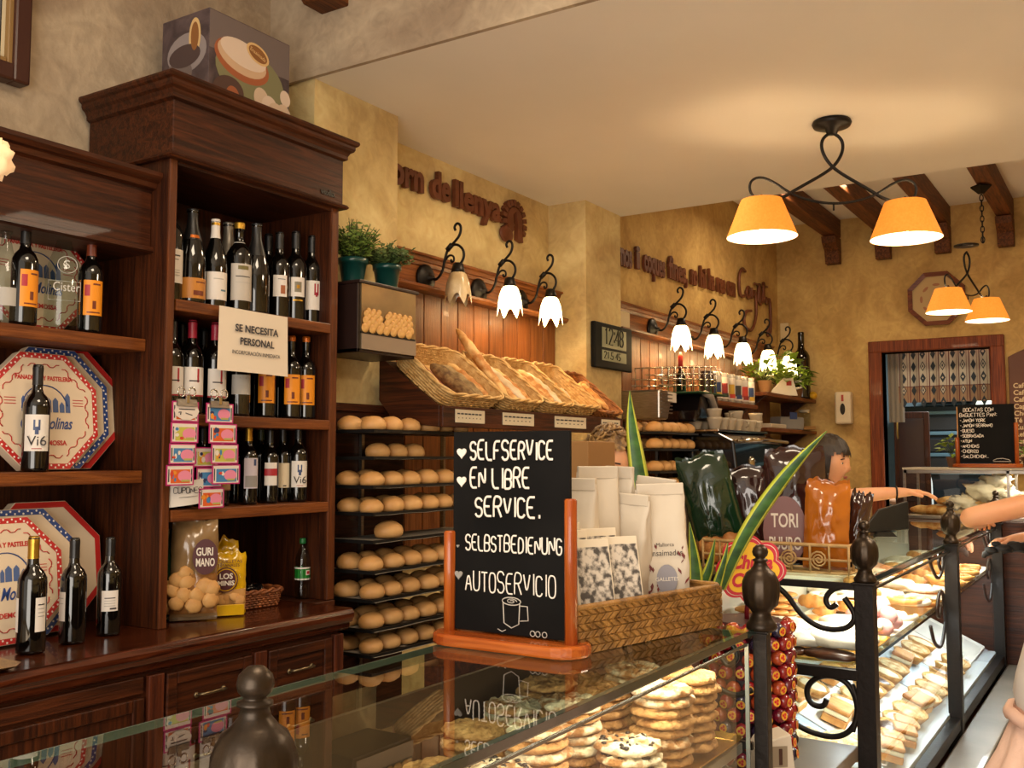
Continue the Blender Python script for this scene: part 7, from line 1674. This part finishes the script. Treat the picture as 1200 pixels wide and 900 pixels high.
# --- shop assistant with dark fringe, arm stretched over the case
hd = P(972, 541, X=5.0); wx, wy = 5.0, hd.y+.03
el = P(1000, 581, X=4.98); wr = P(1056, 577, X=5.08); tip = P(1088, 577, X=5.12)
LP = lambda p: (Vector(p)-Vector((wx, wy, 0)))
J = {}; E_ = []
J['pel'] = (Vector((0, .05, .95)), .13); J['wai'] = (Vector((0, .04, 1.08)), .11); J['che'] = (Vector((0, .03, 1.22)), .12); J['nek'] = (Vector((0, .015, 1.335)), .045); J['nk2'] = (LP(hd)+Vector((.0, .01, -.07)), .043)
E_ += [('pel', 'wai'), ('wai', 'che'), ('che', 'nek'), ('nek', 'nk2')]
for s_, sx in (('l', -.17), ('r', .17)):
    J[s_+'hip'] = (Vector((sx*.55, .05, .88)), .085); J[s_+'kne'] = (Vector((sx*.55, .05, .48)), .06); J[s_+'ank'] = (Vector((sx*.55, .06, .09)), .042); J[s_+'toe'] = (Vector((sx*.55, -.1, .04)), .035)
    E_ += [('pel', s_+'hip'), (s_+'hip', s_+'kne'), (s_+'kne', s_+'ank'), (s_+'ank', s_+'toe')]
J['rsh'] = (Vector((.0, -.13, 1.29)), .055); J['re'] = (LP(el), .04); J['ahm'] = (LP(el).lerp(LP(wr), .5), .036); J['aw'] = (LP(wr), .026); E_ += [('che', 'rsh'), ('rsh', 're'), ('re', 'ahm'), ('ahm', 'aw')]
dh = (Vector(tip)-Vector(wr)).normalized(); hand_joints(J, E_, 'a', LP(wr), dh, (0, 0, 1), dh.cross(Vector((0, 0, 1))), curl=.22, k=1.1, thumb=-1)
J['lsh'] = (Vector((.0, .20, 1.28)), .055); J['le'] = (Vector((-.05, .27, 1.03)), .04); J['lw'] = (Vector((-.22, .18, .98)), .027); E_ += [('che', 'lsh'), ('lsh', 'le'), ('le', 'lw')]; J['bw'] = (Vector((-.225, .178, .978)), .026); E_.append(('lw', 'bw'))
hand_joints(J, E_, 'b', J['bw'][0], (-.8, -.5, -.2), (0, 0, 1), (.5, -.8, 0), curl=.4)
HT = frame_z(LP(hd), -10, 8)
p = figure('shop assistant with dark fringe in black top stretching her arm over the counter', (wx, wy, 0), 0, HT, J, E_)
face_parts(p, HT)
hair_shell(p, HT, HAIRD, low=-.75, fringe=.34, seed=2, tail=([(.0, .10, .03), (.0, .16, .02), (.0, .18, -.06), (.0, .16, -.16)], [.02, .03, .028, .008]), bulk=1.03)
Jc = {}; Ec = []
Jc['pel'] = (Vector((0, .05, .93)), .145); Jc['wai'] = (Vector((0, .04, 1.08)), .125); Jc['che'] = (Vector((0, .03, 1.225)), .135); Jc['nek'] = (Vector((0, .02, 1.30)), .075); Jc['ls'] = (Vector((.0, .20, 1.275)), .068); Jc['le'] = (Vector((-.04, .265, 1.08)), .055)
Jc['rs'] = (Vector((.0, -.135, 1.285)), .066); Jc['re'] = (LP(el).lerp(Vector((.0, -.13, 1.29)), .45), .054)
Ec = [('pel', 'wai'), ('wai', 'che'), ('che', 'nek'), ('che', 'ls'), ('ls', 'le'), ('che', 'rs'), ('rs', 're')]
cloth(Jc, Ec, 'black_top', BLK, p)
Jt = {'a': (Vector((0, .05, .95)), .15)}; Et = []
for s_, sx in (('l', -.1), ('r', .1)):
    Jt[s_+'h'] = (Vector((sx, .05, .86)), .10); Jt[s_+'k'] = (Vector((sx, .05, .48)), .075); Jt[s_+'a'] = (Vector((sx, .06, .1)), .06); Et += [('a', s_+'h'), (s_+'h', s_+'k'), (s_+'k', s_+'a')]
cloth(Jt, Et, 'trousers', plain('1c1a1e', .9), p)
m = M(); c = LP(wr).lerp(LP(el), .10); dd = dh; a1 = dd.orthogonal().normalized(); a2 = dd.cross(a1); m.tube([c+(a1*math.cos(i*PI/8)+a2*math.sin(i*PI/8))*.029 for i in range(16)], .0045, 6, closed=True); m.build('wrist_band', BLK, p)
# --- man bending behind the chalkboard: only hair and forehead show
hd = P(713, 545, X=3.2); wx, wy = 3.42, hd.y+.02
LP2 = lambda q: Vector(q)-Vector((wx, wy, 0))
J = {}; E_ = []
J['pel'] = (Vector((.12, 0, .92)), .14); J['wai'] = (Vector((.08, 0, 1.05)), .13); J['che'] = (Vector((-.04, 0, 1.24)), .14); J['nek'] = (Vector((-.12, 0, 1.345)), .06); J['nk2'] = (LP2(hd)+Vector((.05, 0, -.07)), .052)
E_ = [('pel', 'wai'), ('wai', 'che'), ('che', 'nek'), ('nek', 'nk2')]
for s_, sy in (('l', .1), ('r', -.1)):
    J[s_+'h'] = (Vector((.12, sy, .86)), .09); J[s_+'k'] = (Vector((.06, sy, .48)), .065); J[s_+'a'] = (Vector((.12, sy, .09)), .045); J[s_+'t'] = (Vector((-.03, sy, .04)), .04); E_ += [('pel', s_+'h'), (s_+'h', s_+'k'), (s_+'k', s_+'a'), (s_+'a', s_+'t')]
    J[s_+'s'] = (Vector((-.07, sy*1.8, 1.30)), .06); J[s_+'e'] = (Vector((-.14, sy*2.1, 1.0)), .042); J[s_+'w'] = (Vector((-.34, sy*1.1, 1.02)), .028); E_ += [('che', s_+'s'), (s_+'s', s_+'e'), (s_+'e', s_+'w')]
    hand_joints(J, E_, s_, J[s_+'w'][0], (-1, 0, -.1), (0, 0, 1), (0, 1, 0), curl=.5, thumb=1 if sy < 0 else -1)
HT = frame_z(LP2(hd), -66, 12)
p = figure('person with short curly blond hair bending behind the white bags, only forehead visible', (wx, wy, 0), 0, HT, J, E_, 1.02)
face_parts(p, HT, 1.02); hair_shell(p, HT, HAIRB, 1.04, low=-.25, fringe=.52, curl=.14, seed=5)
Jc = {n: (J[n][0], J[n][1]+.03) for n in ('pel', 'wai', 'che', 'ls', 'rs', 'le', 're')}; cloth(Jc, [('pel', 'wai'), ('wai', 'che'), ('che', 'ls'), ('che', 'rs'), ('ls', 'le'), ('rs', 're')], 'brown_shirt', plain('4a3226', .8), p)
Jc = {n: (J[n][0], J[n][1]+.03) for n in ('pel', 'lh', 'rh', 'lk', 'rk', 'la', 'ra')}; cloth(Jc, [('pel', 'lh'), ('pel', 'rh'), ('lh', 'lk'), ('rh', 'rk'), ('lk', 'la'), ('rk', 'ra')], 'trousers', plain('1c1a1e', .9), p)
# --- baker in the kitchen
hd = P(1070, 530, X=10.1); wx, wy = 10.1, hd.y-.03
J = {}; E_ = []; HZ = hd.z
J['pel'] = (Vector((0, 0, HZ-.62)), .14); J['wai'] = (Vector((0, 0, HZ-.48)), .12); J['che'] = (Vector((0, -.02, HZ-.30)), .13); J['nek'] = (Vector((0, 0, HZ-.17)), .05); J['nk2'] = (Vector((0, .03, HZ-.09)), .045)
E_ = [('pel', 'wai'), ('wai', 'che'), ('che', 'nek'), ('nek', 'nk2')]
for s_, sx in (('l', -.1), ('r', .1)):
    J[s_+'h'] = (Vector((sx, 0, HZ-.70)), .085); J[s_+'k'] = (Vector((sx, .02, .46)), .06); J[s_+'a'] = (Vector((sx, -.02, .09)), .042); J[s_+'t'] = (Vector((sx, .1, .04)), .036); E_ += [('pel', s_+'h'), (s_+'h', s_+'k'), (s_+'k', s_+'a'), (s_+'a', s_+'t')]
    J[s_+'s'] = (Vector((sx*1.7, -.02, HZ-.23)), .055); J[s_+'e'] = (Vector((sx*2.1, .06, HZ-.48)), .04); J[s_+'w'] = (Vector((sx*1.4, .28, HZ-.46)), .027); E_ += [('che', s_+'s'), (s_+'s', s_+'e'), (s_+'e', s_+'w')]
    hand_joints(J, E_, s_, J[s_+'w'][0], (0, 1, -.1), (0, 0, 1), (1, 0, 0), curl=.5, thumb=1 if sx > 0 else -1)
HT = frame_z(Vector((0, .03, HZ)), 165, 22)
p = figure('baker with dark tied up hair and pale shirt looking down in the kitchen', (wx, wy, 0), 0, HT, J, E_)
face_parts(p, HT); hair_shell(p, HT, HAIRD, low=-.3, fringe=.45, seed=8, tail=([(0, .07, .09), (0, .09, .13), (0, .08, .16)], [.03, .042, .03]))
Jc = {n: (J[n][0], J[n][1]+.03) for n in ('pel', 'wai', 'che', 'ls', 'rs', 'le', 're')}; cloth(Jc, [('pel', 'wai'), ('wai', 'che'), ('che', 'ls'), ('che', 'rs'), ('ls', 'le'), ('rs', 're')], 'white_shirt', WTEE, p)
Jc = {n: (J[n][0], J[n][1]+.03) for n in ('pel', 'lh', 'rh', 'lk', 'rk', 'la', 'ra')}; cloth(Jc, [('pel', 'lh'), ('pel', 'rh'), ('lh', 'lk'), ('rh', 'rk'), ('lk', 'la'), ('rk', 'ra')], 'trousers', plain('2a2c30', .9), p)
# --- customer leaning over the pastry case (only the arms reach into the frame)
def customer(lbl, x, y, J2, E2, parts, headp, hrz, hair, seed, ly=0):
    J = {'pel': (Vector((x, y, .95)), .14), 'wai': (Vector((x, y+.02+ly*.5, 1.08)), .115), 'che': (Vector((x, y+.05+ly, 1.29)), .135), 'nek': (Vector((x, y+.06+ly, 1.44)), .052), 'nk2': (Vector(headp)+Vector((0, -.01, -.09)), .045)}
    E_ = [('pel', 'wai'), ('wai', 'che'), ('che', 'nek'), ('nek', 'nk2')]
    for s_, sx in (('l', -.1), ('r', .1)):
        J[s_+'h'] = (Vector((x+sx, y, .87)), .088); J[s_+'k'] = (Vector((x+sx, y+.02, .48)), .062); J[s_+'a'] = (Vector((x+sx, y, .09)), .043); J[s_+'t'] = (Vector((x+sx, y+.13, .04)), .036); E_ += [('pel', s_+'h'), (s_+'h', s_+'k'), (s_+'k', s_+'a'), (s_+'a', s_+'t')]
    J.update(J2); E_ += E2
    o = Vector((x, y, 0)); J = {n: (Vector(v[0])-o, v[1]) for n, v in J.items()}
    HT = frame_z(Vector(headp)-o, hrz, 12)
    p = figure(lbl, (x, y, 0), 0, HT, J, E_); face_parts(p, HT); hair_shell(p, HT, hair, low=-.6, fringe=.4, seed=seed)
    return p, J
elb = P(1133, 607, X=4.86); shd = P(1222, 588, X=4.98); wrs = P(1150, 612, X=5.22); hn = Vector((-.2, .9, -.1))
J2 = {'rs': (Vector((5.0, .36, 1.38)), .058), 'r1': (shd, .056), 're': (elb, .046), 'rf': (elb.lerp(wrs, .5), .04), 'aw': (wrs, .03)}
E2 = [('che', 'rs'), ('rs', 'r1'), ('r1', 're'), ('re', 'rf'), ('rf', 'aw')]
hand_joints(J2, E2, 'a', wrs, (1, .1, -.05), (0, 0, 1), (0, 1, 0), curl=.3)
gl = P(1190, 632, X=5.35); lw = P(1215, 640, X=5.3)
J2.update({'ls': (Vector((5.34, .33, 1.37)), .058), 'le': (Vector((5.42, .36, 1.12)), .044), 'bw': (gl, .03)}); E2 += [('che', 'ls'), ('ls', 'le'), ('le', 'bw')]
hand_joints(J2, E2, 'b', gl, (-.3, .9, -.1), (0, 0, 1), (.9, .3, 0), curl=.5)
p, J = customer('customer in pale short sleeves leaning with bare arm on the pastry case', 5.18, .26, J2, E2, None, (5.18, .36, 1.60), 180, HAIRD, 12)
Jc = {n: (J[n][0], J[n][1]+.032) for n in ('pel', 'wai', 'che', 'ls', 'rs')}; Jc['rsl'] = (J['rs'][0].lerp(J['r1'][0], .9), .072); Jc['rs2'] = (J['r1'][0].lerp(J['re'][0], .22), .066); Jc['ls2'] = (J['ls'][0].lerp(J['le'][0], .5), .066)
cloth(Jc, [('pel', 'wai'), ('wai', 'che'), ('che', 'ls'), ('che', 'rs'), ('rs', 'rsl'), ('rsl', 'rs2'), ('ls', 'ls2')], 'pale_shirt', WTEE, p)
Jc = {n: (J[n][0], J[n][1]+.03) for n in ('pel', 'lh', 'rh', 'lk', 'rk', 'la', 'ra')}; cloth(Jc, [('pel', 'lh'), ('pel', 'rh'), ('lh', 'lk'), ('rh', 'rk'), ('lk', 'la'), ('rk', 'ra')], 'trousers', plain('3a3c44', .9), p)
c0 = P(1176, 643, X=5.15)
m = M()
for dx, dy, dz, r in ((0, 0, 0, .035), (.02, -.05, .01, .04), (-.01, .05, -.008, .026), (.03, -.11, .005, .045), (.0, .03, .02, .02)): m.ell((c0.x+dx, c0.y+dy, c0.z+dz), (r*.9, r*1.1, r*.6), 16, 10, rough=.35, fr=3, seed=r*99)
m.tube([(c0.x, c0.y+.05, c0.z-.01), (c0.x-.01, c0.y+.08, c0.z-.03), (c0.x-.01, c0.y+.085, c0.z-.045)], [.018, .014, .008], 8)
single('black_cloth', m, BLK, 'bunched black cloth held over the counter by the customer at the right', 'cloth')
# --- second customer: pale pink skirt at the bottom right corner
sx_, sy_ = 2.18, .115
J2 = {'rs': (Vector((sx_-.16, sy_-.1, 1.39)), .055), 're': (Vector((sx_-.22, sy_-.26, 1.12)), .04), 'aw': (Vector((sx_-.16, sy_-.36, .90)), .027), 'ls': (Vector((sx_+.18, sy_-.1, 1.39)), .055), 'le': (Vector((sx_+.24, sy_-.26, 1.12)), .04), 'bw': (Vector((sx_+.2, sy_-.36, .90)), .027)}
E2 = [('che', 'rs'), ('rs', 're'), ('re', 'aw'), ('che', 'ls'), ('ls', 'le'), ('le', 'bw')]
hand_joints(J2, E2, 'a', J2['aw'][0], (0, 0, -1), (1, 0, 0), (0, 1, 0)); hand_joints(J2, E2, 'b', J2['bw'][0], (0, 0, -1), (1, 0, 0), (0, 1, 0))
p, J = customer('customer in a pale pink skirt at the bottom right corner', sx_, sy_, J2, E2, None, (sx_+.05, sy_-.10, 1.62), 175, HAIRD, 14, -.10)
Jc = {n: (J[n][0], J[n][1]+.028) for n in ('pel', 'wai', 'che', 'ls', 'rs')}; cloth(Jc, [('pel', 'wai'), ('wai', 'che'), ('che', 'ls'), ('che', 'rs')], 'white_blouse', WTEE, p)
m = M(); n = 72; vs = []; prof = [(1.03, .125), (1.0, .13), (.94, .155), (.86, .20), (.7, .235), (.5, .26), (.3, .285), (.22, .295)]
for j, (z, r) in enumerate(prof):
    for i in range(n):
        a = 2*PI*i/n; q = r*(1+.05*min(1, j/3)*math.sin(a*15+.6*math.sin(j))+.03*noise.noise(Vector((a*2, z*4, 0)))); vs.append((q*math.cos(a), q*math.sin(a)*.92, z))
m.add(vs, [(j*n+i, j*n+(i+1) % n, (j+1)*n+(i+1) % n, (j+1)*n+i) for j in range(len(prof)-1) for i in range(n)]+[tuple(range(n))], 0, True); m.build('pink_skirt', mat('pink_linen', 'cfa894', .85, 0, 'd9b7a4', 6, .25, 40), p)
m = M(); m.tube([(.132*math.cos(i*PI/16), .122*math.sin(i*PI/16), 1.012+.003*math.sin(i*2)) for i in range(32)], .013, 8, closed=True); m.build('waistband', mat('pink_linen', 'cfa894'), p)
# till screen beside the assistant
a_ = P(1010, 612, X=4.55); b_ = P(1052, 584, X=4.55)
t = thing('till_screen', 'black tilted till screen beside the outstretched arm', 'screen', (4.6, (a_.y+b_.y)/2, GT+.001), R(-62))
M().prism([(-.05, 0), (.05, 0), (.03, .02), (-.03, .02)], -.04, .04).build('foot', BLACK, t)
m = M(); m.prism([(-.10, .01), (-.02, .115), (.11, .155), (.11, .03)], -.012, .012); m.build('screen_housing', BLACK, t, .004)
